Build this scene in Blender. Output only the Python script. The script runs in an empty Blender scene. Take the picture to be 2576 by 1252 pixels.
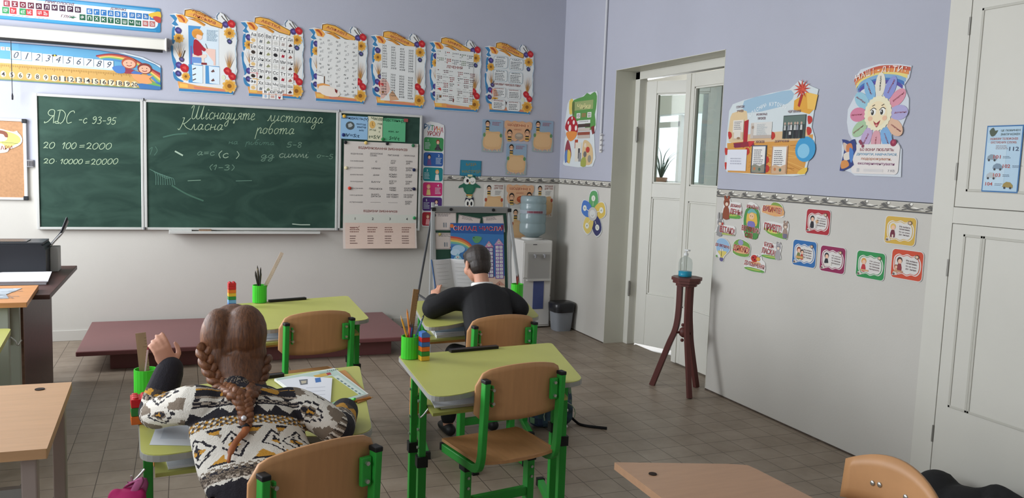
import bpy, bmesh, math, random
import numpy as np
from mathutils import Vector, Matrix
sc = bpy.context.scene
COL = sc.collection
PI = math.pi
V = Vector
# ---------------------------------------------------------------- camera
CAM = V((-3.3476, -7.1261, 1.4974)); YAW, PITCH, ROLL, FPX = 0.3848, -0.1027, 0.0359, 2053.65
def _basis():
    cy, sy = math.cos(YAW), math.sin(YAW); cp, sp = math.cos(PITCH), math.sin(PITCH); cr, sr = math.cos(ROLL), math.sin(ROLL)
    f = V((sy, cy, 0)); r = V((cy, -sy, 0)); u = V((0, 0, 1))
    f2 = cp*f + sp*u; u2 = cp*u - sp*f
    return cr*r + sr*u2, cr*u2 - sr*r, f2
CR, CU, CF = _basis()
cam = bpy.data.cameras.new('camera'); cam.sensor_width = 36; cam.lens = FPX/2576*36; cam.clip_start = .05
co = bpy.data.objects.new('camera', cam); COL.objects.link(co)
m3 = Matrix((CR, CU, -CF)).transposed()
co.matrix_world = Matrix.Translation(CAM) @ m3.to_4x4()
sc.camera = co
# ---------------------------------------------------------------- light
W = bpy.data.worlds.new('overcast_sky'); sc.world = W; W.use_nodes = True
W.node_tree.nodes['Background'].inputs[0].default_value = (.86, .93, 1, 1)
W.node_tree.nodes['Background'].inputs[1].default_value = 2.2
def area(name, loc, size, power, rot, col=(.93, .96, 1)):
    l = bpy.data.lights.new(name, 'AREA'); l.shape = 'RECTANGLE'; l.size, l.size_y = size; l.energy = power; l.color = col
    o = bpy.data.objects.new(name, l); COL.objects.link(o); o.location = loc; o.rotation_euler = rot
    return o
WINDOWS = [(-.7, -2.4), (-3.4, -5.1), (-6.1, -7.8)]      # y spans of the room's daylight windows in the left wall
for (ya, yb), e in zip(WINDOWS, (150, 48, 32)):
    area('window_daylight', (-5.76, (ya+yb)/2, 1.95), (1.9, 1.6), e, (0, -PI/2, 0))
area('corridor_daylight', (2.45, 2.1, 1.77), (.9, 1.2), 110, (0, PI/2, 0))
area('corridor_fill_light', (1.5, .9, 3.3), (.5, 1.2), 45, (0, 0, 0), (1, .97, .92))  # unseen fill light, added to brighten the dark corridor walls
vs = sc.view_settings; sc.display_settings.display_device = 'sRGB'
vs.view_transform = 'Standard'; vs.look = 'None'; vs.exposure = 0.0; vs.gamma = 1.0; vs.use_curve_mapping = False
# ---------------------------------------------------------------- photo pixel -> point on a plane of the room
def ray(x, y): return CF + (x-1288)/FPX*CR + (626-y)/FPX*CU
def onZ(x, y, z): d = ray(x, y); return CAM + d*((z-CAM.z)/d.z)
def onY(x, y, Y=0): d = ray(x, y); return CAM + d*((Y-CAM.y)/d.y)
def onX(x, y, X=0): d = ray(x, y); return CAM + d*((X-CAM.x)/d.x)
# ---------------------------------------------------------------- materials
def lin(h):
    if not isinstance(h, str): return tuple(h)
    c = [int(h[i:i+2], 16)/255 for i in (0, 2, 4)]
    return tuple(x/12.92 if x <= .04045 else ((x+.055)/1.055)**2.4 for x in c)
_M = {}
def mat(col, rough=.6, metal=0, noise=0, nscale=6, bump=0, bscale=60, stretch=None, spec=.35, trans=0, alpha=1):
    key = (col, rough, metal, noise, nscale, bump, bscale, stretch, spec, trans, alpha)
    if key in _M: return _M[key]
    m = bpy.data.materials.new('paint_%s' % (col if isinstance(col, str) else 'mix')); m.use_nodes = True
    nt = m.node_tree; b = nt.nodes['Principled BSDF']; c = lin(col)
    b.inputs['Base Color'].default_value = (*c, 1); b.inputs['Roughness'].default_value = rough
    b.inputs['Metallic'].default_value = metal; b.inputs['Specular IOR Level'].default_value = spec
    if trans: b.inputs['Transmission Weight'].default_value = trans
    if alpha < 1: b.inputs['Alpha'].default_value = alpha
    if noise or bump:
        tc = nt.nodes.new('ShaderNodeTexCoord'); mp = nt.nodes.new('ShaderNodeMapping')
        nt.links.new(tc.outputs['Object'], mp.inputs[0])
        if stretch: mp.inputs['Scale'].default_value = stretch
    if noise:
        n = nt.nodes.new('ShaderNodeTexNoise'); n.inputs['Scale'].default_value = nscale; n.inputs['Detail'].default_value = 5
        nt.links.new(mp.outputs[0], n.inputs['Vector'])
        r = nt.nodes.new('ShaderNodeValToRGB'); r.color_ramp.elements[0].position = .3; r.color_ramp.elements[1].position = .7
        r.color_ramp.elements[0].color = (*[max(0, x*(1-noise)) for x in c], 1); r.color_ramp.elements[1].color = (*[min(1, x*(1+noise)) for x in c], 1)
        nt.links.new(n.outputs['Fac'], r.inputs[0]); nt.links.new(r.outputs[0], b.inputs['Base Color'])
    if bump:
        n2 = nt.nodes.new('ShaderNodeTexNoise'); n2.inputs['Scale'].default_value = bscale; n2.inputs['Detail'].default_value = 3
        nt.links.new(mp.outputs[0], n2.inputs['Vector'])
        bp = nt.nodes.new('ShaderNodeBump'); bp.inputs['Strength'].default_value = bump; bp.inputs['Distance'].default_value = .004
        nt.links.new(n2.outputs['Fac'], bp.inputs['Height']); nt.links.new(bp.outputs[0], b.inputs['Normal'])
    _M[key] = m
    return m
def glassmat(col='ffffff', rough=.02, ior=1.45, thin=True):
    key = ('glass', col, rough, thin)
    if key in _M: return _M[key]
    m = bpy.data.materials.new('glass_pane'); m.use_nodes = True; nt = m.node_tree
    out = nt.nodes['Material Output']; nt.nodes.remove(nt.nodes['Principled BSDF'])
    t = nt.nodes.new('ShaderNodeBsdfTransparent'); t.inputs[0].default_value = (*lin(col), 1)
    g = nt.nodes.new('ShaderNodeBsdfGlossy'); g.inputs['Roughness'].default_value = rough
    mx = nt.nodes.new('ShaderNodeMixShader'); fr = nt.nodes.new('ShaderNodeLayerWeight'); fr.inputs[0].default_value = .045
    nt.links.new(fr.outputs[1], mx.inputs[0]); nt.links.new(t.outputs[0], mx.inputs[1]); nt.links.new(g.outputs[0], mx.inputs[2])
    nt.links.new(mx.outputs[0], out.inputs[0]); _M[key] = m
    return m
# ---------------------------------------------------------------- geometry
def cat(pts, k=6, closed=False):
    """Catmull-Rom through the points"""
    P = [V(p) for p in pts]; n = len(P); out = []
    if n < 3: return P
    for i in range(n if closed else n-1):
        g = (lambda j: P[j % n]) if closed else (lambda j: P[min(max(j, 0), n-1)])
        a, b, c, d = g(i-1), g(i), g(i+1), g(i+2)
        for q in range(k):
            t = q/k
            out.append(.5*((2*b)+(c-a)*t+(2*a-5*b+4*c-d)*t*t+(3*b-a-3*c+d)*t**3))
    if not closed: out.append(P[-1])
    return out
_TXT = {}
def text_mesh(s, bold=0, font_shear=0):
    bold = min(bold, .014)
    k = (s, bold, font_shear)
    if k in _TXT: return _TXT[k]
    c = bpy.data.curves.new('t', 'FONT'); c.body = s; c.size = 1; c.offset = bold; c.shear = font_shear; c.resolution_u = 2; c.space_line = .95
    o = bpy.data.objects.new('t', c); COL.objects.link(o)
    dg = bpy.context.evaluated_depsgraph_get(); me = bpy.data.meshes.new_from_object(o.evaluated_get(dg))
    vs_ = [tuple(v.co) for v in me.vertices]; fs = [tuple(p.vertices) for p in me.polygons]
    bpy.data.objects.remove(o); bpy.data.curves.remove(c); bpy.data.meshes.remove(me)
    _TXT[k] = (vs_, fs)
    return _TXT[k]
class G:
    def __init__(s): s.v = []; s.f = []; s.m = []; s.sm = []; s.mats = []
    def mi(s, m):
        if m not in s.mats: s.mats.append(m)
        return s.mats.index(m)
    def add(s, vs, fs, m, smooth=False, M=None):
        o = len(s.v); k = s.mi(m)
        for p in vs:
            p = V(p); s.v.append(M @ p if M else p)
        for f in fs: s.f.append([i+o for i in f]); s.m.append(k); s.sm.append(smooth)
        return s
    def box(s, a, b, m, M=None):
        x0, y0, z0 = a; x1, y1, z1 = b
        vs = [(x0, y0, z0), (x1, y0, z0), (x1, y1, z0), (x0, y1, z0), (x0, y0, z1), (x1, y0, z1), (x1, y1, z1), (x0, y1, z1)]
        return s.add(vs, [(3, 2, 1, 0), (4, 5, 6, 7), (0, 1, 5, 4), (1, 2, 6, 5), (2, 3, 7, 6), (3, 0, 4, 7)], m, False, M)
    def prism(s, pts, z0, z1, m, M=None, smooth=False):
        n = len(pts); ar = sum(pts[i][0]*pts[(i+1) % n][1]-pts[(i+1) % n][0]*pts[i][1] for i in range(n))
        if ar < 0: pts = pts[::-1]
        vs = [(p[0], p[1], z0) for p in pts]+[(p[0], p[1], z1) for p in pts]
        s.add(vs, [tuple(range(n))[::-1], tuple(range(n, 2*n))], m, False, M)
        return s.add(vs, [(i, (i+1) % n, (i+1) % n+n, i+n) for i in range(n)], m, smooth, M)
    def sweep(s, pts, rad, m, n=10, sect=None, side=None, cap=True, smooth=True):
        """tube along pts; rad float / list of float or (a, b); sect: list of (x, y) for a profile; side: preferred a-axis"""
        P = [V(p) for p in pts]; N = len(P); rings = []; prev = None
        if not isinstance(rad, list): rad = [rad]*N
        sect = sect or [(math.cos(2*PI*i/n), math.sin(2*PI*i/n)) for i in range(n)]
        n = len(sect); vs = []
        for i, p in enumerate(P):
            t = (P[min(i+1, N-1)]-P[max(i-1, 0)])
            t = t.normalized() if t.length > 1e-9 else V((0, 0, 1))
            if side is not None: a = V(side)
            elif prev is not None: a = prev
            else: a = V((1, 0, 0)) if abs(t.x) < .8 else V((0, 1, 0))
            a = a - t*a.dot(t)
            a = a.normalized() if a.length > 1e-6 else t.orthogonal().normalized()
            prev = a; b = t.cross(a)
            ra, rb = rad[i] if isinstance(rad[i], tuple) else (rad[i], rad[i])
            for x, y in sect: vs.append(p+a*(x*ra)+b*(y*rb))
        fs = [(i*n+j, i*n+(j+1) % n, (i+1)*n+(j+1) % n, (i+1)*n+j) for i in range(N-1) for j in range(n)]
        s.add(vs, fs, m, smooth)
        if cap: s.add(vs[:n]+vs[-n:], [tuple(range(n))[::-1], tuple(range(n, 2*n))], m, False)
        return s
    def cyl(s, a, b, r, m, r1=None, n=16): return s.sweep([a, b], [r, r if r1 is None else r1], m, n)
    def bar(s, pts, w, h, m, side=None):
        return s.sweep(pts, 1.0, m, sect=[(-w/2, -h/2), (w/2, -h/2), (w/2, h/2), (-w/2, h/2)], side=side, smooth=False)
    def lathe(s, prof, m, n=24, c=(0, 0, 0), M=None, smooth=True):
        vs = []; N = len(prof)
        for r, z in prof:
            for j in range(n): vs.append((c[0]+r*math.cos(2*PI*j/n), c[1]+r*math.sin(2*PI*j/n), c[2]+z))
        fs = [(i*n+j, i*n+(j+1) % n, (i+1)*n+(j+1) % n, (i+1)*n+j) for i in range(N-1) for j in range(n)]
        return s.add(vs, fs, m, smooth, M)
    def ell(s, c, r, m, M=None, n=16, k=10, R=None):
        c = V(c); r = (r, r, r) if not isinstance(r, tuple) else r
        vs = []
        for i in range(k+1):
            th = PI*i/k
            for j in range(n):
                q = V((r[0]*math.sin(th)*math.cos(2*PI*j/n), r[1]*math.sin(th)*math.sin(2*PI*j/n), -r[2]*math.cos(th)))
                vs.append(c+(R @ q if R else q))
        fs = [(i*n+j, i*n+(j+1) % n, (i+1)*n+(j+1) % n, (i+1)*n+j) for i in range(k) for j in range(n)]
        return s.add(vs, fs, m, True, M)
    def text(s, t, c, w, h, m, M, rot=0, bold=0, shear=0, z=0):
        vs, fs = text_mesh(t, bold, shear)
        if not vs: return s
        x0 = min(v[0] for v in vs); x1 = max(v[0] for v in vs); y0 = min(v[1] for v in vs); y1 = max(v[1] for v in vs)
        sx = w/(x1-x0) if w else h/(y1-y0); sy = h/(y1-y0) if h else sx
        cr, sr = math.cos(rot), math.sin(rot); out = []
        for x, y, _ in vs:
            X = (x-(x0+x1)/2)*sx; Y = (y-(y0+y1)/2)*sy
            out.append((c[0]+X*cr-Y*sr, c[1]+X*sr+Y*cr, z))
        return s.add(out, fs, m, False, M)
    def obj(s, name, parent=None, loc=None, bev=0, seg=2, local=False):
        """loc None + top level: origin at the foot of its box. parent: the parent's place is taken off the vertices unless local"""
        vs = s.v
        if parent is None and not local:
            if loc is None:
                xs = [v.x for v in vs]; ys = [v.y for v in vs]; zs = [v.z for v in vs]
                loc = V(((min(xs)+max(xs))/2, (min(ys)+max(ys))/2, min(zs)))
            off = V(loc)
        elif parent is not None and not local: off = V(parent.get('_org', (0, 0, 0)))
        else: off = V((0, 0, 0))
        me = bpy.data.meshes.new(name)
        me.from_pydata([tuple(v-off) for v in vs], [], s.f); 
        for m in s.mats: me.materials.append(m)
        me.polygons.foreach_set('material_index', s.m); me.polygons.foreach_set('use_smooth', s.sm)
        me.validate(); me.update()
        o = bpy.data.objects.new(name, me); COL.objects.link(o)
        if parent is None and not local: o.location = off; o['_org'] = tuple(off)
        if parent is not None:
            o.parent = parent
            if not local: o['_org'] = tuple(off)
        if bev:
            b = o.modifiers.new('bevel', 'BEVEL'); b.width = bev; b.segments = seg; b.limit_method = 'ANGLE'; b.angle_limit = .6
        return o
def tag(o, label, cat_, group=None):
    o['label'] = label; o['category'] = cat_
    if group: o['group'] = group
    return o
def thing(name, label, cat_, loc=(0, 0, 0), rotz=0, group=None):
    o = bpy.data.objects.new(name, None); COL.objects.link(o); o.empty_display_size = .1
    o.location = loc; o.rotation_euler = (0, 0, rotz); o['_org'] = tuple(loc)
    return tag(o, label, cat_, group)
def struct(o): o['kind'] = 'structure'; return o
# ---- planes for printed things: local x right, y up, z out of the wall
def MB(x, z, y=0): return Matrix(((1, 0, 0, x), (0, 0, -1, y), (0, 1, 0, z), (0, 0, 0, 1)))
def MR(y, z, x=0): return Matrix(((0, 0, -1, x), (-1, 0, 0, y), (0, 1, 0, z), (0, 0, 0, 1)))
def wl(t): return mat(t, .55) if isinstance(t, str) else t
class Pr(G):
    """flat printed sheet: coordinates (u right, v down) in 0..100 of a rectangle w x h placed by matrix M (origin top left)"""
    T = .0004
    def __init__(s, M, w, h, base=0): super().__init__(); s.M = M; s.w = w; s.h = h; s.base = base; s.cnt = {}
    def p(s, u, v): return (u/100*s.w, -v/100*s.h)
    def z(s, l):
        k = s.cnt[l] = s.cnt.get(l, -1)+1      # later ink on the same layer lies a hair above earlier ink
        return s.base+l*s.T+(k % 90)*4e-6
    def poly(s, pts, col, l=1, smooth=0):
        q = [s.p(*a[:2]) for a in pts]
        if smooth: q = [(a.x, a.y) for a in cat([(x, y, 0) for x, y in q], smooth, True)]
        n = len(q); ar = sum(q[i][0]*q[(i+1) % n][1]-q[(i+1) % n][0]*q[i][1] for i in range(n)); zz = s.z(l)
        if ar < 0: q = q[::-1]
        return s.add([(x, y, zz) for x, y in q], [tuple(range(n))], wl(col), False, s.M)
    def slab(s, pts, col, t=.003, smooth=0):
        q = [s.p(*a[:2]) for a in pts]
        if smooth: q = [(a.x, a.y) for a in cat([(x, y, 0) for x, y in q], smooth, True)]
        s.prism(q, s.base-t+.0001, s.base, wl(col), s.M); return s
    def rect(s, u0, v0, u1, v1, col, l=1, r=0): return s.poly(s.rr(u0, v0, u1, v1, r), col, l)
    def rr(s, u0, v0, u1, v1, r=0):
        if not r: return [(u0, v0), (u1, v0), (u1, v1), (u0, v1)]
        ru = r; rv = r*s.w/s.h; out = []
        for cu, cv, a0 in ((u1-ru, v0+rv, -90), (u1-ru, v1-rv, 0), (u0+ru, v1-rv, 90), (u0+ru, v0+rv, 180)):
            for k in range(5): a = math.radians(a0+k*22.5); out.append((cu+ru*math.cos(a), cv+rv*math.sin(a)))
        return out
    def el(s, u, v, ru, rv, col, l=1, rot=0, n=18):
        cr, sr = math.cos(rot), math.sin(rot); pts = []
        for i in range(n):
            a = 2*PI*i/n; x = ru*s.w*math.cos(a); y = rv*s.h*math.sin(a)
            pts.append((u+(x*cr-y*sr)/s.w, v+(x*sr+y*cr)/s.h))
        return s.poly(pts, col, l)
    def line(s, pts, wd, col, l=1, smooth=0):
        """wd in metres"""
        q = [V((*s.p(*a), 0)) for a in pts]
        if smooth and len(q) > 2: q = cat(q, smooth)
        vs = []; N = len(q); zz = s.z(l)
        for i in range(N):
            t = q[min(i+1, N-1)]-q[max(i-1, 0)]
            if t.length < 1e-9: t = V((1, 0, 0))
            t.normalize(); nrm = V((-t.y, t.x, 0))*wd/2
            vs += [q[i]+nrm+V((0, 0, zz)), q[i]-nrm+V((0, 0, zz))]
        return s.add(vs, [(2*i, 2*i+1, 2*i+3, 2*i+2) for i in range(N-1)], wl(col), False, s.M)
    def txt(s, t, u, v, w=None, h=None, col='333333', l=2, rot=0, bold=.0, shear=0):
        x, y = s.p(u, v)
        return s.text(t, (x, y), w/100*s.w if w else None, h/100*s.h if h else None, wl(col), s.M, rot, bold, shear, s.z(l))
    def lines(s, u, v, w, n, dv, col='777777', l=2, seed=0, th=.25, ragged=.3):
        """rows of running small print too fine to read"""
        rg = random.Random(seed)
        for i in range(n):
            a = u; e = u+w*(1-ragged*rg.random())
            while a < e:
                b = min(e, a+w*(.08+.16*rg.random()))
                s.rect(a, v+i*dv, b, v+i*dv+dv*th*1.6, col, l); a = b+w*.03
def backquad(TL, TR, BL, BR, Y=0):
    a, b, c, d = [onY(*q, Y) for q in (TL, TR, BL, BR)]
    return (a.x+c.x)/2, (b.x+d.x)/2, (a.z+b.z)/2, (c.z+d.z)/2     # x0 x1 ztop zbot
def rightquad(TL, TR, BL, BR, X=0):
    a, b, c, d = [onX(*q, X) for q in (TL, TR, BL, BR)]
    return (a.y+c.y)/2, (b.y+d.y)/2, (a.z+b.z)/2, (c.z+d.z)/2
def backpr(TL, TR, BL, BR, off=.004):
    x0, x1, z1, z0 = backquad(TL, TR, BL, BR, -off); return Pr(MB(x0, z1, -off), x1-x0, z1-z0)
def rightpr(TL, TR, BL, BR, off=.004):
    y0, y1, z1, z0 = rightquad(TL, TR, BL, BR, -off); return Pr(MR(y0, z1, -off), y0-y1, z1-z0)
def bb(x0, y0, x1, y1): return (x0, y0), (x1, y0), (x0, y1), (x1, y1)
# ================================================================ the room
LAV = mat('adafbc', .75, noise=.035, nscale=1.3, bump=.12, bscale=90)
LOW = mat('c4c1ba', .7, noise=.03, nscale=1.6, bump=.12, bscale=80)
CREAM = mat('cbcabd', .5, noise=.03, nscale=3, bump=.1, bscale=25)
CEIL = mat('d8d8d4', .8, noise=.02, nscale=2)
YE = 3.4; ZT = 1.387; TH = .054; H = 3.45; XL = -5.8; YF = -9.6
def floor_mat():
    m = bpy.data.materials.new('floor_tiles'); m.use_nodes = True; nt = m.node_tree; b = nt.nodes['Principled BSDF']
    tc = nt.nodes.new('ShaderNodeTexCoord'); mp = nt.nodes.new('ShaderNodeMapping'); nt.links.new(tc.outputs['Object'], mp.inputs[0])
    mp.inputs['Rotation'].default_value = (0, 0, 0); mp.inputs['Location'].default_value = (.048, .099, 0)
    br = nt.nodes.new('ShaderNodeTexBrick'); nt.links.new(mp.outputs[0], br.inputs['Vector'])
    br.offset = 0; br.squash = 1; br.inputs['Scale'].default_value = 1
    br.inputs['Brick Width'].default_value = .153; br.inputs['Row Height'].default_value = .153
    br.inputs['Mortar Size'].default_value = .002; br.inputs['Mortar Smooth'].default_value = .3; br.inputs['Bias'].default_value = 0
    br.inputs['Color1'].default_value = (*lin('9c8f80'), 1); br.inputs['Color2'].default_value = (*lin('958879'), 1); br.inputs['Mortar'].default_value = (*lin('54493f'), 1)
    n = nt.nodes.new('ShaderNodeTexNoise'); n.inputs['Scale'].default_value = 3.5; n.inputs['Detail'].default_value = 8; n.inputs['Roughness'].default_value = .65
    nt.links.new(tc.outputs['Object'], n.inputs['Vector'])
    r = nt.nodes.new('ShaderNodeValToRGB'); r.color_ramp.elements[0].position = .3; r.color_ramp.elements[1].position = .75
    r.color_ramp.elements[0].color = (.66, .62, .58, 1); r.color_ramp.elements[1].color = (1.05, 1.05, 1.05, 1)
    nt.links.new(n.outputs['Fac'], r.inputs[0])
    mx = nt.nodes.new('ShaderNodeMix'); mx.data_type = 'RGBA'; mx.blend_type = 'MULTIPLY'; mx.inputs[0].default_value = 1
    nt.links.new(br.outputs['Color'], mx.inputs[6]); nt.links.new(r.outputs[0], mx.inputs[7]); nt.links.new(mx.outputs[2], b.inputs['Base Color'])
    b.inputs['Roughness'].default_value = .42; b.inputs['Specular IOR Level'].default_value = .3
    bp = nt.nodes.new('ShaderNodeBump'); bp.inputs['Strength'].default_value = .4; bp.inputs['Distance'].default_value = .003; bp.invert = True
    nt.links.new(br.outputs['Fac'], bp.inputs['Height']); nt.links.new(bp.outputs[0], b.inputs['Normal'])
    return m
g = G(); g.box((XL-.3, YF-.2, -.12), (.26, .2, 0), floor_mat()); struct(g.obj('floor', loc=(0, 0, 0)))
g = G(); g.box((.26, -4.2, -.14), (2.9, YE, -.02), mat('9a9284', .45, noise=.1)); struct(g.obj('floor_corridor'))
g = G(); g.box((XL-.3, YF-.2, H), (2.9, 3.6, H+.12), CEIL); struct(g.obj('ceiling'))
g = G(); g.box((XL-.3, 0, 0), (0, .2, ZT-TH/2), LOW); g.box((XL-.3, 0, ZT-TH/2), (0, .2, H), LAV); struct(g.obj('wall_back'))
DY0, DY1, DZ = -1.03, -2.515, 2.31
g = G()
for ya, yb in ((.2, DY0), (DY1, YF-.2)):
    g.box((0, yb, 0), (.2, ya, ZT-TH/2), LOW); g.box((0, yb, ZT-TH/2), (.2, ya, H), LAV)
g.box((0, DY1, DZ), (.2, DY0, H), LAV)
# painted reveal lining of the doorway
g.box((-.001, DY0-.004, 0), (.2, DY0, DZ), CREAM); g.box((-.001, DY1, 0), (.2, DY1+.004, DZ), CREAM); g.box((-.001, DY1, DZ-.004), (.2, DY0, DZ), CREAM)
struct(g.obj('wall_right'))
g = G(); g.box((XL-.3, YF-.2, 0), (.0, YF, H), LOW); struct(g.obj('wall_front'))
g = G()
ys = [0.2]+[y for w in WINDOWS for y in w]+[YF-.2]
for i in range(0, len(ys), 2): g.box((XL-.3, ys[i+1], 0), (XL, ys[i], H), LAV)
for ya, yb in WINDOWS: g.box((XL-.3, yb, 0), (XL, ya, .95), LOW); g.box((XL-.3, yb, 2.95), (XL, ya, H), LAV)
struct(g.obj('wall_left'))
for k, (ya, yb) in enumerate(WINDOWS):
    g = G(); fm = mat('e4e4e0', .4)
    for a, b in (((ya), (ya-.07)), ((yb+.07), yb), ((ya+yb)/2+.03, (ya+yb)/2-.03)): g.box((XL-.2, b, .95), (XL-.14, a, 2.95), fm)
    for z in (.95, 2.3, 2.88): g.box((XL-.2, yb, z), (XL-.14, ya, z+.07), fm)
    g.box((XL-.2, yb-.05, .91), (XL+.12, ya+.05, .95), fm); struct(g.obj('window_%d' % (k+2)))
# corridor beyond the door, with its bright window
cw = mat('b5b4ae', .8, noise=.04, nscale=2); YE = 3.4
g = G()
w0, w1, wz0, wz1 = 2.75, 1.47, 1.3, 2.235
g.box((2.6, w1, 0), (2.8, YE, wz0), cw); g.box((2.6, w1, wz1), (2.8, YE, H), cw); g.box((2.6, w0, wz0), (2.8, YE, wz1), cw); g.box((2.6, -4.2, 0), (2.8, w1, H), cw)
struct(g.obj('wall_corridor'))
g = G(); g.box((.0, YE, 0), (2.9, YE+.2, H), cw); struct(g.obj('wall_corridor_end'))
g = G(); g.box((.2, -4.2, 0), (2.9, -4.0, H), cw); struct(g.obj('wall_corridor_far'))
g = G(); g.box((0, .2, 0), (.2, YE, H), cw); struct(g.obj('wall_corridor_inner'))
g = G(); fm = mat('a9a9a5', .5)
for a, b in ((w0, w0-.06), (w1+.03, w1), (2.02, 1.96)): g.box((2.62, b, wz0), (2.68, a, wz1-.02), fm)
g.box((2.62, 1.98, wz1-.17), (2.68, w0, wz1-.1), fm)
g.box((2.62, w1, wz0), (2.68, w0, wz0+.06), fm)
g.box((2.5, w1-.05, wz0-.04), (2.68, w0+.05, wz0), fm)
struct(g.obj('window_1'))
g = G(); q0, q1 = onX(1789, 456, 2.56), onX(1757, 456, 2.56); g.box((2.56, q0.y, 1.1), (2.599, q1.y, onX(1785, 235, 2.56).z), mat('3c3735', .8, noise=.1)); tag(g.obj('corridor_notice_board', bev=.004), 'dark grey-brown board on the corridor wall seen through the right door glass', 'board')
# open casement sash standing into the corridor
# ---- border strip under the lavender paint
def border(name, M, length, pitch, ph=0):
    pr = Pr(M, length, TH); pr.slab([(0, 0), (100, 0), (100, 100), (0, 100)], 'b9b5ab', .002)
    pr.rect(0, 0, 100, 9, '3f4046', 1); pr.rect(0, 91, 100, 100, '4b4a4c', 1); pr.rect(0, 9, 100, 15, 'cfccc2', 1); pr.rect(0, 84, 100, 91, '8b8678', 1)
    x = -pitch*ph
    while x < length:
        def q(a): return [((x+px*pitch)/length*100, py) for px, py in a]
        def cl(a): return [(min(max(u, 0), 100), min(max(v, 3), 97)) for u, v in a]
        pr.poly(cl(q([(.02, 62), (.2, 34), (.33, 20), (.36, 40), (.5, 62), (.72, 66), (.9, 78), (.6, 84), (.3, 76)])), '86837a', 2)
        pr.poly(cl(q([(.1, 40), (.24, 26), (.34, 44), (.46, 66), (.28, 66)])), '5e5c5a', 3)
        pr.poly(cl(q([(.42, 58), (.6, 48), (.86, 62), (1.0, 72), (.8, 72), (.6, 64)])), 'e0ddd4', 3)
        c = q([(.42, 30)])[0]
        if 1 < c[0] < 99:
            pr.el(c[0], c[1], pitch*.085/length*100, 17, '6c6965', 4); pr.el(c[0]+.005/length*100, c[1]-4, pitch*.06/length*100, 12, 'e4e2da', 5)
        pr.line(cl(q([(.05, 82), (.3, 70), (.55, 76), (.95, 58)])), .004, '4a4948', 4)
        x += pitch
    return struct(pr.obj(name))
border('trim_1', MB(-1.9, ZT, -.003), 1.9, .128)
border('trim_2', MR(-.003, ZT, -.003), -DY0-.003, .145, .3)
border('trim_3', MR(DY1, ZT, -.003), 4.252+DY1, .142, .2)
# baseboard tiles along the back wall
g = G(); bm_ = mat('c2bfb8', .35); x = -5.8
while x < -.6:
    g.box((x+.003, -.012, 0), (min(x+.297, -.6), 0, .085), bm_); x += .3
struct(g.obj('baseboard_back', bev=.003))
g = G(); g.box((-.004, -4.25, 0), (0, DY1, .009), mat('4f453c', .9, noise=.3, nscale=30)); g.box((-.004, DY0, 0), (0, 0, .007), mat('4f453c', .9, noise=.3, nscale=30)); struct(g.obj('dirt_line_right'))  # thin dark strips added for the dirt line where right wall meets floor
# ---- double door: frame in the reveal, left leaf swung out into the corridor, right leaf shut
DW = mat('d3d2c9', .38, noise=.02, nscale=4, bump=.08, bscale=18)
g = G()
g.box((.185, DY0-.075, 0), (.262, DY0-.004, DZ-.004), DW); g.box((.185, DY1+.004, 0), (.262, DY1+.05, DZ-.004), DW); g.box((.185, DY1+.004, DZ-.07), (.262, DY0-.004, DZ-.004), DW)
struct(g.obj('door_frame', bev=.004))
def leaf(name, M, w, zt):
    """leaf from hinge x=0 to x=w, thickness centred on y=0, placed by matrix M"""
    g = G(); sw = .1; t = .022
    def bx(x0, x1, z0, z1, tt=t): g.box((x0, -tt, z0), (x1, tt, z1), DW, M)
    bx(0, sw, .012, zt); bx(w-sw, w, .012, zt); bx(sw, w-sw, zt-.1, zt); bx(sw, w-sw, 1.27, 1.385); bx(sw, w-sw, .012, .45)
    bx(sw, w-sw, .45, 1.27, .008)
    for x0, x1, z0, z1 in ((sw, sw+.014, .45, 1.27), (w-sw-.014, w-sw, .45, 1.27), (sw, w-sw, 1.256, 1.27), (sw, w-sw, .45, .464),
                           (sw, sw+.014, 1.385, zt-.1), (w-sw-.014, w-sw, 1.385, zt-.1), (sw, w-sw, zt-.114, zt-.1), (sw, w-sw, 1.385, 1.399)): bx(x0, x1, z0, z1, .017)
    o = struct(g.obj(name, bev=.003))
    g = G(); g.box((sw+.01, -.002, 1.39), (w-sw-.01, .002, zt-.105), glassmat('e8eeec'), M); p = g.obj('pane', o); 
    return o
yl = DY0-.085
ML = Matrix.Translation((.262, yl, 0)) @ Matrix.Rotation(math.radians(-64), 4, 'Z')
d1 = leaf('door_1', ML, .69, 2.225)
MRt = Matrix.Translation((.225, DY1+.055, 0)) @ Matrix.Rotation(math.radians(90), 4, 'Z')
d2 = leaf('door_2', MRt, .685, 2.225)
g = G(); g.box((.196, -1.835, .012), (.206, -1.775, 2.225), DW); g.obj('cover_strip', d2)
hm = mat('8c8a84', .4, .6)
for z in (.42, 1.72): g = G(); g.cyl((.178, DY0-.08, z), (.178, DY0-.08, z+.13), .008, hm); g.box((.179, DY0-.095, z+.01), (.186, DY0-.06, z+.12), hm); g.obj('hinge', d1)
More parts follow.
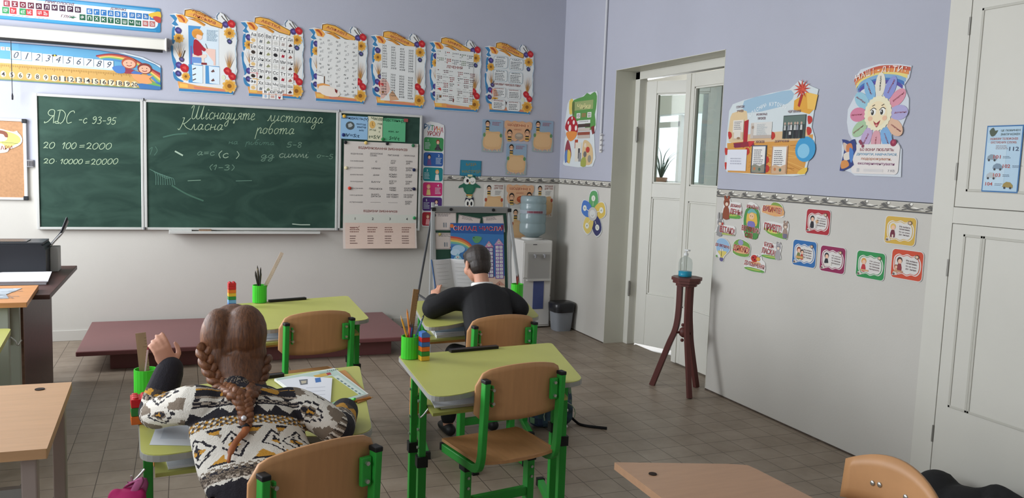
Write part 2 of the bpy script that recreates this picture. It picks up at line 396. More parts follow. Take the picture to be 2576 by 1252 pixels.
# potted plant seen through the door glass, on the corridor sill
pt = thing('potted_plant', 'spiky leafed plant on the bright window sill seen through the door glass', 'plant', (2.58, 2.3, wz0))
g = G(); g.lathe([(.0, 0), (.07, 0), (.09, .1), (.082, .1), (.075, .085), (0, .085)], mat('8a6a58', .7), 18, (2.58, 2.3, wz0+.001)); g.obj('pot', pt)
g = G(); lm = mat('3e4a3a', .6)
for i in range(11):
    a = i*2.4; rr_ = .12+.07*(i % 3); hh = .22+.06*(i % 4)
    pts = cat([(2.58, 2.3, wz0+.08), (2.58+.3*rr_*math.cos(a), 2.3+rr_*.6*math.sin(a), wz0+.1+hh*.7), (2.58+.4*rr_*math.cos(a), 2.3+rr_*1.5*math.sin(a), wz0+.1+hh)], 5)
    g.sweep(pts, [(.012*(1-.85*k/(len(pts)-1)), .002) for k in range(len(pts))], lm, 6)
g.obj('foliage', pt)
# ---- built-in cupboard at the right end of the wall
CU0 = -4.245
cw_ = mat('cfcdc4', .42, noise=.02, nscale=3, bump=.08, bscale=16)
cb = thing('built_in_cupboard', 'white painted built-in wall cupboard with panelled doors at the right edge', 'cupboard', (-.01, -4.9, 0))
g = G(); g.box((-.014, CU0-.115, .0), (-.001, CU0, H-.01), cw_); g.box((-.014, -6.1, .0), (-.001, -6.0, H-.01), cw_); g.box((-.014, -6.0, 1.30), (-.001, CU0-.115, 1.375), cw_); g.box((-.004, -6.0, .0), (-.001, CU0-.115, H-.01), mat('6b6760', .7))
g.obj('frame', cb, bev=.003)
def cup_door(nm, z0, z1, panels):
    g = G(); ya, yb = CU0-.122, -5.995
    g.box((-.018, yb, z0), (-.004, ya, z1), cw_)
    for (a, b, c, d) in panels:
        for w0_, w1_, q0, q1 in ((a, a-.012, c, d), (b+.012, b, c, d), (a, b, c, c+.012), (a, b, d-.012, d)):
            g.box((-.0215, min(w0_, w1_), q0), (-.018, max(w0_, w1_), q1), mat('bdbbb1', .45))
    return g.obj(nm, cb, bev=.002)
cup_door('upper_door', 1.378, H-.02, [(-4.42, -5.2, 1.45, 2.27), (-5.3, -5.9, 1.45, 2.27)])
cup_door('lower_door', .03, 1.298, [(-4.43, -4.53, .44, 1.255), (-4.53, -5.2, .44, 1.255)])
for z in (1.5, 2.16, .25, 1.05): g = G(); g.cyl((-.018, CU0-.118, z), (-.018, CU0-.118, z+.08), .006, hm); g.obj('hinge', cb)
# ---- surface pipe and peg strip by the door
g = G(); wm = mat('c6c7cc', .45)
a = onX(1530, 0, -.012); b = onX(1512, 335, -.012)
g.cyl((-.012, b.y, b.z), (-.012, b.y, H-.002), .011, wm); tag(g.obj('wall_conduit'), 'thin white pipe running up the lavender wall left of the door', 'pipe')
hk = thing('peg_strip', 'small white strip with four short pegs below the pipe beside the door', 'hook strip', (-.01, b.y-.01, b.z-.16))
g = G(); g.box((-.014, b.y-.02, b.z-.165), (-.001, b.y+.02, b.z-.002), mat('d4d3d0', .4)); g.obj('backplate', hk, bev=.003)
for k in range(4):
    g = G(); zz = b.z-.02-k*.042; g.sweep(cat([(-.013, b.y-.01, zz), (-.03, b.y-.025, zz+.002), (-.034, b.y-.045, zz), (-.03, b.y-.05, zz+.012)], 3), .0035, mat('9a98a0', .4), 6); g.obj('peg', hk)
# ================================================================ printed things on the walls
rnd = random.Random(5)
def gold(pr, u, v, r, l):
    k = pr.w/pr.h
    for j in range(9):
        a = j*2*PI/9; pr.el(u+r*.6*math.cos(a), v+r*.6*k*math.sin(a), r*.5, r*.32*k, 'dfae58', l, a)
    pr.el(u, v, r*.75, r*.75*k, 'cf9638', l+1); pr.el(u, v, r*.33, r*.33*k, '8a5a22', l+2)
def poppy(pr, u, v, r, l, col='b5222c'):
    k = pr.w/pr.h
    pr.poly([(u-r, v-.2*r*k), (u-.3*r, v-r*k), (u+.4*r, v-.8*r*k), (u+r, v-.1*r*k), (u+.6*r, v+.9*r*k), (u-.4*r, v+.9*r*k)], col, l, 3)
    pr.poly([(u-.5*r, v-.1*r*k), (u+.3*r, v-.4*r*k), (u+.4*r, v+.4*r*k)], 'd24a46' if col == 'b5222c' else '6a5fa6', l+1, 3)
def wheat(pr, u, v, du, h, n, l, sgn=1):
    for i in range(n):
        t = (i/(n-1)-.5)*2
        pr.poly([(u-.6, v), (u+.6, v), (u+t*du+sgn*du*.2, v-h*(1-.25*t*t))], ['b7803c', 'd8a866', '8b5a2a'][i % 3], l+(i % 2))
def frame_poster(quad, idx):
    pr = backpr(*quad, off=.008)
    sil = [(0, 9), (9, 7), (20, 8), (22, 1), (30, 0), (46, 2), (60, 8), (67, 9), (69, 3), (74, 1), (82, 4), (88, 9), (96, 11), (98, 18), (97, 27), (100, 33), (97, 40), (99, 50), (98, 62), (100, 70), (96, 80), (99, 90), (95, 96), (93, 99.5),
           (14, 99.5), (12, 93), (12, 88), (6, 84), (4, 76), (8, 70), (3, 62), (1, 52), (4, 44), (3, 34), (7, 25), (3, 20), (6, 15)]
    pr.slab(sil, 'dcdedd', .004)
    B = '3d7fae'
    pr.poly([(0, 9.5), (7, 9), (11, 13), (9, 17), (13, 21), (8, 22), (3, 20), (7, 15.5)], B, 1)
    for seg in ([(4, 25), (8, 23), (7, 30), (9, 36), (5, 44), (3, 36)], [(1.5, 47), (5, 46), (5, 56), (9, 63), (10, 70), (6, 74), (6, 70), (3, 61)], [(4.5, 76), (8, 78), (11, 83), (20, 87), (13, 88), (6, 84)]):
        pr.poly(seg, B, 1, 3)
    pr.rect(13, 95.5, 94, 99, B, 1)
    for t in range(2): pr.line([(97+t, 22), (99, 34), (97, 46), (98.5, 60), (97, 74)], .004, 'a9c6da', 1, 3)
    # scroll bottom and title ribbon
    pr.poly([(11, 87), (40, 91), (92, 93.5), (92, 96.4), (13, 95.6)], 'd99a58', 2); pr.poly([(14, 89.5), (26, 90.5), (26, 94.5), (14, 94)], 'e8b95a', 3); pr.poly([(34, 92), (85, 94.4), (84, 96), (36, 95)], 'd18068', 3)
    pr.poly([(9, 8.5), (20, 8), (27, 14), (24, 18), (14, 17)], 'e7a552', 2); pr.poly([(11, 10), (16, 9), (22, 14), (21, 17), (17, 13)], 'b4552c', 3, 3)
    rib = [(21, 9), (22, 2.2), (30, .6), (44, 2), (60, 8), (79, 14.5), (77, 20.5), (60, 18), (42, 12), (30, 10.5)]
    pr.poly(rib, '7a5230', 3); pr.poly([(22.5, 9), (23.4, 3), (30, 1.5), (44, 3), (60, 8.8), (77.6, 15), (76, 19.6), (60, 17), (42, 11), (30, 9.6)], 'e2aa4a', 4)
    pr.poly([(24, 7), (32, 5), (48, 7), (62, 12), (74, 16), (74, 18.4), (58, 15), (42, 9.6)], 'dd9d5a', 5)
    pr.poly([(27, 12), (40, 11), (52, 17), (50, 19.5), (38, 14.6)], 'd8953f', 4); pr.line([(27, 12), (40, 13), (52, 18)], .003, '6e4524', 5)
    T = [('Правила', 'письма'), ('АБЕТКА',), ('АЛФАВІТ',), ('ТАБЛИЦЯ', 'МНОЖЕННЯ'), ('ЦИФРИ',), ('НАЗВИ', 'ВЕЛИЧИН')][idx]
    for i, t in enumerate(T): pr.txt(t, 47+i*4, (8.4 if len(T) == 1 else 5.6)+i*5.2, 5.2*len(t) if len(T) == 1 else 28+6*i, 3.4, '9b4a30', 6, -.3, .01)
    # quill, flowers, wheat
    for q in ([(70, 10), (69, 6), (73, 1.5)], [(88, 14), (80, 9), (76, 5)], [(88, 13), (84, 8), (80, 3)]): pr.line(q, .006, '49698a' if q[0][0] == 70 else '4a3f36', 4, 3)
    poppy(pr, 82, 15, 5, 5, '4b3f74'); poppy(pr, 91, 13.5, 6, 6); gold(pr, 88, 25, 8, 4); poppy(pr, 88, 35, 4, 5, '3a4460')
    for q in (-5, 0, 5): pr.line([(88, 35), (88+q, 30.5)], .004, '7d9cb8', 4)
    wheat(pr, 87, 70, 9, 26, 9, 4); poppy(pr, 85, 71, 6, 6); poppy(pr, 92, 77, 6, 6); pr.el(79, 79, 3, 3, 'd8dfc4', 4); gold(pr, 88, 89, 10, 5)
    poppy(pr, 12.5, 27, 5, 5, '463f78'); gold(pr, 13, 36, 7, 4); wheat(pr, 15, 60, 8, 20, 6, 4, -1); pr.line([(17, 62), (22, 50)], .008, '4a4038', 5)
    poppy(pr, 17, 61, 4, 6, '4e4660'); poppy(pr, 13, 68, 5, 6, '4b3f82'); poppy(pr, 21, 71, 6.5, 7); poppy(pr, 12, 78, 4.5, 6, '3f3a70'); gold(pr, 23, 81, 6, 6)
    INK = '3c3f45'
    if idx == 0:
        pr.rect(27, 20, 72, 65, 'cfdde6', 2); pr.poly([(27, 20), (46, 20), (36, 34), (34, 66), (28, 66)], '4d8fc4', 3)
        pr.el(40, 29, 8, 6, 'd99a48', 5); pr.el(43, 32.5, 4.5, 3.6, 'ecc9b0', 6); pr.poly([(33, 27), (41, 25), (49, 28), (47, 31), (40, 29.6), (35, 34)], 'd48f3c', 7)
        pr.poly([(35, 37), (41, 37), (49, 44), (53, 47), (50, 49.5), (46, 48), (47, 54), (35, 54)], 'a82336', 6, 2)
        pr.poly([(33, 53), (54, 53), (54, 56), (50, 58), (51, 64), (48, 64), (46, 57), (33, 57)], 'e3cfc2', 5); pr.rect(46, 63, 54, 65.4, '7c2630', 6)
        pr.poly([(30, 44), (32, 44), (33, 56), (32, 66), (30, 66)], '6f62a8', 4); pr.rect(32, 57, 46, 64, '6b93cc', 4)
        pr.poly([(49, 45), (67, 46), (67, 65), (64, 65), (64, 61), (53, 50)], 'e6c3b6', 5); pr.line([(52, 40), (55, 46)], .004, '555555', 6)
        pr.lines(54, 23.5, 18, 9, 1.5, '5d7f96', 4, 3)
        for u in (27, 52): pr.rect(u, 66, u+21, 88, '4d8fc4', 3); pr.poly([(u+5, 66.5), (u+21, 67), (u+21, 88), (u+6, 87)], 'd3e2ec', 4)
        for v in (70, 77, 83): pr.line([(33, v+2), (38, v)], .008, '4f4a4a', 5)
        for v in (71, 82): pr.poly([(60, v+2), (64, v-1), (66, v+2), (62, v+3)], '6a4a48', 5)
    elif idx == 1:
        L = 'АБВГҐДЕЄЖЗИІЇЙКЛМНОПРСТУФХЦЧШЩ'; D = [24, 25, 26]
        cols = ['d9b77c', '1f1f22', '8c8f70', '26262a', 'a79c98', '9a6258', '3a2f2a', '7a7f84', '98996e', 'c9c9c4', 'a3243a', '4a2e2e']
        for i, ch in enumerate(L):
            r, c = divmod(i, 6); u = 14.5+c*11.6; v = 19.5+r*14.6+c*.55
            pr.rect(u, v, u+10.6, v+6.6, 'e9e9e6', 8); pr.rect(u, v+7.2, u+10.6, v+13.4, 'e2e1dd', 8); pr.txt(ch+ch.lower(), u+5.3, v+3.3, 8, 4.4, '2b2d33', 9, 0, .01)
            k = (i*7) % 12; cl = cols[k]
            if i % 3 == 0: pr.el(u+5, v+10.4, 3.4, 2.2, cl, 9, .3)
            elif i % 3 == 1: pr.poly([(u+2.4, v+12), (u+4, v+8.4), (u+6.4, v+9.4), (u+8, v+8.6), (u+7, v+12.4)], cl, 9)
            else: pr.poly([(u+2, v+11.4), (u+5.4, v+8.2), (u+8.6, v+11), (u+6.8, v+12), (u+3.4, v+12.4)], cl, 9)
        for i, ch in enumerate(['ь', 'Юю', 'Яя']):
            u = 34+i*11; pr.rect(u, 89, u+10, 95, 'ececea', 8); pr.rect(u, 95.6, u+10, 101, 'e2e1dd', 8); pr.txt(ch, u+5, 92, 7.4 if i else 4, 4, '2b2d33', 9, 0, .01)
            [lambda: pr.el(u+5, 98, 2, 2, '9fb4cc', 9), lambda: pr.rect(u+2, 96.6, u+8, 99.6, 'c7a49c', 9), lambda: pr.poly([(u+3, 97), (u+5, 98), (u+7, 96.8), (u+6.4, 99.6), (u+5, 100.6), (u+3.4, 99.6)], 'a1222c', 9, 2)][i]()
    elif idx == 2:
        pr.rect(14, 18.5, 83, 88, 'dedfdc', 7)
        al = 'АаБбВвГгДдЕеЄєЖжЗзИиІіЇїЙйКкЛлМмНнОоПпРрСсТтУуФфХхЦцЧчШшЩщЬьЮюЯя'; k = 0
        for r in range(7):
            for c in range(5):
                if r == 6 and c < 2: continue
                u = 16+c*14; v = 21+r*10.2+c*.6; pr.txt(al[k:k+2], u+3, v, 4, 2.2, INK, 8, 0, .005, .25); pr.txt(al[k+1]+al[k], u+6, v+4.4, 7, 3.2, '8e9094', 8, .2, 0, .3); k = (k+2) % (len(al)-2)
        pr.rect(14, 66, 25, 76, 'ececea', 8); pr.line([(14, 66), (25, 67)], .004, '4a3c34', 9); pr.line([(26.5, 67), (26.5, 78)], .008, '5a3a26', 9)
        pr.poly([(14, 78), (24, 76), (36, 78), (34, 82), (16, 84)], 'dd9a55', 9); pr.poly([(18, 80), (34, 79), (52, 85), (50, 92), (30, 92), (18, 87)], 'e7dcd0', 10, 2); pr.poly([(44, 82), (49, 84), (48, 88), (45, 86)], '7e2c2a', 11)
    elif idx == 3:
        pr.rect(19, 18, 80, 92, 'dcdedc', 7)
        for b in range(2):
            for c in range(4):
                k = b*4+c+2; s = '\n'.join('%d×%d=%d' % (k, i, k*i) for i in range(2, 11))
                pr.txt(s, 25.5+c*15.6, 34+b*36+c*1.2, 9.6, 30, '3f444a', 8, 0, .012)
        pr.poly([(18, 66), (28, 64), (36, 76), (30, 84), (20, 90)], 'd9b3a8', 7, 2); pr.poly([(34, 84), (40, 78), (52, 90), (36, 92)], 'cfa27c', 7)
    elif idx == 4:
        pr.rect(13, 17, 84, 90, 'dcdedb', 7)
        def dots(u, v, n, c, s=1.5):
            for i in range(n): pr.el(u+(i % 3)*3, v+(i//3)*2.4, s*.8, s*.65, c, 8, 0, 8)
        for i in range(10):
            r, c = divmod(i, 5); u = 15+c*14; v = 20+r*9+c*.8; pr.txt(str(i+1), u+1.4, v, None, 2.6, INK, 8, 0, .01); dots(u+5, v, i+1, ['6f7f68', 'a33428', '7b7f86', '6b7c62', '4d5560'][i % 5], 1.3); pr.line([(u, v+4), (u+4, v+4.2)], .003, '666666', 8)
        pr.txt('ЛІЧЕННЯ', 48, 40, 30, 3.8, '8e3a34', 8, -.02, .02)
        for r in range(5):
            for c in range(6):
                u = 14.5+c*11.6+(4 if c > 2 else 0); v = 45+r*8.6+c*.5; n = 1+(r*6+c*5) % 9; dots(u+3.4, v, n, ['7a2430', '57343a', '9a9c9a', '8a2e30', '45454a'][(r+c) % 5], 1.2); pr.line([(u, v+5.4), (u+7, v+5.6)], .0025, '777777', 8); pr.txt(str(n), u+1.2, v, None, 1.8, '555555', 8)
        pr.rect(14, 80, 18, 89, 'c9c3ba', 8); pr.poly([(46, 82), (49, 84), (48, 88), (46, 87)], '6e3434', 9)
    else:
        H_ = ['ДОВЖИНА', 'ЧАС', 'МАСА', 'ШВИДКІСТЬ']
        for i, t in enumerate(H_):
            r, c = divmod(i, 2); u = 18+c*31; v = 20+r*19+c*1.6; pr.poly(pr.rr(u, v, u+28, v+16.6, 4), 'a9bcc6', 7); pr.poly(pr.rr(u+.8, v+.6, u+27.2, v+16, 4), 'dfe1df', 8); pr.txt(t, u+14, v+2.2, 17, 2.2, '3a4b56', 9, 0, .015)
            pr.lines(u+3, v+5, 23, 5, 2.2, '5d6468', 9, i)
        pr.txt('НАЗВИ ЧИСЕЛ ПРИ', 47, 59.5, 52, 3, '85322f', 9, -.02, .02)
        for i, t in enumerate(['ДОДАВАННІ', 'ВІДНІМАННІ', 'МНОЖЕННІ', 'ДІЛЕННІ']):
            r, c = divmod(i, 2); u = 17+c*30; v = 63.5+r*17+c; pr.poly(pr.rr(u, v, u+27, v+14.6, 4), 'b9c4c8', 7); pr.poly(pr.rr(u+.7, v+.5, u+26.3, v+14.1, 4), 'e0e1df', 8); pr.txt(t, u+13, v+2, 19, 2, '8a3a34', 9, 0, .015); pr.lines(u+4, v+5, 20, 4, 2.2, '54595c', 9, i+7)
        pr.poly([(17, 66), (24, 66), (30, 76), (20, 78)], 'd9a78c', 9); pr.poly([(44, 83), (47, 84), (46, 88)], '4a3038', 9)
    return pr.obj('ribbon_poster')
PX = [(427, 25, 597, 235), (605, 44, 765, 247), (776, 61, 925, 259), (931, 79, 1072, 270), (1078, 95, 1211, 280), (1217, 107, 1343, 286)]
PL = ['white ribbon-topped poster showing a girl in red writing at a desk, leftmost of six', 'ribbon-topped poster with a grid of letter cards and pictures', 'ribbon-topped poster with pale rows of handwritten letters', 'ribbon-topped poster with columns of multiplication sums', 'ribbon-topped poster with digits and groups of dots and a red middle heading', 'ribbon-topped poster with rounded text boxes, rightmost of six above the board']
for i, q in enumerate(PX): tag(frame_poster(bb(*q), i), PL[i], 'poster', 'ribbon posters above the chalkboard')
# ---- speech sounds chart, top left
pr = backpr((0, -18), (402, 22), (0, 50), (405, 80), off=.006)
def pu(x): return x/404*100
pr.slab(pr.rr(-80, 0, 100, 100, 1.2), '2d7fb0', .004); pr.poly(pr.rr(-79, 14, 98.4, 86, 4), 'd6dfe0', 1); pr.poly([(-79, 4), (60, 4), (97, 8), (97, 16), (-79, 12)], '5a9cc4', 1)
def vv(x, y): # photo pixel to v
    top = -18+40*x/402; bot = 50+30*x/404; return (y-top)/(bot-top)*100
def sq(x, y, ch, col, s=15):
    u = pu(x); v = vv(x, y); hu = s/404*50; hv = s/64*50
    pr.rect(u-hu, v-hv, u+hu, v+hv, col, 3); pr.txt(ch, u, v, hu*1.15, hv*1.1, 'e6e3e2', 4, 0, .015)
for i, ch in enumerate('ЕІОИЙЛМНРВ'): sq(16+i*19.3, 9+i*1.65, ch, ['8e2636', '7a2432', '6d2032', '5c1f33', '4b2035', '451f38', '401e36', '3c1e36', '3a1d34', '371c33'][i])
for i, ch in enumerate('БҐГДЗЖ'): sq(219+i*18, 28+i*1.7, ch, '2f6ca8')
for i, ch in enumerate(['ДЗ', 'ДЖ', 'ЗЬ', 'ДЬ']): sq(329+i*18, 38+i*1.5, ch, '2f6ca8')
for i, ch in enumerate('ФПХКТСШЧЦ'): sq(201+i*18, 43+i*1.8, ch, '1f5a40')
for i, ch in enumerate(['ЩЬ', 'СЬ']): sq(364+i*18, 58+i*1.2, ch, 'b06a66')
for x, y, t, c in ((13, 27, 'ЮЯ', '2c8a50'), (31, 28, 'ЇУ', 'b3353a'), (54, 30, 'ЄЇ', '2c8a50'), (70, 31.5, 'ЬЄ', 'b3353a'), (95, 33, 'ЦЛ', 'b3353a'), (109, 34, 'ІЬ', 'b3353a')): sq(x, y, t, c, 16)
for x, y, t, w in ((145, 7, 'ПРИГОЛОСНІ', 72), (293, 23, 'ДЗВІНКІ', 42), (164, 41.5, 'ГЛУХІ', 34)): pr.txt(t, pu(x), vv(x, y), pu(w), 11, '6b2f48', 4, -.02, .01, .2)
pr.poly([(pu(175), vv(175, 41)), (pu(187), vv(187, 43)), (pu(175), vv(175, 46))], '2a6a4c', 4); pr.line([(pu(168), vv(168, 43)), (pu(178), vv(178, 43.5))], .006, '2a6a4c', 4)
for x, y, w in ((5, 37, 18), (25, 39, 50), (82, 45, 40)): pr.lines(pu(x), vv(x, y), pu(w), 1, 3, '4a5a78', 4, x)
pr.poly([(96, 18), (100, 14), (100, 46), (94, 40), (92, 28)], 'd6b13e', 4, 2); pr.poly([(95, 36), (100, 36), (100, 60), (97, 56)], 'b4473f', 5, 2); pr.poly([(-78, 88), (60, 88), (97, 92), (97, 97), (-78, 95)], '3f93c0', 1)
tag(pr.obj('speech_sounds_chart'), 'long blue bordered chart of lettered squares above the projector screen', 'chart')
# ---- number line with rainbow
pr = backpr((0, 104), (407, 138), (0, 203), (405, 226), off=.006)
edge = [(-75, 0), (0, 0), (38, 0), (60, 2), (74, 7), (86, 15), (96, 29), (100, 38), (100, 97), (98, 100), (-75, 100)]
pr.slab(edge, '3f6a98', .004)
pr.poly([(-74, 1.5), (38, 1.5), (60, 3.5), (74, 8.5), (86, 16.5), (96, 31), (99.4, 39), (99.4, 60), (-74, 60)], '5f9cc0', 1); pr.poly([(-74, 46), (99, 50), (99, 98), (-74, 98)], 'c49c5a', 2); pr.poly([(-74, 40), (70, 46), (70, 54), (-74, 54)], 'b9cfd8', 2); pr.poly([(-74, 95), (86, 95), (86, 98.6), (-74, 98.6)], '7d8a58', 3)
pr.poly([(72, 5), (86, 15), (96, 29), (99.4, 38), (99.4, 32), (88, 12), (76, 3)], 'cdd8de', 2)
# rainbow
for k, c in enumerate(['8e3340', 'c9694a', 'dfc06a', '7fae62', '4f86b6']):
    o = k*3.4; pts = [(58+o*.3, 16+o*.55), (68, 8+o), (80, 14+o*1.1), (90, 34+o*1.1), (99.2, 52+o*2.2)]
    out = cat([(a, b, 0) for a, b in pts], 5); pr.poly([(q.x, q.y) for q in out]+[(q.x, q.y+(4+1.5*i/len(out)*4)) for i, q in reversed(list(enumerate(out)))], c, 3+k)
pr.poly([(84, 86), (99.4, 78), (99.4, 99), (86, 99)], '3f70a8', 9); pr.poly([(84, 76), (92, 74), (99.4, 86), (99.4, 90), (88, 84)], '6da35a', 9)
for u, v, r, hair in ((79, 31, 4.2, 'b0583e'), (89, 43, 4, '7e3a34')):
    pr.el(u, v, r+.7, (r+.7)*3.2, hair, 10); pr.el(u, v+2, r-.2, (r-.3)*2.9, 'e0ac92', 11); pr.line([(u-1.6, v+6), (u, v+8), (u+1.6, v+5.6)], .006, '93443e', 12, 3); pr.el(u-1.5, v-.5, .35, 1.2, '3a2a2a', 12, 0, 8); pr.el(u+1.4, v-1, .35, 1.2, '3a2a2a', 12, 0, 8)
pr.poly([(68, 46), (72, 40), (76, 42), (76, 58), (71, 60)], '4b79b8', 10, 3); pr.poly([(74, 44), (82, 48), (84, 60), (76, 60)], '8d3a4a', 9); pr.poly([(82, 50), (88, 56), (85, 62), (80, 58)], '4a6fae', 10); pr.poly([(80, 60), (92, 62), (95, 60), (92, 70), (94, 82), (86, 84)], 'dd9a66', 10, 2)
for i in range(10):
    x = 38+i*25.6; u = x/407*100; v = 31+i*.9; pr.rect(u-3.0, v-11, u+3.0, v+11, 'd9e0e6', 8); pr.txt(str(i), u+.3, v, None, 17, '3c4654', 9, 0, 0, .35)
pr.poly([(30.5, 24), (33, 22), (34.5, 26), (31.5, 28)], '3d3a2c', 9); pr.el(32.6, 25, .5, 2.6, 'd8c04a', 10)
for i in range(-3, 17):
    x = 7+i*20.5; u = x/407*100; n = i+4; v = 83+i*.35
    pr.el(u, v, 2.4 if n > 9 else 1.7, 8.6, 'dfcfae', 4, 0, 12); pr.txt(str(n), u, v, 4.0 if n > 9 else None, 11.5, '2f2f36', 5, 0, .035)
for i in range(-20, 82): pr.line([(i*1.05+.5, 58+i*.03), (i*1.05+.5, (63 if i % 5 else 67)+i*.03)], .0025, 'a67f40', 5)
for u, c in ((-6, 'd24a3a'), (-2.5, 'd8c25a'), (.5, 'c0533e'), (3.6, '4f8a5c')): pr.rect(u, 12, u+2.6, 21, 'd9dfe0', 6); pr.txt('Т', u+1.3, 16.5, 1.6, 6, c, 7, 0, .03)
tag(pr.obj('number_line_poster'), 'number line banner with rainbow and two smiling child faces above the left board', 'poster')
# ---- rolled up projector screen
s0 = onY(0, 86, -.06); s1 = onY(420, 108, -.06)
zc = 2.335
ps = thing('projector_screen', 'white rolled-up projector screen tube with black slat under the sounds chart', 'projector screen', (-4.6, -.06, zc-.06))
wm_ = mat('d6d4cb', .4); g = G()
sec = [(-.05, -.052), (-.02, -.06), (.03, -.055), (.045, -.02), (.045, .03), (.02, .045), (-.03, .045), (-.05, .03)]
g.sweep([(-5.5, -.055, zc), (s1.x-.012, -.055, zc)], 1.0, wm_, sect=[(a*.9, b*.85) for a, b in sec], side=(0, 1, 0)); g.obj('casing', ps, bev=.003)
g = G(); g.box((s1.x-.012, -.108, zc-.055), (s1.x, -.004, zc+.045), mat('e3e2dc', .35)); g.obj('end_cap', ps, bev=.006)
g = G(); g.box((-5.48, -.09, zc-.066), (s1.x-.03, -.05, zc-.046), mat('1c1c1e', .4)); g.obj('bottom_slat', ps, bev=.004)
g = G(); g.box((s1.x, -.05, zc-.02), (s1.x+.016, -.002, zc+.05), mat('8d8d92', .4, .6)); g.obj('bracket', ps)
g = G(); a = onY(29, 108, -.075); b = onY(31, 236, -.075); g.sweep([(b.x, -.075, zc-.06), (b.x, -.075, b.z)], .0025, mat('2b2b30', .6), 6); g.lathe([(0, 0), (.006, .004), (.007, .03), (.003, .05), (0, .05)], mat('2b2b30', .5), 10, (b.x, -.075, b.z-.045)); g.obj('pull_cord', ps)
# ---- cork board
x1 = onY(69, 400).x; z1 = onY(69, 300).z; z0 = onY(69, 503).z
cbd = thing('cork_board', 'brown cork board in aluminium frame with black corners at the left edge', 'notice board', (x1-.4, -.01, z0))
al = mat('d0d1d3', .35, .5); ck = mat('b08662', .85, noise=.1, nscale=60)
g = G(); g.box((x1-.9, -.014, z0+.01), (x1-.01, -.002, z1-.01), ck); g.obj('cork_panel', cbd)
g = G()
for a, b in (((x1-.9, z0), (x1, z0+.02)), ((x1-.9, z1-.02), (x1, z1)), ((x1-.022, z0), (x1, z1))): g.box((a[0], -.022, a[1]), (b[0], -.001, b[1]), al)
g.obj('frame', cbd, bev=.003)
for z in (z0, z1):
    g = G(); zz = z if z == z0 else z-.03; g.box((x1-.03, -.025, zz-.001), (x1+.003, -.0005, zz+.031), mat('26282c', .4)); g.obj('corner_cap', cbd, bev=.004)
pr = backpr(*bb(-60, 322, 57, 386), off=.018)
out = [(20, 0), (50, 2), (66, 8), (80, 12), (88, 8), (90, 14), (97, 28), (99, 46), (94, 62), (80, 76), (70, 82), (66, 92), (50, 98), (30, 96), (0, 92), (0, 6)]
pr.slab(out, 'e8e4d8', .003, 3); pr.poly([(4, 10), (50, 8), (80, 18), (94, 34), (94, 52), (80, 66), (60, 84), (30, 90), (4, 86)], 'd6cc6c', 1, 3); pr.poly([(30, 22), (48, 8), (64, 20), (66, 44), (54, 52), (40, 46)], 'e0cfb6', 2, 3)
pr.poly([(38, 16), (52, 8), (66, 16), (68, 34), (62, 34), (58, 24), (46, 22), (40, 26)], '7e4a38', 3, 3); pr.poly([(20, 70), (54, 60), (60, 84), (30, 92)], 'ded8cc', 2, 3); pr.txt('АРИ', 64, 76, 26, 16, '8e4a3c', 4, .08, .03); pr.line([(54, 55), (90, 58)], .003, '4a5a3a', 3)
tag(pr.obj('cork_board_sticker'), 'yellow oval sticker with lettering pinned on the cork board', 'sticker')
g = G(); p = onY(78, 411); g.box((p.x-.026, -.03, p.z-.028), (p.x+.02, -.001, p.z+.028), mat('8f8f92', .4, .3)); 
for k in range(4): g.box((p.x-.022+k*.011, -.034, p.z-.02), (p.x-.017+k*.011, -.03, p.z+.02), mat('4a484c', .5))
tag(g.obj('wall_bracket', bev=.002), 'small grey bracket on the wall between cork board and chalkboard', 'bracket')
# ---- chalkboard in three leaves
BX, BZ0, BZ1 = -4.379, .891, 1.891
CH = 'a6b99a'
def chalk_mat(col):
    m = bpy.data.materials.new('chalkboard_green'); m.use_nodes = True; nt = m.node_tree; b = nt.nodes['Principled BSDF']; c = lin(col)
    tc = nt.nodes.new('ShaderNodeTexCoord'); mp = nt.nodes.new('ShaderNodeMapping'); nt.links.new(tc.outputs['Object'], mp.inputs[0]); mp.inputs['Scale'].default_value = (1.2, 1, 2.6)
    n = nt.nodes.new('ShaderNodeTexNoise'); n.inputs['Scale'].default_value = 1.7; n.inputs['Detail'].default_value = 7; n.inputs['Distortion'].default_value = 1.6; nt.links.new(mp.outputs[0], n.inputs['Vector'])
    r = nt.nodes.new('ShaderNodeValToRGB'); r.color_ramp.elements[0].position = .42; r.color_ramp.elements[1].position = .8
    r.color_ramp.elements[0].color = (*c, 1); r.color_ramp.elements[1].color = (*lin('3a564a'), 1); nt.links.new(n.outputs['Fac'], r.inputs[0]); nt.links.new(r.outputs[0], b.inputs['Base Color'])
    b.inputs['Roughness'].default_value = .6; b.inputs['Specular IOR Level'].default_value = .25
    return m
GR = chalk_mat('223c33'); ALU = mat('c9cac6', .4, .25)
brd = thing('chalkboard', 'large dark green three-leaf chalkboard with white aluminium frame and chalk handwriting', 'chalkboard', (BX+1.5, -.02, BZ0))
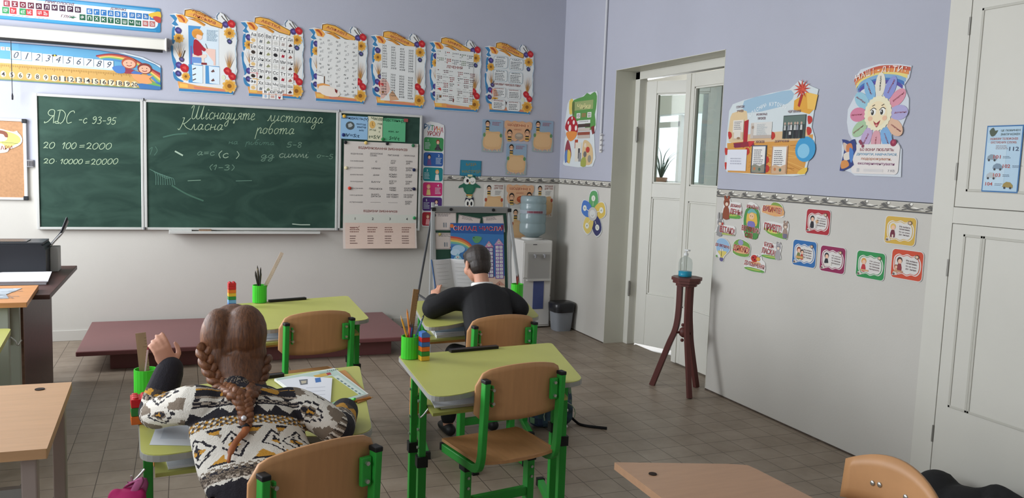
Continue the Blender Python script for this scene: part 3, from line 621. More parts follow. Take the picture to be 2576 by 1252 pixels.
# cursive hand: strokes on a unit body height, baseline 0
GL = {'Я': (.8, [[(.75, 0), (.7, .5), (.66, 1), (.3, 1.05), (.15, .8), (.35, .6), (.68, .6)], [(.62, .58), (.3, .15), (0, 0), (.0, .12)]]), 'Д': (.9, [[(.3, .1), (.34, 1.0)], [(.1, 1.0), (.5, 1.05), (.85, .7), (.7, .1), (.3, 0), (.05, .06), (.2, .16), (.6, -.04)]]), 'С': (.75, [[(.7, .85), (.6, 1.02), (.3, .9), (.12, .45), (.25, .04), (.6, .12)]]),
 '-': (.4, [[(.05, .32), (.35, .34)]]), 'с': (.45, [[(.38, .42), (.28, .52), (.1, .36), (.1, .1), (.25, 0), (.42, .14)]]), ' ': (.4, []), '·': (.3, [[(.1, .3), (.14, .32)]]),
 '0': (.5, [[(.22, .7), (.05, .45), (.08, .08), (.25, 0), (.42, .25), (.4, .6), (.24, .72)]]), '1': (.32, [[(.02, .48), (.2, .72), (.14, 0)]]), '2': (.5, [[(.06, .55), (.2, .72), (.38, .6), (.3, .3), (.08, .02), (.24, .1), (.46, .04)]]), '3': (.48, [[(.06, .64), (.24, .74), (.36, .6), (.18, .4)], [(.18, .4), (.38, .3), (.32, .04), (.06, .04)]]), '9': (.48, [[(.38, .6), (.24, .74), (.08, .58), (.2, .4), (.38, .55), (.36, .2), (.22, 0), (.06, .06)]]), '5': (.48, [[(.4, .72), (.14, .7), (.1, .42), (.32, .42), (.36, .14), (.18, 0), (.02, .08)]]), '=': (.5, [[(.05, .42), (.42, .46)], [(.05, .22), (.42, .26)]]), '8': (.46, [[(.36, .62), (.2, .74), (.08, .58), (.34, .24), (.24, 0), (.08, .16), (.36, .6)]]),
 'Ш': (1.3, [[(.0, .8), (.12, 1.0), (.2, .9), (.16, .2), (.3, 0), (.5, .2), (.62, 1.0)], [(.62, 1.0), (.56, .2), (.7, 0), (.9, .2), (1.04, 1.0)], [(1.04, 1.0), (.98, .2), (1.08, 0), (1.25, .14)]]), 'і': (.3, [[(.04, .2), (.14, .5)], [(.14, .5), (.1, .08), (.2, 0), (.3, .16)], [(.2, .68), (.22, .72)]]), 'н': (.5, [[(.06, .5), (.04, 0)], [(.04, .22), (.36, .3)], [(.38, .5), (.34, .06), (.5, .12)]]), 'а': (.5, [[(.36, .42), (.2, .5), (.05, .22), (.16, 0), (.34, .24), (.38, .48)], [(.38, .48), (.34, .08), (.5, .1)]]), 'д': (.5, [[(.36, .42), (.2, .5), (.05, .22), (.16, 0), (.34, .24), (.38, .48)], [(.38, .48), (.34, -.35), (.18, -.5), (.1, -.32), (.5, .12)]]), 'ц': (.55, [[(.06, .5), (.04, .08), (.16, 0), (.32, .2), (.36, .5)], [(.36, .5), (.34, .04), (.42, -.02), (.4, -.26), (.34, -.2), (.55, .1)]]), 'я': (.5, [[(.4, .5), (.22, .5), (.12, .36), (.22, .24), (.38, .28)], [(.4, .5), (.36, .06), (.5, .1)], [(.26, .24), (.12, .04), (.0, .0)]]), 'т': (.75, [[(.02, .36), (.1, .5), (.08, 0)], [(.08, .2), (.24, .5), (.32, .4), (.3, 0)], [(.3, .2), (.48, .5), (.56, .4), (.54, .04), (.75, .14)]]), 'е': (.42, [[(.06, .2), (.26, .3), (.3, .46), (.16, .5), (.06, .24), (.14, 0), (.4, .12)]]), 'л': (.5, [[(.0, .02), (.1, .06), (.24, .5)], [(.24, .5), (.3, .1), (.38, 0), (.5, .12)]]), 'и': (.52, [[(.06, .5), (.04, .08), (.16, 0), (.34, .22), (.38, .5)], [(.38, .5), (.36, .06), (.52, .12)]]), 'о': (.46, [[(.2, .5), (.05, .28), (.14, 0), (.34, .14), (.34, .42), (.2, .5), (.3, .44), (.46, .4)]]), 'п': (.52, [[(.06, .36), (.12, .5), (.08, 0)], [(.08, .2), (.26, .5), (.38, .4), (.36, .06), (.52, .12)]]), 'К': (.9, [[(0, .1), (.1, 0), (.24, .4), (.34, 1.0)], [(.2, 1.0), (.36, 1.02)], [(.8, 1.0), (.5, .6), (.3, .5)], [(.36, .5), (.6, .2), (.9, .04)]]), 'р': (.5, [[(.1, .5), (.02, -.45)], [(.08, .2), (.26, .5), (.38, .4), (.34, .06), (.5, .12)]]), 'б': (.46, [[(.42, .98), (.2, .86), (.06, .3), (.16, 0), (.34, .16), (.3, .44), (.1, .36)]]),
 '(': (.3, [[(.24, .8), (.08, .4), (.22, -.06)]]), ')': (.3, [[(.06, .8), (.24, .4), (.1, -.06)]]), 'м': (.6, [[(0, .02), (.14, .5), (.26, .1), (.42, .5), (.48, .06), (.6, .12)]]), 'к': (.5, [[(.1, .5), (.06, 0)], [(.4, .5), (.12, .24), (.3, .02), (.5, .1)]])}
def hand(pr, s, x0, y0, x1, y1, hpx, col=CH, wd=.0044, shear=.18):
    """write s from photo pixel (x0,y0) to (x1,y1) on the board"""
    tot = sum(GL[c][0] for c in s); P0 = onY(x0, y0, -.034); P1 = onY(x1, y1, -.034); hz = onY(x0, y0-hpx, -.034).z-P0.z; k = (P1.x-P0.x)/tot; a = 0
    for c in s:
        for st in GL[c][1]:
            pts = []
            for gx, gy in st:
                t = (a+gx)*k; f = t/max(1e-6, P1.x-P0.x); wx = P0.x+t+gy*hz*shear; wz = P0.z+(P1.z-P0.z)*f+gy*hz
                pts.append(((wx-pr.ox)/pr.w*100, (pr.oz-wz)/pr.h*100))
            pr.line(pts, wd, col, 1, 4)
        a += GL[c][0]
def board(nm, xa, xb, lab=None):
    pr = Pr(MB(xa, BZ1, -.034), xb-xa, BZ1-BZ0); pr.ox = xa; pr.oz = BZ1
    pr.box((xa, -.034, BZ0), (xb, -.006, BZ1), GR); return pr
wl_ = board('w', BX+.02, BX+.735); ce = board('c', BX+.765, BX+2.25); wr = board('r', BX+2.285, BX+2.98)
hand(wl_, 'ЯДС', 112, 309, 184, 311, 32); hand(wl_, '-с 93-95', 196, 309, 292, 313, 24)
hand(wl_, '20', 106, 373, 138, 373, 22); hand(wl_, '100', 155, 374, 192, 374, 22); hand(wl_, '=2000', 197, 375, 281, 375, 22)
hand(wl_, '20·', 107, 411, 146, 411, 17); hand(wl_, '10000', 151, 412, 208, 412, 17); hand(wl_, '=20000', 212, 415, 297, 412, 20)
hand(ce, 'Шіснадцяте', 477, 299, 641, 302, 34); hand(ce, 'листопада', 672, 304, 812, 311, 30); hand(ce, 'Класна', 447, 326, 561, 328, 30); hand(ce, 'робота', 643, 336, 740, 338, 30)
FA = '718f7c'
hand(ce, '5-8', 720, 370, 760, 371, 18, FA, .004); hand(ce, '(с )', 546, 396, 602, 398, 22, '9db39a', .005); hand(ce, 'а=с', 495, 390, 540, 391, 18, FA, .004); hand(ce, '(1-3)', 524, 427, 590, 428, 18, FA, .004); hand(ce, 'дд', 655, 397, 690, 397, 16, FA, .004); hand(ce, 'симмі', 700, 396, 775, 397, 20, '93a894', .004); hand(ce, 'о--5', 796, 396, 838, 400, 16, FA, .004); hand(ce, '1)', 372, 389, 396, 389, 26, '4f7263', .004)
hand(ce, 'на  робота', 575, 362, 690, 365, 14, '4d6f60', .004); hand(ce, '-', 466, 458, 510, 456, 10, FA, .006); hand(ce, '-', 586, 457, 640, 456, 6, '5f8070', .005)
for k in range(9):
    a = onY(376+k*5, 425+k*3, -.034); b = onY(392+k*6, 465, -.034); q = lambda p: ((p.x-ce.ox)/ce.w*100, (ce.oz-p.z)/ce.h*100)
    ce.line([q(a), q(V(((a.x+b.x)/2+.02, 0, (a.z+b.z)/2+.03))), q(b)], .004, '54786a', 1, 4)
q = lambda x, y: ((lambda p: ((p.x-ce.ox)/ce.w*100, (ce.oz-p.z)/ce.h*100))(onY(x, y, -.034)))
ce.line([q(432, 466), q(470, 488), q(512, 505)], .012, '3f6353', 1, 4); ce.line([q(410, 345), q(440, 338), q(470, 336)], .01, '44685a', 1, 4); ce.line([q(440, 380), q(460, 391)], .012, 'a3b8a4', 1); ce.line([q(735, 563), q(755, 565), q(780, 565)], .008, 'a9b8a8', 1)
wl_.obj('left_leaf', brd); ce.obj('centre_leaf', brd); wr.obj('right_leaf', brd)
for (xa, xb, y) in ((BX, BX+.745, -.044), (BX+.748, BX+2.266, -.044), (BX+2.27, BX+3.0, -.044)):
    g = G(); w = .02
    g.box((xa, y, BZ0-.012), (xa+w, -.004, BZ1+.012), ALU); g.box((xb-w, y, BZ0-.012), (xb, -.004, BZ1+.012), ALU)
    g.box((xa+w, y, BZ0-.012), (xb-w, -.004, BZ0+.008), ALU); g.box((xa+w, y, BZ1-.008), (xb-w, -.004, BZ1+.012), ALU); g.obj('leaf_frame', brd, bev=.003)
for x in (BX+.747, BX+2.268):
    for z in (BZ0-.01, BZ1): g = G(); g.cyl((x, -.05, z), (x, -.05, z+.02), .009, mat('6d6e70', .4, .7)); g.obj('hinge', brd)
t0 = onY(425, 583, -.09); t1 = onY(805, 583, -.09); tz = onY(600, 588, -.1).z
g = G(); g.box((t0.x, -.105, tz), (t1.x, -.002, tz+.008), ALU); g.box((t0.x, -.108, tz), (t1.x, -.1, tz+.022), ALU); g.box((t0.x, -.105, tz+.008), (t0.x+.17, -.004, tz+.03), ALU); g.obj('chalk_tray', brd, bev=.002)
a = onY(500, 580, -.06).x; b = onY(532, 580, -.06).x
g = G(); g.box((a, -.098, tz+.0085), (b, -.05, tz+.034), mat('7b6450', .9, noise=.15, nscale=80)); tag(g.obj('board_eraser', bev=.004), 'brown felt block lying in the chalk tray under the board', 'eraser')
for i, (x, l) in enumerate(((588, 'left'), (621, 'right'))):
    p = onY(x, 582, -.115); g = G(); g.cyl((p.x-.02, -.075, tz+.0145), (p.x+.02, -.072, tz+.0145), .006, mat('ececea', .8), n=10); tag(g.obj('chalk_stick'), 'short white chalk stick in the tray, %s of the two' % l, 'chalk', 'chalk in the tray')
# ---- things pinned on the right leaf
YB = -.046
def card(px, col, lines_, label, txt):
    x0, x1, z1, z0 = backquad(*bb(*px), YB); pr = Pr(MB(x0, z1, YB), x1-x0, z1-z0); pr.slab([(0, 0), (100, 0), (100, 100), (0, 100)], col, .001)
    for t, u, v, w, h in lines_: pr.txt(t, u, v, w, h, txt, 2, -.03, .012, .12)
    return pr, label
pr, l = card((857, 292, 926, 350), '8fb6d6', [('Швидкість(V)', 52, 10, 98, 16), ('км/год', 74, 34, 34, 9), ('км/хв', 76, 46, 32, 9), ('м/с', 76, 60, 18, 8), ('V=S:t', 44, 84, 50, 15)], 'blue formula card about speed pinned at the top of the right board leaf', '24405e')
pr.el(34, 42, 16, 18, '4b5456', 2); pr.poly([(26, 36), (36, 30), (44, 40), (38, 48), (28, 50)], 'a4aeb0', 3); tag(pr.obj('formula_card'), l, 'card', 'formula cards')
pr, l = card((925, 293, 963, 354), 'd4d2b6', [('Час(t)', 58, 10, 72, 16), ('год', 80, 30, 30, 8), ('хв', 78, 46, 18, 8), ('с', 78, 62, 8, 6), ('24 год', 32, 56, 44, 8), ('t=S:V', 46, 84, 78, 15)], 'beige formula card about time between the blue and green cards', '34503a')
pr.el(30, 34, 20, 16, 'd8ad62', 2); pr.line([(30, 24), (30, 36), (38, 40)], .004, '7a5a22', 3); tag(pr.obj('formula_card'), l, 'card', 'formula cards')
pr, l = card((962, 298, 1020, 356), '5aa97c', [('Відстань(S)', 50, 9, 98, 17), ('км, м', 48, 58, 44, 8), ('S=V·t', 52, 86, 44, 16)], 'green formula card about distance beside the bare board corner', '1e4a34')
pr.rect(92, -2, 110, 12, '9a4a48', 3); tag(pr.obj('formula_card'), l, 'card', 'formula cards')
# big hanging sheet, its lower end curling off the wall
x0, x1, z1, z0 = backquad((859, 354), (1050, 362), (868, 624), (1048, 623), YB)
pr = Pr(MB(x0, z1, YB-.003), x1-x0, z1-z0)
for k in range(25):
    pr.slab([(0, 4*k), (100, 4*k), (100, 4*k+4), (0, 4*k+4)], 'cfc3bb', .0012); v_ = 4*k+2; pr.rect(.5 if v_ < 77 else 3, 4*k, 99.5 if v_ < 77 else 98, 4*k+4, 'cdc6bf' if v_ < 67 else 'c7c9bf' if v_ < 77 else 'd2bcae', 1)
pr.txt('ВІДМІНЮВАННЯ ІМЕННИКІВ', 52, 6, 66, 2.6, '7a3a34', 3, -.01, .02); pr.txt('ВІДМІНИ ІМЕННИКІВ', 50, 65, 46, 2.4, '7a3a34', 3, -.01, .02)
for i, t in enumerate(['НАЗИВНИЙ', 'РОДОВИЙ', 'ДАВАЛЬНИЙ', 'ЗНАХІДНИЙ', 'ОРУДНИЙ', 'МІСЦЕВИЙ', 'КЛИЧНИЙ']):
    v = 18+i*6.4; pr.txt(t, 17, v, 17, 1.5, '4a484c', 3)
    if i == 0: pr.txt('Є', 43, v, None, 1.7, '4a484c', 3)
    elif i < 6: pr.txt(['', 'НЕМАЄ', 'ДАМ', 'БАЧУ', 'ПИШАЮСЬ', 'ЗНАХО-\nДИТЬСЯ'][i], 43, v, [0, 12, 8, 12, 18, 13][i], 1.6 if i < 5 else 3.6, '4a484c', 3, 0, .01)
    else: pr.line([(36, v), (50, v)], .002, '4a484c', 3); pr.line([(60, v), (73, v)], .002, '4a484c', 3)
    if i < 6: pr.txt(['ХТО?\nЩО?', 'КОГО?\nЧОГО?', 'КОМУ?\nЧОМУ?', 'КОГО?\nЩО?', 'КИМ?\nЧИМ?', 'НА КОМУ?\nНА ЧОМУ?'][i], 66, v, [7, 10, 11, 10, 9, 16][i], 3.8, '4a484c', 3, 0, .01)
    pr.txt(['КАЗКА\nДУБ', 'КАЗКИ\nДУБА', 'КАЗЦІ\nДУБУ', 'КАЗКУ\nДУБ', 'КАЗКОЮ\nДУБОМ', 'НА КАЗЦІ\nНА ДУБІ', 'КАЗКО\nДУБЕ'][i], 88, v, 9 if i not in (4, 5) else 13, 3.8, '4a484c', 3, 0, .01)
for i, t in enumerate(['ВІДМІНОК', 'ДОПОМІЖНЕ\nСЛОВО', 'ПИТАННЯ', 'ПРИКЛАД']): pr.txt(t, [17, 43, 66, 88][i], 11.6, [16, 17, 15, 15][i], 1.6 if i != 1 else 3.4, '5a585c', 3, 0, .005)
for i in range(4):
    u = 16+i*23.5; pr.txt(str(i+1), u, 72, None, 2.4, '38383c', 3, 0, .015)
    pr.lines(u-7, 80, 14, 3, 2, '7e5a52', 3, i); pr.lines(u-7, 88, 10, 4, 2.2, '7a625c', 3, i+5)
pr.line([(10, 81), (16, 81)], .003, '7a4038', 4); pr.line([(22, 79), (19, 81), (22, 83)], .003, '7a4038', 4)
for i in range(len(pr.v)):                       # the foot of the sheet hangs free below the board and bows forward
    v = pr.v[i]; t = max(0, (BZ0+.06-v.z)/.2); pr.v[i] = V((v.x, v.y-.028*t*t+.0*t, v.z))
tag(pr.obj('noun_cases_sheet'), 'large cream hanging sheet with a printed table of noun cases on the right leaf', 'poster')
MAG = [(866, 292, 'd8a83a', 'yellow round magnet holding the blue speed card', 0), (864, 339, '1f2f6a', 'dark blue round magnet under the blue speed card', 0), (963, 350, '2e7d46', 'small green magnet at the foot of the beige time card', 0), (869, 358, '17181c', 'black round magnet at the top left of the large noun sheet', 1), (920, 359, 'd8bc6e', 'pale yellow magnet on the top edge of the noun sheet', 1), (974, 361, '1b1a20', 'black magnet on the middle of the noun sheet top edge', 1), (1039, 366, '2f6d48', 'dark green magnet at the top right of the noun sheet', 1), (870, 422, 'd9cda4', 'cream magnet on the left side of the noun sheet', 1), (879, 473, 'c8402e', 'red magnet on the left side of the noun sheet', 1), (1041, 427, '1c2448', 'navy magnet on the right edge of the noun sheet, upper of two', 1), (1041, 475, '20203f', 'navy magnet on the right edge of the noun sheet, lower of two', 1), (1042, 548, '2f8a52', 'green magnet near the lower right of the noun sheet', 1)]
for x, y, c, l, on in MAG:
    p = onY(x, y, YB-.005); g = G(); M = Matrix.Translation((p.x, YB-.0052*on-.002, p.z)) @ Matrix.Rotation(PI/2, 4, 'X')
    g.lathe([(0, 0), (.0145, 0), (.0145, .006), (.011, .009), (0, .0095)], mat(c, .35), 18, M=M); tag(g.obj('board_magnet'), l, 'magnet', 'magnets on the chalkboard')
# ---- lesson routine strip
pr = backpr((1064, 302), (1118, 309), (1062, 572), (1112, 568), off=.005)
pr.slab([(4, 6), (10, 2), (30, 0), (70, 1), (97, 3), (100, 8), (100, 98), (96, 100), (4, 100), (0, 97), (0, 10)], 'd9dada', .003)
for i, (ch, c) in enumerate(zip('РУТИНА', ['2f5f8a', '3d7fb0', '2f7d4e', 'b5353e', 'd58a3a', 'b03050'])): pr.txt(ch, 10+i*15.5, 5+i*.5, 14, 5, c, 2, -.03, .05)
pr.txt('УРОКУ', 50, 11.4, 66, 4.4, 'a52f3c', 2, -.03, .04)
for i, c in enumerate(['3c8a52', '2f5a9c', '1d7f86', 'c2326e', '4b2d70', 'a32636']):
    v = 15+i*14.2; pr.poly(pr.rr(3, v, 97, v+13, 10), c, 2); L = i in (0, 2, 4); a = 8 if L else 62
    pr.txt(str(i+1), a+14, v+2.8, None, 2.2, 'dfe6e6', 3, 0, .03); pr.lines(a, v+5, 30, 5, 1.3, 'c9d6da', 3, i)
    hx = 70 if L else 30; pr.el(hx, v+4, 9, 2.2, ['8a3a2e', '2a2430', 'd9a24e', 'd9a26e', '3a2430', '8a5a3a'][i], 3); pr.el(hx, v+4.6, 6, 1.6, 'e0b49c', 4); pr.poly([(hx-10, v+12), (hx-7, v+6.6), (hx+7, v+6.6), (hx+11, v+12)], ['4b4650', '6b4a80', 'dcdcd8', 'd8c27c', 'dcdcd8', 'd99a9a'][i], 3)
    if i == 0: pr.line([(66, v+9), (56, v+11.4)], .012, '3a3438', 4); pr.line([(74, v+9), (88, v+12)], .012, '3a3438', 4)
tag(pr.obj('routine_poster'), 'tall narrow strip of numbered coloured cards just right of the chalkboard', 'poster')
# ---- bee cards
def bee(pr, u, v, s, l, head='e0b08c'):
    k = pr.w/pr.h
    pr.el(u, v, s, s*k*1.25, '2e2622', l); pr.el(u, v+s*k*.35, s*.8, s*k*.9, head, l+1)
    for e in (-.35, .35): pr.el(u+e*s, v+s*k*.2, s*.16, s*k*.2, '2a2020', l+2, 0, 8)
    for i in range(4): pr.rect(u-s*.7, v+s*k*(1.3+.45*i), u+s*.7, v+s*k*(1.75+.45*i), ['2c2624', 'd8b05a'][i % 2], l)
def beecard(px, lower, label):
    pr = backpr(*bb(*px), off=.005); base = 'd6d2ca' if lower else '8ea5ba'
    pr.slab(pr.rr(0, 0, 100, 100, 6), base, .003); 
    if not lower: pr.poly([(0, 92), (6, 40), (94, 40), (100, 92), (92, 100), (8, 100)], '9aa7a6', 1, 2)
    pr.poly([(8, 56), (14, 46), (20, 36), (50, 38), (84, 36), (86, 48), (96, 58), (94, 78), (86, 90), (50, 94), (12, 88), (4, 72)], 'd2aa7c', 2, 3); pr.poly([(12, 60), (24, 44), (76, 44), (88, 62), (80, 82), (20, 82)], 'd7b284', 3, 3)
    for u in (6, 86): pr.el(u+4, 48, 6, 6, '5f8a5c' if not lower else 'a34a34', 4)
    for i in range(7): pr.el(12+i*12.5, 93+(i % 2)*2, 4, 3, ['c8a08c', 'b9989a', 'cfae9a'][i % 3], 4, 0, 8)
    bee(pr, 24, 12, 11, 5)
    if lower: pr.txt('ЧИТАННЯ\nДЛЯ ТЕБЕ', 72, 9, 46, 14, '8e4a44', 5, 0, .02); pr.lines(54, 20, 34, 4, 3.4, '8a8a8c', 5, 1)
    else: pr.lines(46, 7, 46, 3, 4, 'a05a66', 5, 3)
    return tag(pr.obj('bee_card'), label, 'wall sticker', 'bee cards on the back wall')
beecard((1213, 301, 1265, 382), False, 'blue topped bee card above the border, left of the daily five sign')
beecard((1340, 303, 1391, 382), False, 'blue topped bee card above the border, right of the daily five sign')
beecard((1273, 361, 1324, 440), False, 'blue topped bee card just above the border, under the other three')
beecard((1217, 463, 1267, 545), True, 'orange bee card below the border, left of the lower daily five sign')
beecard((1346, 464, 1392, 546), True, 'orange bee card half hidden behind the water bottle, by the wall corner')
beecard((1283, 524, 1335, 604), True, 'orange bee card lowest on the wall, beside the water bottle')
def beesign(px, label, t):
    pr = backpr(*bb(*px), off=.005)
    pr.slab([(2, 8), (12, 2), (24, 8), (36, 2), (50, 7), (64, 2), (76, 8), (88, 3), (98, 10), (97, 36), (92, 44), (96, 70), (84, 96), (72, 90), (60, 96), (50, 88), (40, 96), (26, 90), (14, 98), (3, 66), (8, 44), (2, 34)], 'd3a47e', .003, 2)
    pr.poly(pr.rr(9, 14, 90, 32, 6), 'd9ab84', 1); pr.txt(t, 49, 23, 74, 13, '9a4632', 2, -.02, .03); pr.txt('цікаво', 48, 42, 26, 8, 'b5735a', 2, 0, .01)
    bee(pr, 20, 58, 9, 3); bee(pr, 82, 52, 9, 3); pr.el(53, 72, 15, 16, 'a39484' if '3' in t else 'b0502e', 3); pr.el(53, 68, 11, 6, 'b8aa98' if '3' in t else 'c46a44', 4)
    return tag(pr.obj('bee_sign'), label, 'wall sticker', 'bee cards on the back wall')
beesign((1268, 303, 1339, 358), 'orange cloud sign with the heading ending in 3, between the upper bee cards', 'ЩОДЕННІ 3')
beesign((1273, 463, 1344, 516), 'orange cloud sign with the heading ending in 5, below the border', 'ЩОДЕННІ 5')
# ---- owls
pr = backpr(*bb(1157, 402, 1212, 444), off=.005)
pr.slab([(2, 2), (98, 4), (97, 98), (72, 100), (50, 94), (28, 100), (0, 96)], '25687f', .003); pr.rect(4, 5, 95, 92, '2f7d98', 1); pr.txt('МІЙ', 50, 26, 46, 20, '8a7a44', 2, 0, .02); pr.txt('НАСТРІЙ', 52, 68, 84, 22, '8f8344', 2, 0, .02); pr.line([(50, 40), (50, 92)], .003, '1f5268', 1)
tag(pr.obj('mood_book_sticker'), 'teal open book sticker with faint lettering above the owls', 'wall sticker')
def owl(px, body, label, wing):
    pr = backpr(*bb(*px), off=.005)
    pr.slab([(28, 4), (40, 8), (60, 8), (74, 2), (78, 22), (76, 36), (98, 50), (100, 60), (80, 58), (74, 76), (64, 90), (66, 100), (36, 100), (38, 90), (26, 76), (20, 58), (0, 62), (4, 50), (24, 38), (22, 20)], body, .003, 2)
    for u in (37, 63): pr.el(u, 27, 15, 17, 'e4e3dc', 1); pr.el(u+(3 if u < 50 else 0), 27, 6, 8, '1c1a20', 2)
    if wing: pr.line([(56, 29), (63, 34), (70, 28)], .003, '2c2a30', 3, 3); pr.el(63, 27, 6.5, 8.5, 'e4e3dc', 2)
    pr.poly([(46, 34), (54, 34), (50, 44)], 'c58a4a', 3); pr.poly([(32, 50), (68, 50), (62, 80), (50, 86), (38, 80)], '2f6f56' if wing else '3a4064', 1, 2); pr.rect(36, 90, 64, 97, 'b98a4a', 2); pr.rect(40, -2, 62, 5, 'd9d2a0', 3)
    return tag(pr.obj('owl_sticker'), label, 'wall sticker', 'owl stickers')
owl((1154, 440, 1208, 494), '276450', 'green winking owl sticker below the teal book', True)
owl((1160, 494, 1200, 560), '23263c', 'dark navy owl sticker peeping over the easel', False)
# ================================================================ printed things on the right wall
def person_icon(pr, u, v, s, l, hair, top, skin='e2b69c'):
    k = pr.w/pr.h
    pr.poly([(u-s*.9, v+s*k*3.2), (u-s*.6, v+s*k*1.1), (u+s*.6, v+s*k*1.1), (u+s*.9, v+s*k*3.2)], top, l, 2); pr.el(u, v, s, s*k, hair, l+1); pr.el(u+s*.12, v+s*k*.3, s*.72, s*k*.72, skin, l+2)
# ---- mushroom notice board
pr = rightpr((1421, 236), (1503, 236), (1420, 418), (1496, 424), off=.005)
pr.slab([(4, 20), (12, 6), (40, 6), (60, 2), (70, 0), (92, 0), (100, 4), (99, 48), (94, 54), (98, 74), (94, 98), (6, 98), (2, 90), (2, 60), (8, 56), (0, 46)], 'cfd6d8', .003, 2)
pr.poly([(12, 8), (24, 6), (26, 24), (14, 26)], 'd8c062', 1, 2); pr.poly([(22, 10), (36, 6), (58, 4), (68, 0), (78, 3), (90, 0), (98, 6), (97, 22), (94, 30), (98, 44), (82, 50), (66, 46), (64, 38), (30, 36), (24, 28)], '58904c', 2, 2)
pr.rect(30, 10, 88, 22, '93a06a', 3); pr.txt('Чайка', 60, 17, 42, 7, 'd7cf96', 4, -.05, .02, .3); pr.poly([(22, 12), (30, 10), (30, 28), (24, 26)], '5a6a3a', 3, 2)
for u, t in ((44, '15'), (78, '22')): pr.rect(u-6, 26, u+6, 33, 'e2e0da', 4); pr.txt(t, u, 29.5, 8, 4.5, '3c3c3c', 5, 0, .02)
pr.rect(54, 26.5, 68, 32, '8a7a4c', 4)
pr.poly([(2, 46), (6, 36), (16, 30), (30, 30), (40, 38), (46, 48), (38, 54), (20, 52)], 'a72430', 4, 3)
for u, v, a, b in ((18, 46, 4.5, 5), (30, 38, 3.4, 3), (12, 38, 2.6, 2.4), (38, 46, 3.6, 3.6), (24, 32, 2, 2)): pr.el(u, v, a, b, 'e3dcd6', 5)
pr.poly([(6, 52), (20, 50), (42, 52), (36, 60), (22, 64), (12, 60)], 'd98a45', 5, 3)
for v, c in ((36, 'dcdcda'), (41, '4a3c38'), (46.5, 'bfb3aa'), (52, '8e4a3a'), (56, 'bcb0a6')): pr.rect(44, v, 82, v+4.6, c, 5)
pr.lines(48, 37.4, 30, 1, 2, '7a7a7c', 6, 4)
pr.poly([(84, 46), (94, 44), (96, 54), (90, 56)], '7a3436', 4); pr.rect(36, 62, 46, 74, 'a84a32', 3)
pr.poly([(8, 66), (14, 62), (22, 72), (26, 84), (18, 94), (8, 90), (4, 78)], '8e3f4a', 3, 3); pr.poly([(4, 80), (12, 76), (14, 90), (6, 94)], '5a7ab0', 4, 3); pr.poly([(14, 76), (24, 80), (22, 94), (14, 92)], 'd2b65a', 4, 3)
pr.rect(38, 66, 58, 92, 'd6d1c4', 4); pr.rect(48, 74, 54, 88, '4a4a50', 5); pr.rect(50, 80, 58, 92, '8b8b8c', 5)
pr.poly([(62, 66), (76, 64), (92, 74), (92, 94), (64, 94)], 'cfb488', 3, 3); pr.el(78, 76, 6, 4, 'b5443a', 5); pr.el(70, 82, 5, 4, '6d6a68', 5); pr.el(84, 88, 5, 5, '8f8a80', 5); pr.el(70, 70, 4, 3, 'd8c8b4', 5); pr.poly([(60, 88), (72, 86), (74, 98), (58, 98)], '9aa04e', 5, 2)
tag(pr.obj('calendar_poster'), 'red mushroom and green tree poster on the lavender wall beside the corner', 'poster')
# ---- fan flower of five petals
pr = rightpr((1460, 478), (1526, 482), (1464, 594), (1520, 598), off=.005)
for k, (a, c) in enumerate(((90, '5c9c62'), (18, 'd0b45a'), (-54, '3c3f68'), (-126, 'd3bd6a'), (162, '4a74b8'))):
    t = math.radians(a); cu, cv = 50+26*math.cos(t), 50-27*math.sin(t)
    out = [(50+8*math.cos(t+1.3), 50-8*math.sin(t+1.3)), (cu+20*math.cos(t+1.5), cv-18*math.sin(t+1.5)), (50+52*math.cos(t+.24), 50-52*math.sin(t+.24)), (50+53*math.cos(t-.24), 50-53*math.sin(t-.24)), (cu+20*math.cos(t-1.5), cv-18*math.sin(t-1.5)), (50+8*math.cos(t-1.3), 50-8*math.sin(t-1.3))]
    pr.slab(out, 'cfd2d0', .002+.0003*k, 3); pr.poly([(50+(u-50)*.94, 50+(v-50)*.94) for u, v in out], c, 1+k, 3)
    pr.el(50+36*math.cos(t), 50-34*math.sin(t), 8, 6.5, 'dadccf', 7); pr.txt(str(k+1), 50+36*math.cos(t), 50-34*math.sin(t), None, 6, '33405a', 8, t-PI/2, .01)
    pr.line([(50+18*math.cos(t), 50-18*math.sin(t)), (50+27*math.cos(t), 50-26*math.sin(t))], .006, 'e4e0cc', 7)
pr.el(50, 50, 19, 15, 'b9b7b4', 9); pr.el(50, 50, 12, 9, 'cfd0cc', 10); pr.line([(46, 52), (50, 55), (55, 51)], .003, '5a5a60', 11, 3)
tag(pr.obj('petal_dial_sticker'), 'five coloured petal dial sticker low on the wall left of the door', 'wall sticker')
# ---- class corner board with slotted sheets
CQ = ((1826, 232), (2060, 214), (1828, 440), (2048, 441))
pr = rightpr(*CQ, off=.006)
pr.slab([(2, 22), (6, 14), (20, 10), (50, 5), (70, 3), (80, -6), (92, 2), (99, 6), (97, 20), (95, 46), (99, 58), (99, 74), (94, 84), (92, 98), (80, 100), (40, 100), (4, 98), (0, 92), (1, 50)], 'cdd6d8', .004)
pr.poly([(20, 11), (50, 6), (72, 4), (74, 14), (60, 22), (24, 26)], '9ab8cc', 1, 2); pr.poly([(4, 30), (10, 24), (24, 24), (26, 56), (20, 62), (4, 60)], 'd8bf96', 1, 2)
pr.poly([(2, 62), (97, 54), (97, 72), (92, 84), (90, 97), (60, 99), (5, 98)], 'cf9548', 1); pr.poly([(26, 52), (92, 48), (94, 60), (26, 62)], 'd6b58c', 2)
for i in range(26): pr.line([(30+rnd.random()*64, 64+rnd.random()*32), (30+rnd.random()*64, 64+rnd.random()*32)], .003, ['b87a30', 'e0b060', 'a5682a'][i % 3], 2)
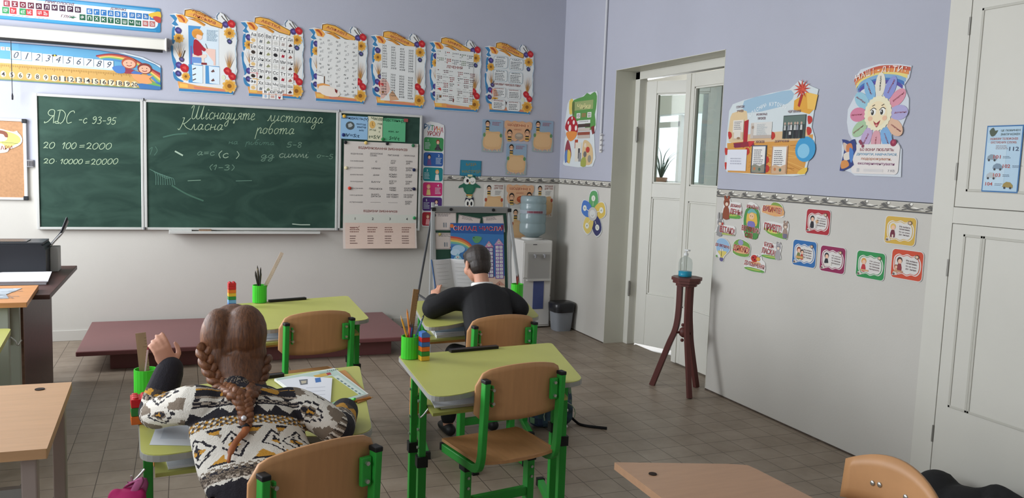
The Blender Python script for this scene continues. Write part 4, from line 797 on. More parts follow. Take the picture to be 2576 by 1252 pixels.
for i, ch in enumerate('КЛАСНИЙ КУТОЧОК'):
    t = (i-7)/7; pr.txt(ch, 48+t*20, 18+8*t*t-3*t, 2.3, 4.6, 'e9eef0', 3, -t*.35+.1, .02) if ch != ' ' else 0
# gift box with bow, ribbon, balloon
pr.poly([(76, 16), (88, 8), (99, 12), (97, 26), (92, 32), (76, 26)], 'd99f3c', 3); pr.poly([(88, 8), (99, 12), (97, 28), (90, 26)], 'e6b95a', 4)
for a in range(12): t = a*PI/6; pr.poly([(83+1.5*math.cos(t+1.5), 4-1.6*math.sin(t+1.5)), (83+9*math.cos(t), 4-11*math.sin(t)), (83-1.5*math.cos(t+1.5), 4+1.6*math.sin(t+1.5))], ['b03428', 'd0543e'][a % 2], 5)
pr.poly([(82, 10), (85, 10), (82, 24), (80, 22)], 'a82f28', 5)
pr.poly([(22, 36), (27, 34), (27, 66), (22, 68)], 'a8232e', 3); pr.poly([(10, 62), (34, 60), (36, 66), (12, 68)], '8e2a38', 4); pr.poly([(28, 60), (36, 60), (30, 68)], 'c2343a', 5); pr.rect(11, 63, 19, 67, '7a2a48', 5)
for u, v in ((5, 52), (2, 72), (3, 90), (93, 38), (93, 50), (56, 54), (51, 82), (52, 92), (28, 72)): pr.poly([(u-2.5, v-4), (u+1.5, v-3), (u+2.4, v+2), (u-1, v+5)], 'b8342c', 4, 2)
pr.el(90.5, 70, 10, 14, '3f96c6', 4); pr.el(89, 72, 6, 8, '84bfdc', 5); pr.poly([(88, 92), (94, 90), (92, 97), (84, 97)], 'e0b84a', 4, 2)
for t, u, v, w in (('СПИСОК', 16, 18, 10), ('УЧНІВ', 16, 23, 8), ('РОЗКЛАД', 42, 29, 12), ('УРОКІВ', 42, 33.5, 9), ('ЧЕРГУВАННЯ', 77, 28, 13), ('ДОРУЧЕННЯ', 66, 61, 15), ('УРОКІВ', 42, 61, 10)): pr.txt(t, u, v, w, 3, '7a5a62', 6, 0, .015)
tag(pr.obj('class_corner_board'), 'autumn coloured class corner board with gift bow, balloon and pockets on the wall', 'notice board')
def slot(u0, v0, u1, v1, col, label, kind='sheet'):
    p2 = rightpr(*CQ, off=.0095); w_, h_ = p2.w, p2.h
    s = Pr(p2.M @ Matrix.Translation((u0/100*w_, -v0/100*h_, 0)), (u1-u0)/100*w_, (v1-v0)/100*h_); s.slab([(0, 0), (100, 0), (100, 100), (0, 100)], col, .0008)
    if kind == 'photo':
        s.poly([(0, 2), (98, 0), (100, 96), (0, 100)], '3f4a48', 1); s.poly([(2, 4), (98, 2), (98, 40), (2, 48)], '5d7068', 2)
        for i in range(6): u = 10+i*14+(i % 2)*3; s.poly([(u-5, 96), (u-6, 52), (u-4, 40), (u+5, 40), (u+7, 54), (u+5, 96)], ['26282c', '35353a', '1f2226'][i % 3], 3, 2); s.poly([(u-5, 64), (u-4, 42), (u+4, 42), (u+5, 64)], ['b9bcb8', '8a9096', 'c6c6c2'][i % 3], 4); s.el(u, 35, 4.2, 6, 'b9a091', 5)
        s.rect(30, 70, 40, 84, 'c4c2be', 6)
    elif kind == 'list': s.rect(0, 62, 100, 100, 'cdb79c', 1); s.lines(12, 8, 76, 5, 9, '8a8a90', 2, 3); s.rect(16, 56, 78, 92, 'd8d2c8', 2); s.el(60, 92, 16, 6, '9a7a5a', 3)
    elif kind == 'plain': s.lines(18, 40, 60, 3, 12, 'a9abb8', 1, 8)
    elif kind == 'table': 
        s.lines(30, 12, 50, 12, 6, '9aa6ac', 1, 5); s.rect(0, 80, 100, 100, 'b7aaa0', 1); s.rect(0, 4, 14, 98, 'c3b8ae', 1); s.el(10, 30, 6, 10, 'a08a7a', 2)
    else: 
        s.rect(4, 4, 96, 96, 'e2e0dc', 1); s.lines(16, 16, 66, 8, 7, '6a6a70', 2, int(u0)); s.poly([(6, 74), (30, 68), (60, 74), (94, 66), (94, 96), (6, 96)], '8b8a7a' if u0 < 50 else 'c9a888', 2, 2); s.el(26, 84, 8, 6, 'c07a4a', 3); s.el(60, 86, 8, 6, '4f6a5a', 3)
        for q in (0, 92): s.rect(q, 2, q+6, 98, '3f4652' if u0 < 50 else 'b78a6a', 3)
    return tag(s.obj('slotted_photo' if kind == 'photo' else 'slotted_sheet'), label, 'photo' if kind == 'photo' else 'paper', 'things slotted into the class corner board')
slot(8, 34, 21, 58, 'dcd6cc', 'narrow list sheet in the upper left pocket of the class corner board', 'list')
slot(30, 38, 54, 57, 'd3d1cc', 'greyish timetable sheet in the upper middle pocket of the class corner board', 'table')
slot(66, 32, 89, 58, '454f4c', 'dark group photo in the upper right of the class corner board', 'photo')
slot(3, 70, 27, 96, 'd9dbe4', 'blank white sheet in the lower left pocket of the class corner board', 'plain')
slot(33, 65, 50, 98, '566070', 'dark framed text sheet in the lower middle pocket of the class corner board', 'text')
slot(56, 66, 73, 98, 'cfae8a', 'peach framed text sheet in the lower right pocket of the class corner board', 'text')
# ---- smiling flower board
pr = rightpr((2122, 162), (2292, 168), (2122, 440), (2278, 446), off=.006)
pr.slab([(12, 10), (22, 2), (50, -1), (80, 1), (98, 4), (96, 14), (90, 20), (92, 24), (98, 32), (99, 42), (94, 52), (90, 60), (78, 62), (78, 68), (88, 70), (94, 76), (96, 100), (26, 100), (18, 97), (0, 94), (2, 84), (0, 66), (18, 68), (10, 60), (6, 50), (6, 38), (14, 28), (22, 20)], 'cdd3da', .005)
rb = ['c0563e', 'd98a4e', 'e0cf7e', '7fa6c8', '3f6fb0', '52479a']
for k, c in enumerate(rb):
    o = k*3; out = [(q.x, q.y) for q in cat([(13+o*.6, 10+o, 0), (26, 4.5+o*.9, 0), (50, .8+o*.85, 0), (76, 2+o*.9, 0), (97-o*.6, 5+o, 0)], 5)]
    pr.poly(out+[(u, v+3.3) for u, v in reversed(out)], c, 1+(k % 2))
for i, ch in enumerate('НАШІ-ДІТИ:'): t = (i-4.5)/4.5; pr.txt(ch, 55+t*36, 4.6+3*t*t-t*.9, 6.8 if ch not in '-:І' else {'-': 3.4, ':': 1.6, 'І': 1.6}[ch], 5.4 if ch not in '-:' else {'-': .9, ':': 4}[ch], 'efe4da', 10, -t*.3, .02)
PCOL = ['dfd9c8', '8791cc', 'd58fa0', 'a9a3cc', 'd9b196', '7aa8d4', 'd29aa4', 'b7a2c6', 'a2c09a', 'cf7f9a', '92bfd0', '7fb0d4']
PTX = ['швидкі', 'кмітливі', 'розумні', 'дотепні', 'спортивні', 'старанні', 'творчі', 'веселі', 'розумні', 'дружні', 'добрі', 'активні']
asp = pr.w/pr.h
for k in range(12):
    a = PI/2-k*PI/6; cu, cv = 55+31*math.cos(a), 43.5-25.5*math.sin(a)
    pr.el(cu, cv, 11+(k % 2), 7.4, PCOL[k], 5+(k % 2), 0) if 0 else pr.poly([(cu+(13*math.cos(a)*math.cos(q)-7.6*math.sin(a)*math.sin(q)), cv-asp*(13*math.sin(a)*math.cos(q)+7.6*math.cos(a)*math.sin(q))*1.15) for q in [j*PI/9 for j in range(18)]], PCOL[k], 5+(k % 2))
    r = a if math.cos(a) > -.01 else a+PI
    pr.txt(PTX[k], cu+2*math.cos(a), cv-1.6*math.sin(a), 17, 2.0, '8e3a4a' if k else '3a3a40', 8, r, .015)
pts = []
for j in range(48): t = j*PI/24; rr_ = 1+(.04 if j % 2 else -.03); pts.append((55+20.5*rr_*math.cos(t), 43.3-15.6*rr_*math.sin(t)))
pr.poly(pts, 'e6dfc0', 9); pr.el(54, 43.8, 15, 11.5, 'ead9b4', 10)
for u, g_ in ((48, 1), (62, 1)): pr.el(u, 41.8, 4.2, 3.4, 'ecebe4', 11); pr.el(u-1, 42.4, 2.2, 2.4, '33302c', 12); pr.el(u-1.6, 41.6, .7, .8, 'e8e8e8', 13); pr.line([(u-4.6, 40.6), (u, 38.2), (u+4.6, 39.8)], .004, '3a302a', 12, 3); pr.line([(u-2, 36.6), (u+2, 35.4)], .004, '4a3c30', 12)
for u in (44, 66): pr.el(u, 47.8, 3.6, 2.2, 'e3b89a', 11)
pr.poly([(49, 49.8), (54, 52.3), (60, 49.4), (57, 54.4), (54, 55.8)], '9a3038', 11, 2); pr.el(54.5, 54, 2, 1, 'd88a84', 12)
pr.poly(pr.rr(20, 71, 92, 98, 5), 'ded8d4', 9); 
for i, (t, c, w) in enumerate((('БО ВОНИ ЛЮБЛЯТЬ:', '8a3040', 52), ('ДРУЖИТИ, НАВЧАТИСЯ,', '4a90b4', 62), ('подорожувати,', 'b0704a', 46), ('експериментувати', '7d3a6a', 56))): pr.txt(t, 58, 76+i*4.4, w, 2.6, c, 11, -.01, .02)
pr.rect(29, 93, 33, 96.4, 'c0c0c2', 11); pr.rect(40, 93.6, 70, 96, 'd0cccb', 11); pr.txt('7 КВ', 82, 94.8, 10, 2.2, '8a8a90', 11)
pr.el(82, 70, 4.6, 3.2, '8e2a48', 12); pr.el(82, 69.4, 2, 1.4, 'b54a60', 13)
for u, v in ((31, 68.4), (36, 72.6), (33, 70)): pr.el(u, v, 2.2, 1.6, '8a3a52', 12)
pr.poly([(1, 66), (14, 68), (22, 66), (26, 76), (20, 84), (24, 90), (14, 94), (1, 96), (4, 84), (6, 76)], '2f3c78', 11, 2)
for p_, c in (([(4, 69), (12, 72), (10, 78), (5, 74)], 'cdb9a8'), ([(9, 72), (17, 70), (20, 76), (12, 80)], 'c77a4a'), ([(6, 80), (16, 78), (18, 84), (8, 86)], 'd8cfc4'), ([(3, 87), (12, 86), (16, 91), (4, 94)], 'cf8a4a'), ([(15, 74), (22, 78), (20, 88), (16, 84)], '4f7fc0')): pr.poly(p_, c, 12, 3)
tag(pr.obj('flower_board'), 'smiling daisy board with pastel petals and rainbow heading at the right of the wall', 'notice board')
# ---- nine polite word stickers
def sticker(px, name, label, words, draw, out, sh=.94):
    x0, y0, x1, y1 = px; pr = rightpr(*bb(x0, y0, x1, y1), off=.004)
    pr.slab(out, 'd8d6d2', .0015, 2); draw(pr)
    for t, u, v, w, h in words: pr.txt(t, u, v, w, h, 'ded8d2', 7, -.06, .06); pr.txt(t, u, v, w*.96, h*.96, 'a3262f', 8, -.06, .03)
    return tag(pr.obj(name), label, 'wall sticker', 'polite word stickers')
def hill(pr, v, c='5f9a48', u0=4, u1=96): pr.poly([(u0, v), (30, v-6), (70, v-4), (u1, v+2), (u1-8, 96), (40, 98), (u0+4, 92)], c, 1, 3); pr.poly([(u0+8, v+2), (40, v-2), (80, v), (70, v+6), (30, v+6)], 'a9b45c', 2, 3)
def animal(pr, u, v, s, c, l=3, ears=1):
    k = pr.w/pr.h; pr.poly([(u-s*.9, v+s*k*3), (u-s*.8, v+s*k*1.2), (u, v+s*k*.6), (u+s*.8, v+s*k*1.2), (u+s, v+s*k*3)], c, l, 2)
    for e in (-1, 1): pr.el(u+e*s*.55, v-s*k*(.9 if ears == 1 else 1.4), s*.32, s*k*(.4 if ears == 1 else .9), c, l)
    pr.el(u, v, s*.9, s*k*.85, c, l+1); pr.el(u+.1*s, v+s*k*.3, s*.45, s*k*.35, 'd8c4b0', l+2); pr.el(u-.2*s, v-s*k*.15, s*.1, s*k*.12, '2a2422', l+3, 0, 8); pr.el(u+.4*s, v-s*k*.15, s*.1, s*k*.12, '2a2422', l+3, 0, 8)
blob_ = [(4, 20), (30, 2), (60, 6), (92, 10), (99, 50), (96, 92), (50, 99), (6, 94), (0, 60)]
sticker((1814, 499, 1867, 550), 'polite_word_sticker', 'bear sticker with two red words, top left of the polite word stickers', [('ДОБРИЙ', 70, 34, 50, 22), ('ДЕНЬ!', 72, 66, 56, 32)], lambda p: (hill(p, 80), animal(p, 26, 22, 16, '8a4a34')), [(12, 10), (24, 0), (42, 2), (48, 18), (92, 18), (98, 70), (97, 92), (60, 99), (4, 88), (10, 50)])
sticker((1866, 508, 1914, 602), 'polite_word_sticker', 'tall sticker with a long-haired fairy between the smaller polite word stickers', [('КРАЇНА', 56, 12, 66, 12), ('ВВІЧЛИВИХ', 50, 73, 96, 15), ('СЛІВ', 44, 90, 44, 15)], lambda p: (p.poly([(20, 20), (50, 14), (84, 20), (94, 50), (88, 94), (50, 98), (20, 92), (10, 50)], '4f8a4a', 1, 3), p.poly([(28, 30), (54, 22), (76, 32), (80, 62), (30, 64)], 'd8b050', 2, 3), p.el(52, 38, 14, 9, 'e0b890', 4), p.poly([(30, 26), (54, 16), (78, 28), (74, 30), (52, 27), (34, 32)], '6aa6a4', 5, 2), p.poly([(36, 52), (66, 52), (72, 66), (34, 66)], '7a72b0', 4, 2), p.el(47, 37, 1.6, 1.4, '2a2422', 6, 0, 8), p.el(57, 38, 1.6, 1.4, '2a2422', 6, 0, 8)), [(20, 14), (36, 0), (62, 2), (88, 14), (92, 40), (99, 66), (92, 84), (76, 98), (30, 98), (10, 86), (0, 70), (14, 46)])
sticker((1916, 508, 1974, 545), 'polite_word_sticker', 'orange bush sticker with one red word, top right of the polite word stickers', [('ВИБАЧТЕ!', 48, 52, 84, 40)], lambda p: (p.poly([(40, 26), (50, 2), (70, 4), (86, 20), (92, 44), (60, 40)], '7f9a48', 1, 2), p.poly([(4, 40), (20, 24), (60, 22), (92, 34), (98, 84), (60, 96), (20, 82), (2, 74)], 'd5a06c', 2, 2)), [(2, 36), (20, 22), (42, 20), (52, 0), (76, 2), (92, 26), (99, 90), (76, 98), (40, 88), (0, 78)])
sticker((1799, 551, 1852, 592), 'polite_word_sticker', 'grey rabbit sticker with one red word, at the left end of the polite word stickers', [('ВІТАЮ!', 60, 66, 72, 42)], lambda p: (hill(p, 88, '8f9a7a'), animal(p, 22, 24, 13, '8e8c8c', 3, 2), p.rect(32, 22, 40, 40, 'b0453a', 7)), [(6, 10), (18, 0), (36, 8), (44, 36), (90, 36), (98, 60), (94, 94), (50, 99), (4, 94), (0, 80), (12, 50)])
sticker((1920, 555, 1985, 600), 'polite_word_sticker', 'hedgehog on a green slope sticker with one red word, right of the tall fairy sticker', [('ПРИВІТ!', 38, 42, 70, 46)], lambda p: (p.poly([(2, 46), (40, 54), (76, 66), (94, 96), (60, 92), (20, 76)], '6fa043', 1, 2), p.poly([(4, 48), (40, 58), (60, 70), (30, 72)], 'c9c462', 2, 2), animal(p, 86, 22, 10, '9b8578'), p.rect(80, 66, 94, 92, '6d6a80', 5)), [(2, 14), (40, 6), (72, 12), (84, 0), (98, 10), (97, 70), (92, 99), (60, 94), (20, 78), (0, 46)])
sticker((1798, 599, 1837, 658), 'polite_word_sticker', 'blue hot air balloon sticker with red words, lower left of the polite word stickers', [('ДО ЗУСТРІЧІ!', 50, 33, 96, 15)], lambda p: (p.poly([(8, 30), (14, 10), (40, 0), (70, 4), (92, 22), (96, 44), (78, 62), (56, 72), (36, 70), (14, 56)], '8fb0cc', 1, 3), p.poly([(20, 56), (80, 54), (60, 76), (56, 84), (40, 84), (38, 74)], 'd0bf6a', 2, 2), p.poly([(36, 84), (60, 84), (56, 98), (40, 98)], '5f5a86', 3, 2), p.el(46, 50, 9, 6, 'd8d4d0', 3), p.line([(46, 44), (46, 78)], .004, '2e3a34', 4), p.el(16, 80, 6, 5, '6a9a58', 3)), [(4, 34), (14, 8), (40, -2), (72, 2), (96, 22), (99, 46), (80, 64), (64, 80), (60, 99), (38, 99), (30, 82), (10, 84), (12, 58)])
sticker((1841, 601, 1889, 646), 'polite_word_sticker', 'green bush sticker with one red word, right of the balloon sticker', [('ДЯКУЮ!', 52, 58, 90, 42)], lambda p: (p.poly([(6, 40), (20, 12), (44, 2), (70, 10), (92, 24), (97, 60), (90, 90), (50, 98), (8, 84)], '6f9a48', 1, 2), p.el(46, 20, 14, 16, '8f90b4', 2), p.poly([(10, 44), (60, 34), (92, 44), (88, 76), (20, 78)], 'd8a878', 3, 3)), [(2, 46), (16, 12), (44, 0), (74, 6), (96, 26), (99, 62), (92, 92), (50, 100), (6, 88)])
sticker((1915, 608, 1967, 652), 'polite_word_sticker', 'grey mouse sticker with two red words, lower right of the polite word stickers', [('БУДЬ', 38, 22, 48, 32), ('ЛАСКА!', 38, 58, 70, 36)], lambda p: (hill(p, 84), animal(p, 82, 24, 13, '9f9c9e')), [(14, 6), (50, 2), (66, 10), (86, 0), (98, 14), (94, 60), (99, 92), (60, 100), (4, 86), (6, 50)])
sticker((1872, 638, 1926, 684), 'polite_word_sticker', 'ladybird sticker with red words, lowest of the polite word stickers', [('ДО ПОБАЧЕННЯ!', 50, 62, 98, 30)], lambda p: (hill(p, 84), p.el(48, 26, 16, 20, 'b4302c', 4), p.el(42, 22, 3, 4, '2a2020', 5, 0, 8), p.el(50, 32, 3, 4, '2a2020', 5, 0, 8), p.el(66, 26, 9, 11, 'd8a04a', 5), p.line([(66, 16), (60, 4)], .003, '2a2020', 5), p.line([(70, 16), (76, 6)], .003, '2a2020', 5), p.poly([(36, 44), (72, 42), (76, 56), (34, 56)], 'd8a878', 3, 2)), [(4, 50), (30, 36), (34, 12), (54, 0), (78, 4), (84, 26), (98, 40), (99, 92), (60, 100), (6, 88), (0, 66)])
# ---- six rule cards
def rule(px, c, label, hair, top, ls, seed):
    x0, y0, x1, y1 = px; pr = rightpr(*bb(x0, y0, x1, y1), off=.004)
    pr.slab(pr.rr(0, 0, 100, 100, 11), 'd6d3d0', .002); pr.poly(pr.rr(2, 2, 98, 98, 10), c, 1)
    sc_ = [(8, 40), (12, 24), (24, 16), (36, 20), (50, 14), (64, 20), (78, 16), (90, 30), (94, 50), (91, 72), (80, 84), (66, 82), (52, 88), (38, 82), (22, 86), (10, 70)]
    pr.poly(sc_, 'd9d5d0', 2, 3); pr.poly([(50+(u-50)*.93, 51+(v-51)*.92) for u, v in sc_], c, 3, 3); pr.poly([(50+(u-50)*.88, 51+(v-51)*.86) for u, v in sc_], 'd3d0cb', 4, 3)
    person_icon(pr, 28, 38, 8.5, 5, hair, top); ls(pr)
    L = ['Ми завжди', 'вчимося,', 'коли хочемо', 'навчатися']
    for i, t in enumerate((['На уроці', 'не сумуємо', 'та завжди', 'працюємо'], ['Ми любимо', 'запитання,', 'бо це шлях', 'до знань'])[seed % 2]): pr.txt(t, 65, 36+i*9.5, 34, 6, '6d5a5c', 6, -.05, .03)
    pr.poly([(80+7*(1+.25*(-1)**j)*math.cos(j*PI/8), 20+7*(1+.25*(-1)**j)*math.sin(j*PI/8)) for j in range(16)], '5a4c44', 6); pr.el(80, 20, 4.4, 4.4, 'd8b89a', 7)
    pr.poly([(6, 92), (10, 78), (20, 80), (24, 88), (16, 90)], 'cfc6bd', 6); pr.el(12, 86, 4, 4, '6a5c58', 7)
    return tag(pr.obj('rule_card'), label, 'wall sticker', 'class rule cards')
no = lambda p: None
rule((2027, 526, 2089, 590), 'a62a34', 'red bordered rule card, highest under the border', '2c2628', '2c2a30', lambda p: (p.poly([(40, 46), (50, 40), (54, 50), (46, 60)], 'c9a27a', 5), p.rect(42, 60, 50, 76, 'b9b2ac', 5)), 0)
rule((1993, 604, 2054, 671), '2f68a4', 'blue bordered rule card, leftmost in the lower row', '8a4436', '6f7a4a', lambda p: (person_icon(p, 42, 44, 7, 5, '38302e', 'b0483a'), p.rect(18, 62, 48, 70, 'c99c62', 9)), 1)
rule((2062, 619, 2127, 686), '8a2350', 'purple bordered rule card between the blue and green ones', '34303a', '2a2c34', lambda p: p.poly([(20, 68), (48, 64), (50, 74), (24, 76)], 'd8d2c8', 9), 0)
rule((2225, 544, 2305, 616), 'caa545', 'yellow bordered rule card at the right end above the orange one', 'd8b45a', '6a2336', lambda p: p.rect(26, 66, 31, 80, 'd8c8b8', 6), 1)
rule((2153, 632, 2227, 702), '2c8a4c', 'green bordered rule card in the lower row', 'd49a48', 'b5343a', lambda p: p.rect(18, 68, 46, 74, 'c9a27a', 9), 0)
rule((2241, 628, 2323, 704), 'c4482c', 'orange bordered rule card, rightmost in the lower row', '4a302a', '8a3438', lambda p: (person_icon(p, 18, 60, 5, 5, '8a5a3a', 'c8a27a'), p.rect(12, 72, 40, 78, 'b98a6a', 9)), 1)
# ---- emergency numbers poster on the cupboard
y0, y1, z1, z0 = rightquad((2480, 318), (2572, 312), (2474, 484), (2566, 484), -.02)
pr = Pr(MR(y0, z1, -.0225), y0-y1, z1-z0)
pr.slab([(0, 0), (100, 0), (100, 100), (0, 100)], '3f74a8', .001); pr.rect(3, 2, 97, 98, 'b3cfe2', 1); pr.rect(6, 26, 60, 90, 'bfd7e6', 2)
pr.txt('ЦЕ ПОВИНЕН', 66, 8, 52, 3.4, '4a5a52', 3, 0, .02); pr.txt('ЗНАТИ КОЖЕН', 66, 13.4, 52, 3.4, '4a5a52', 3, 0, .02); pr.poly([(8, 8), (18, 3), (24, 8), (32, 7), (24, 15), (14, 16)], '4f5a4a', 3, 2)
pr.txt('НОМЕРИ ТЕЛЕФОНІВ', 50, 20, 76, 3.6, 'b5685a', 3, 0, .02); pr.txt('ЕКСТРЕНИХ СЛУЖБ', 50, 25.4, 70, 3.4, 'b5685a', 3, 0, .02); pr.lines(30, 30, 40, 3, 2.2, '8a7a80', 3, 2); pr.txt('112', 80, 35, 26, 6, '3d4a66', 3, 0, .04)
for i, t in enumerate(['101', '102', '103', '104']):
    v = 47+i*13.6; a = 1 if i in (0, 1) else 0
    u = (36, 64, 40, 20)[i]; pr.txt(t, u, v, 20, 5.4, 'b8504a', 4, 0, .04); pr.lines(u+16, v-1, 24, 2, 2, '5c6c80', 3, i)
    c = (22, 40, 24, 72)[i]; cc = ('8a9aa6', '7d93a6', 'b4bcc0', 'a08a4a')[i]
    pr.poly([(c-14, v+4), (c-12, v-1), (c-4, v-4), (c+6, v-3.4), (c+14, v+1), (c+14, v+5)], cc, 3); pr.el(c-8, v+5, 3, 1.8, '3a3c40', 4); pr.el(c+8, v+5, 3, 1.8, '3a3c40', 4)
tag(pr.obj('emergency_poster'), 'light blue emergency telephone numbers poster stuck on the white cupboard door', 'poster')
# ================================================================ furniture
LIME = mat('b4b562', .42, noise=.03, nscale=5); EDGE = mat('9c9c97', .5); GRN = mat('2f9c3c', .38, spec=.4); BLK = mat('1b1c1e', .5)
def wood(c, st=(3, 30, 30), n=.16): return mat(c, .42, noise=n, nscale=2.2, stretch=st)
ORW = wood('c98a4a'); PLY = wood('c08f62', (26, 3, 3), .06); STEEL = mat('c9c9c6', .3, .9)
ZD = .68
def outline(BL, BR, FR, FL, belly=.06, rb=.035, rf=.07):
    """school desk top: round back corners, two round horns at the front with a hollow between"""
    BL, BR, FR, FL = [V((p[0], p[1], 0)) for p in (BL, BR, FR, FL)]
    def corner(a, c, b, r, n=6):
        u = (a-c).normalized(); w = (b-c).normalized(); p0 = c+u*r; p1 = c+w*r
        return [((1-t)**2*p0+2*t*(1-t)*c+t*t*p1) for t in [i/n for i in range(n+1)]]
    pts = corner(FL, BL, BR, rb)+corner(BL, BR, FR, rb)
    fw = FR-FL; out = V((fw.y, -fw.x, 0)).normalized()   # towards the pupil
    if belly: 
        pts += corner(BR, FR, FL-0*out, rf)
        for t in [i/14 for i in range(1, 14)]:
            s = .5-.5*math.cos(2*PI*t); p = FR+(FL-FR)*(.13+.74*t); pts.append(p-out*belly*s**.8)
        pts += corner(FR, FL, BL, rf)
    else: pts += corner(BR, FR, FL, rb)+corner(FR, FL, BL, rb)
    return [(p.x, p.y) for p in pts]
def grow(pts, d):
    c = V((sum(p[0] for p in pts)/len(pts), sum(p[1] for p in pts)/len(pts))); out = []
    for p in pts: v = V(p)-c; out.append(tuple(c+v*(1+d/v.length)))
    return out
def school_desk(label, BL, BR, FR, FL):
    BL, BR, FR, FL = [V((p.x, p.y, 0)) for p in (BL, BR, FR, FL)]
    Q = lambda u, v: (BL*(1-u)+BR*u)*(1-v)+(FL*(1-u)+FR*u)*v
    c = Q(.5, .5); t = thing('school_desk', label, 'desk', (c.x, c.y, 0), 0, 'green pupil desks')
    o = outline(BL, BR, FR, FL)
    g = G(); g.prism(grow(o, -.003), ZD-.018, ZD, LIME); g.obj('tabletop', t, bev=.002)
    g = G(); g.prism(o, ZD-.02, ZD-.0025, EDGE, smooth=False); g.obj('edge_band', t)
    g = G(); g.prism([tuple(Q(*q)[:2]) for q in ((.06, .12), (.94, .12), (.94, .8), (.06, .8))], ZD-.112, ZD-.1, LIME); g.obj('shelf', t, bev=.002)
    g = G(); a, b = Q(.06, .13), Q(.94, .13); w = (b-a).normalized(); n = V((-w.y, w.x, 0))*.008
    g.prism([tuple((a+n)[:2]), tuple((b+n)[:2]), tuple((b-n)[:2]), tuple((a-n)[:2])], ZD-.24, ZD-.021, ORW); g.obj('modesty_panel', t)
    ax = (FL-BL).normalized()
    for u in (.035, .955):
        for v in (.38, .64):
            p = Q(u, v); g = G(); g.bar([p+V((0, 0, .32)), p+V((0, 0, ZD-.02))], .026, .026, GRN, side=ax); g.bar([p+V((0, 0, .03)), p+V((0, 0, .36))], .032, .032, GRN, side=ax); lg = g.obj('leg', t, bev=.003)
            g = G(); g.bar([p+V((0, 0, .345)), p+V((0, 0, .385))], .042, .042, BLK, side=ax); g.obj('collar', lg, bev=.003)
            sd = -1 if u < .5 else 1
            for z in (.42, .49, .6):
                g = G(); q = p+V((sd*.012, 0, z)); g.cyl(q, q+V((sd*.008, 0, 0)), .006, STEEL, n=8); g.obj('bolt', lg)
        p, q = Q(u, .02), Q(u, .98); g = G(); g.bar([p+V((0, 0, .016)), q+V((0, 0, .016))], .034, .03, GRN, side=(0, 0, 1)); ft = g.obj('foot_bar', t, bev=.003)
        for e in (p, q): g = G(); d = ax*.012; g.bar([e-d+V((0, 0, .017)), e+d+V((0, 0, .017))], .04, .036, BLK, side=(0, 0, 1)); g.obj('end_cap', ft, bev=.003)
    p, q = Q(.035, .38), Q(.955, .38); g = G(); g.bar([p+V((0, 0, .56)), q+V((0, 0, .56))], .02, .03, GRN, side=(0, 0, 1)); g.obj('crossbar', t)
    g = G(); p = Q(.02, .85); q = Q(0, .85); g.sweep(cat([p+V((0, 0, ZD-.07)), q+V((-.004, 0, ZD-.09)), q+V((-.018, 0, ZD-.1)), q+V((-.022, 0, ZD-.085))], 4), .003, STEEL, 6); g.obj('bag_hook', t)
    a, b = Q(.31, .035), Q(.62, .03); w = (b-a).normalized(); n = V((-w.y, w.x, 0))
    g = G(); g.prism([tuple((a+n*.016)[:2]), tuple((b+n*.016)[:2]), tuple((b-n*.016)[:2]), tuple((a-n*.016)[:2])], ZD-.004, ZD+.012, mat('1a1517', .35)); g.obj('pen_tray', t, bev=.006)
    return t, Q
z_ = lambda x, y: onZ(x, y, ZD)
deskF, QF = school_desk('empty green topped desk in front of the chalkboard with a rainbow brick tower', z_(575, 765), z_(875, 743), z_(933, 803), z_(655, 831))
deskR, QR = school_desk('empty green topped desk nearest the camera on the right, with a backpack beneath', z_(1000, 893), z_(1388, 861), z_(1472, 957), z_(1085, 1000))
deskG, QG = school_desk('green topped desk where the girl in the patterned sweater sits', z_(345, 985), z_(905, 918), z_(940, 1088), z_(352, 1150))
bl, fl, fr = z_(1035, 757), z_(1072, 824), z_(1360, 797)
deskB, QB = school_desk('green topped desk where the boy in black sits reading', bl, bl+V((.72, .04, 0)), fr, fl)
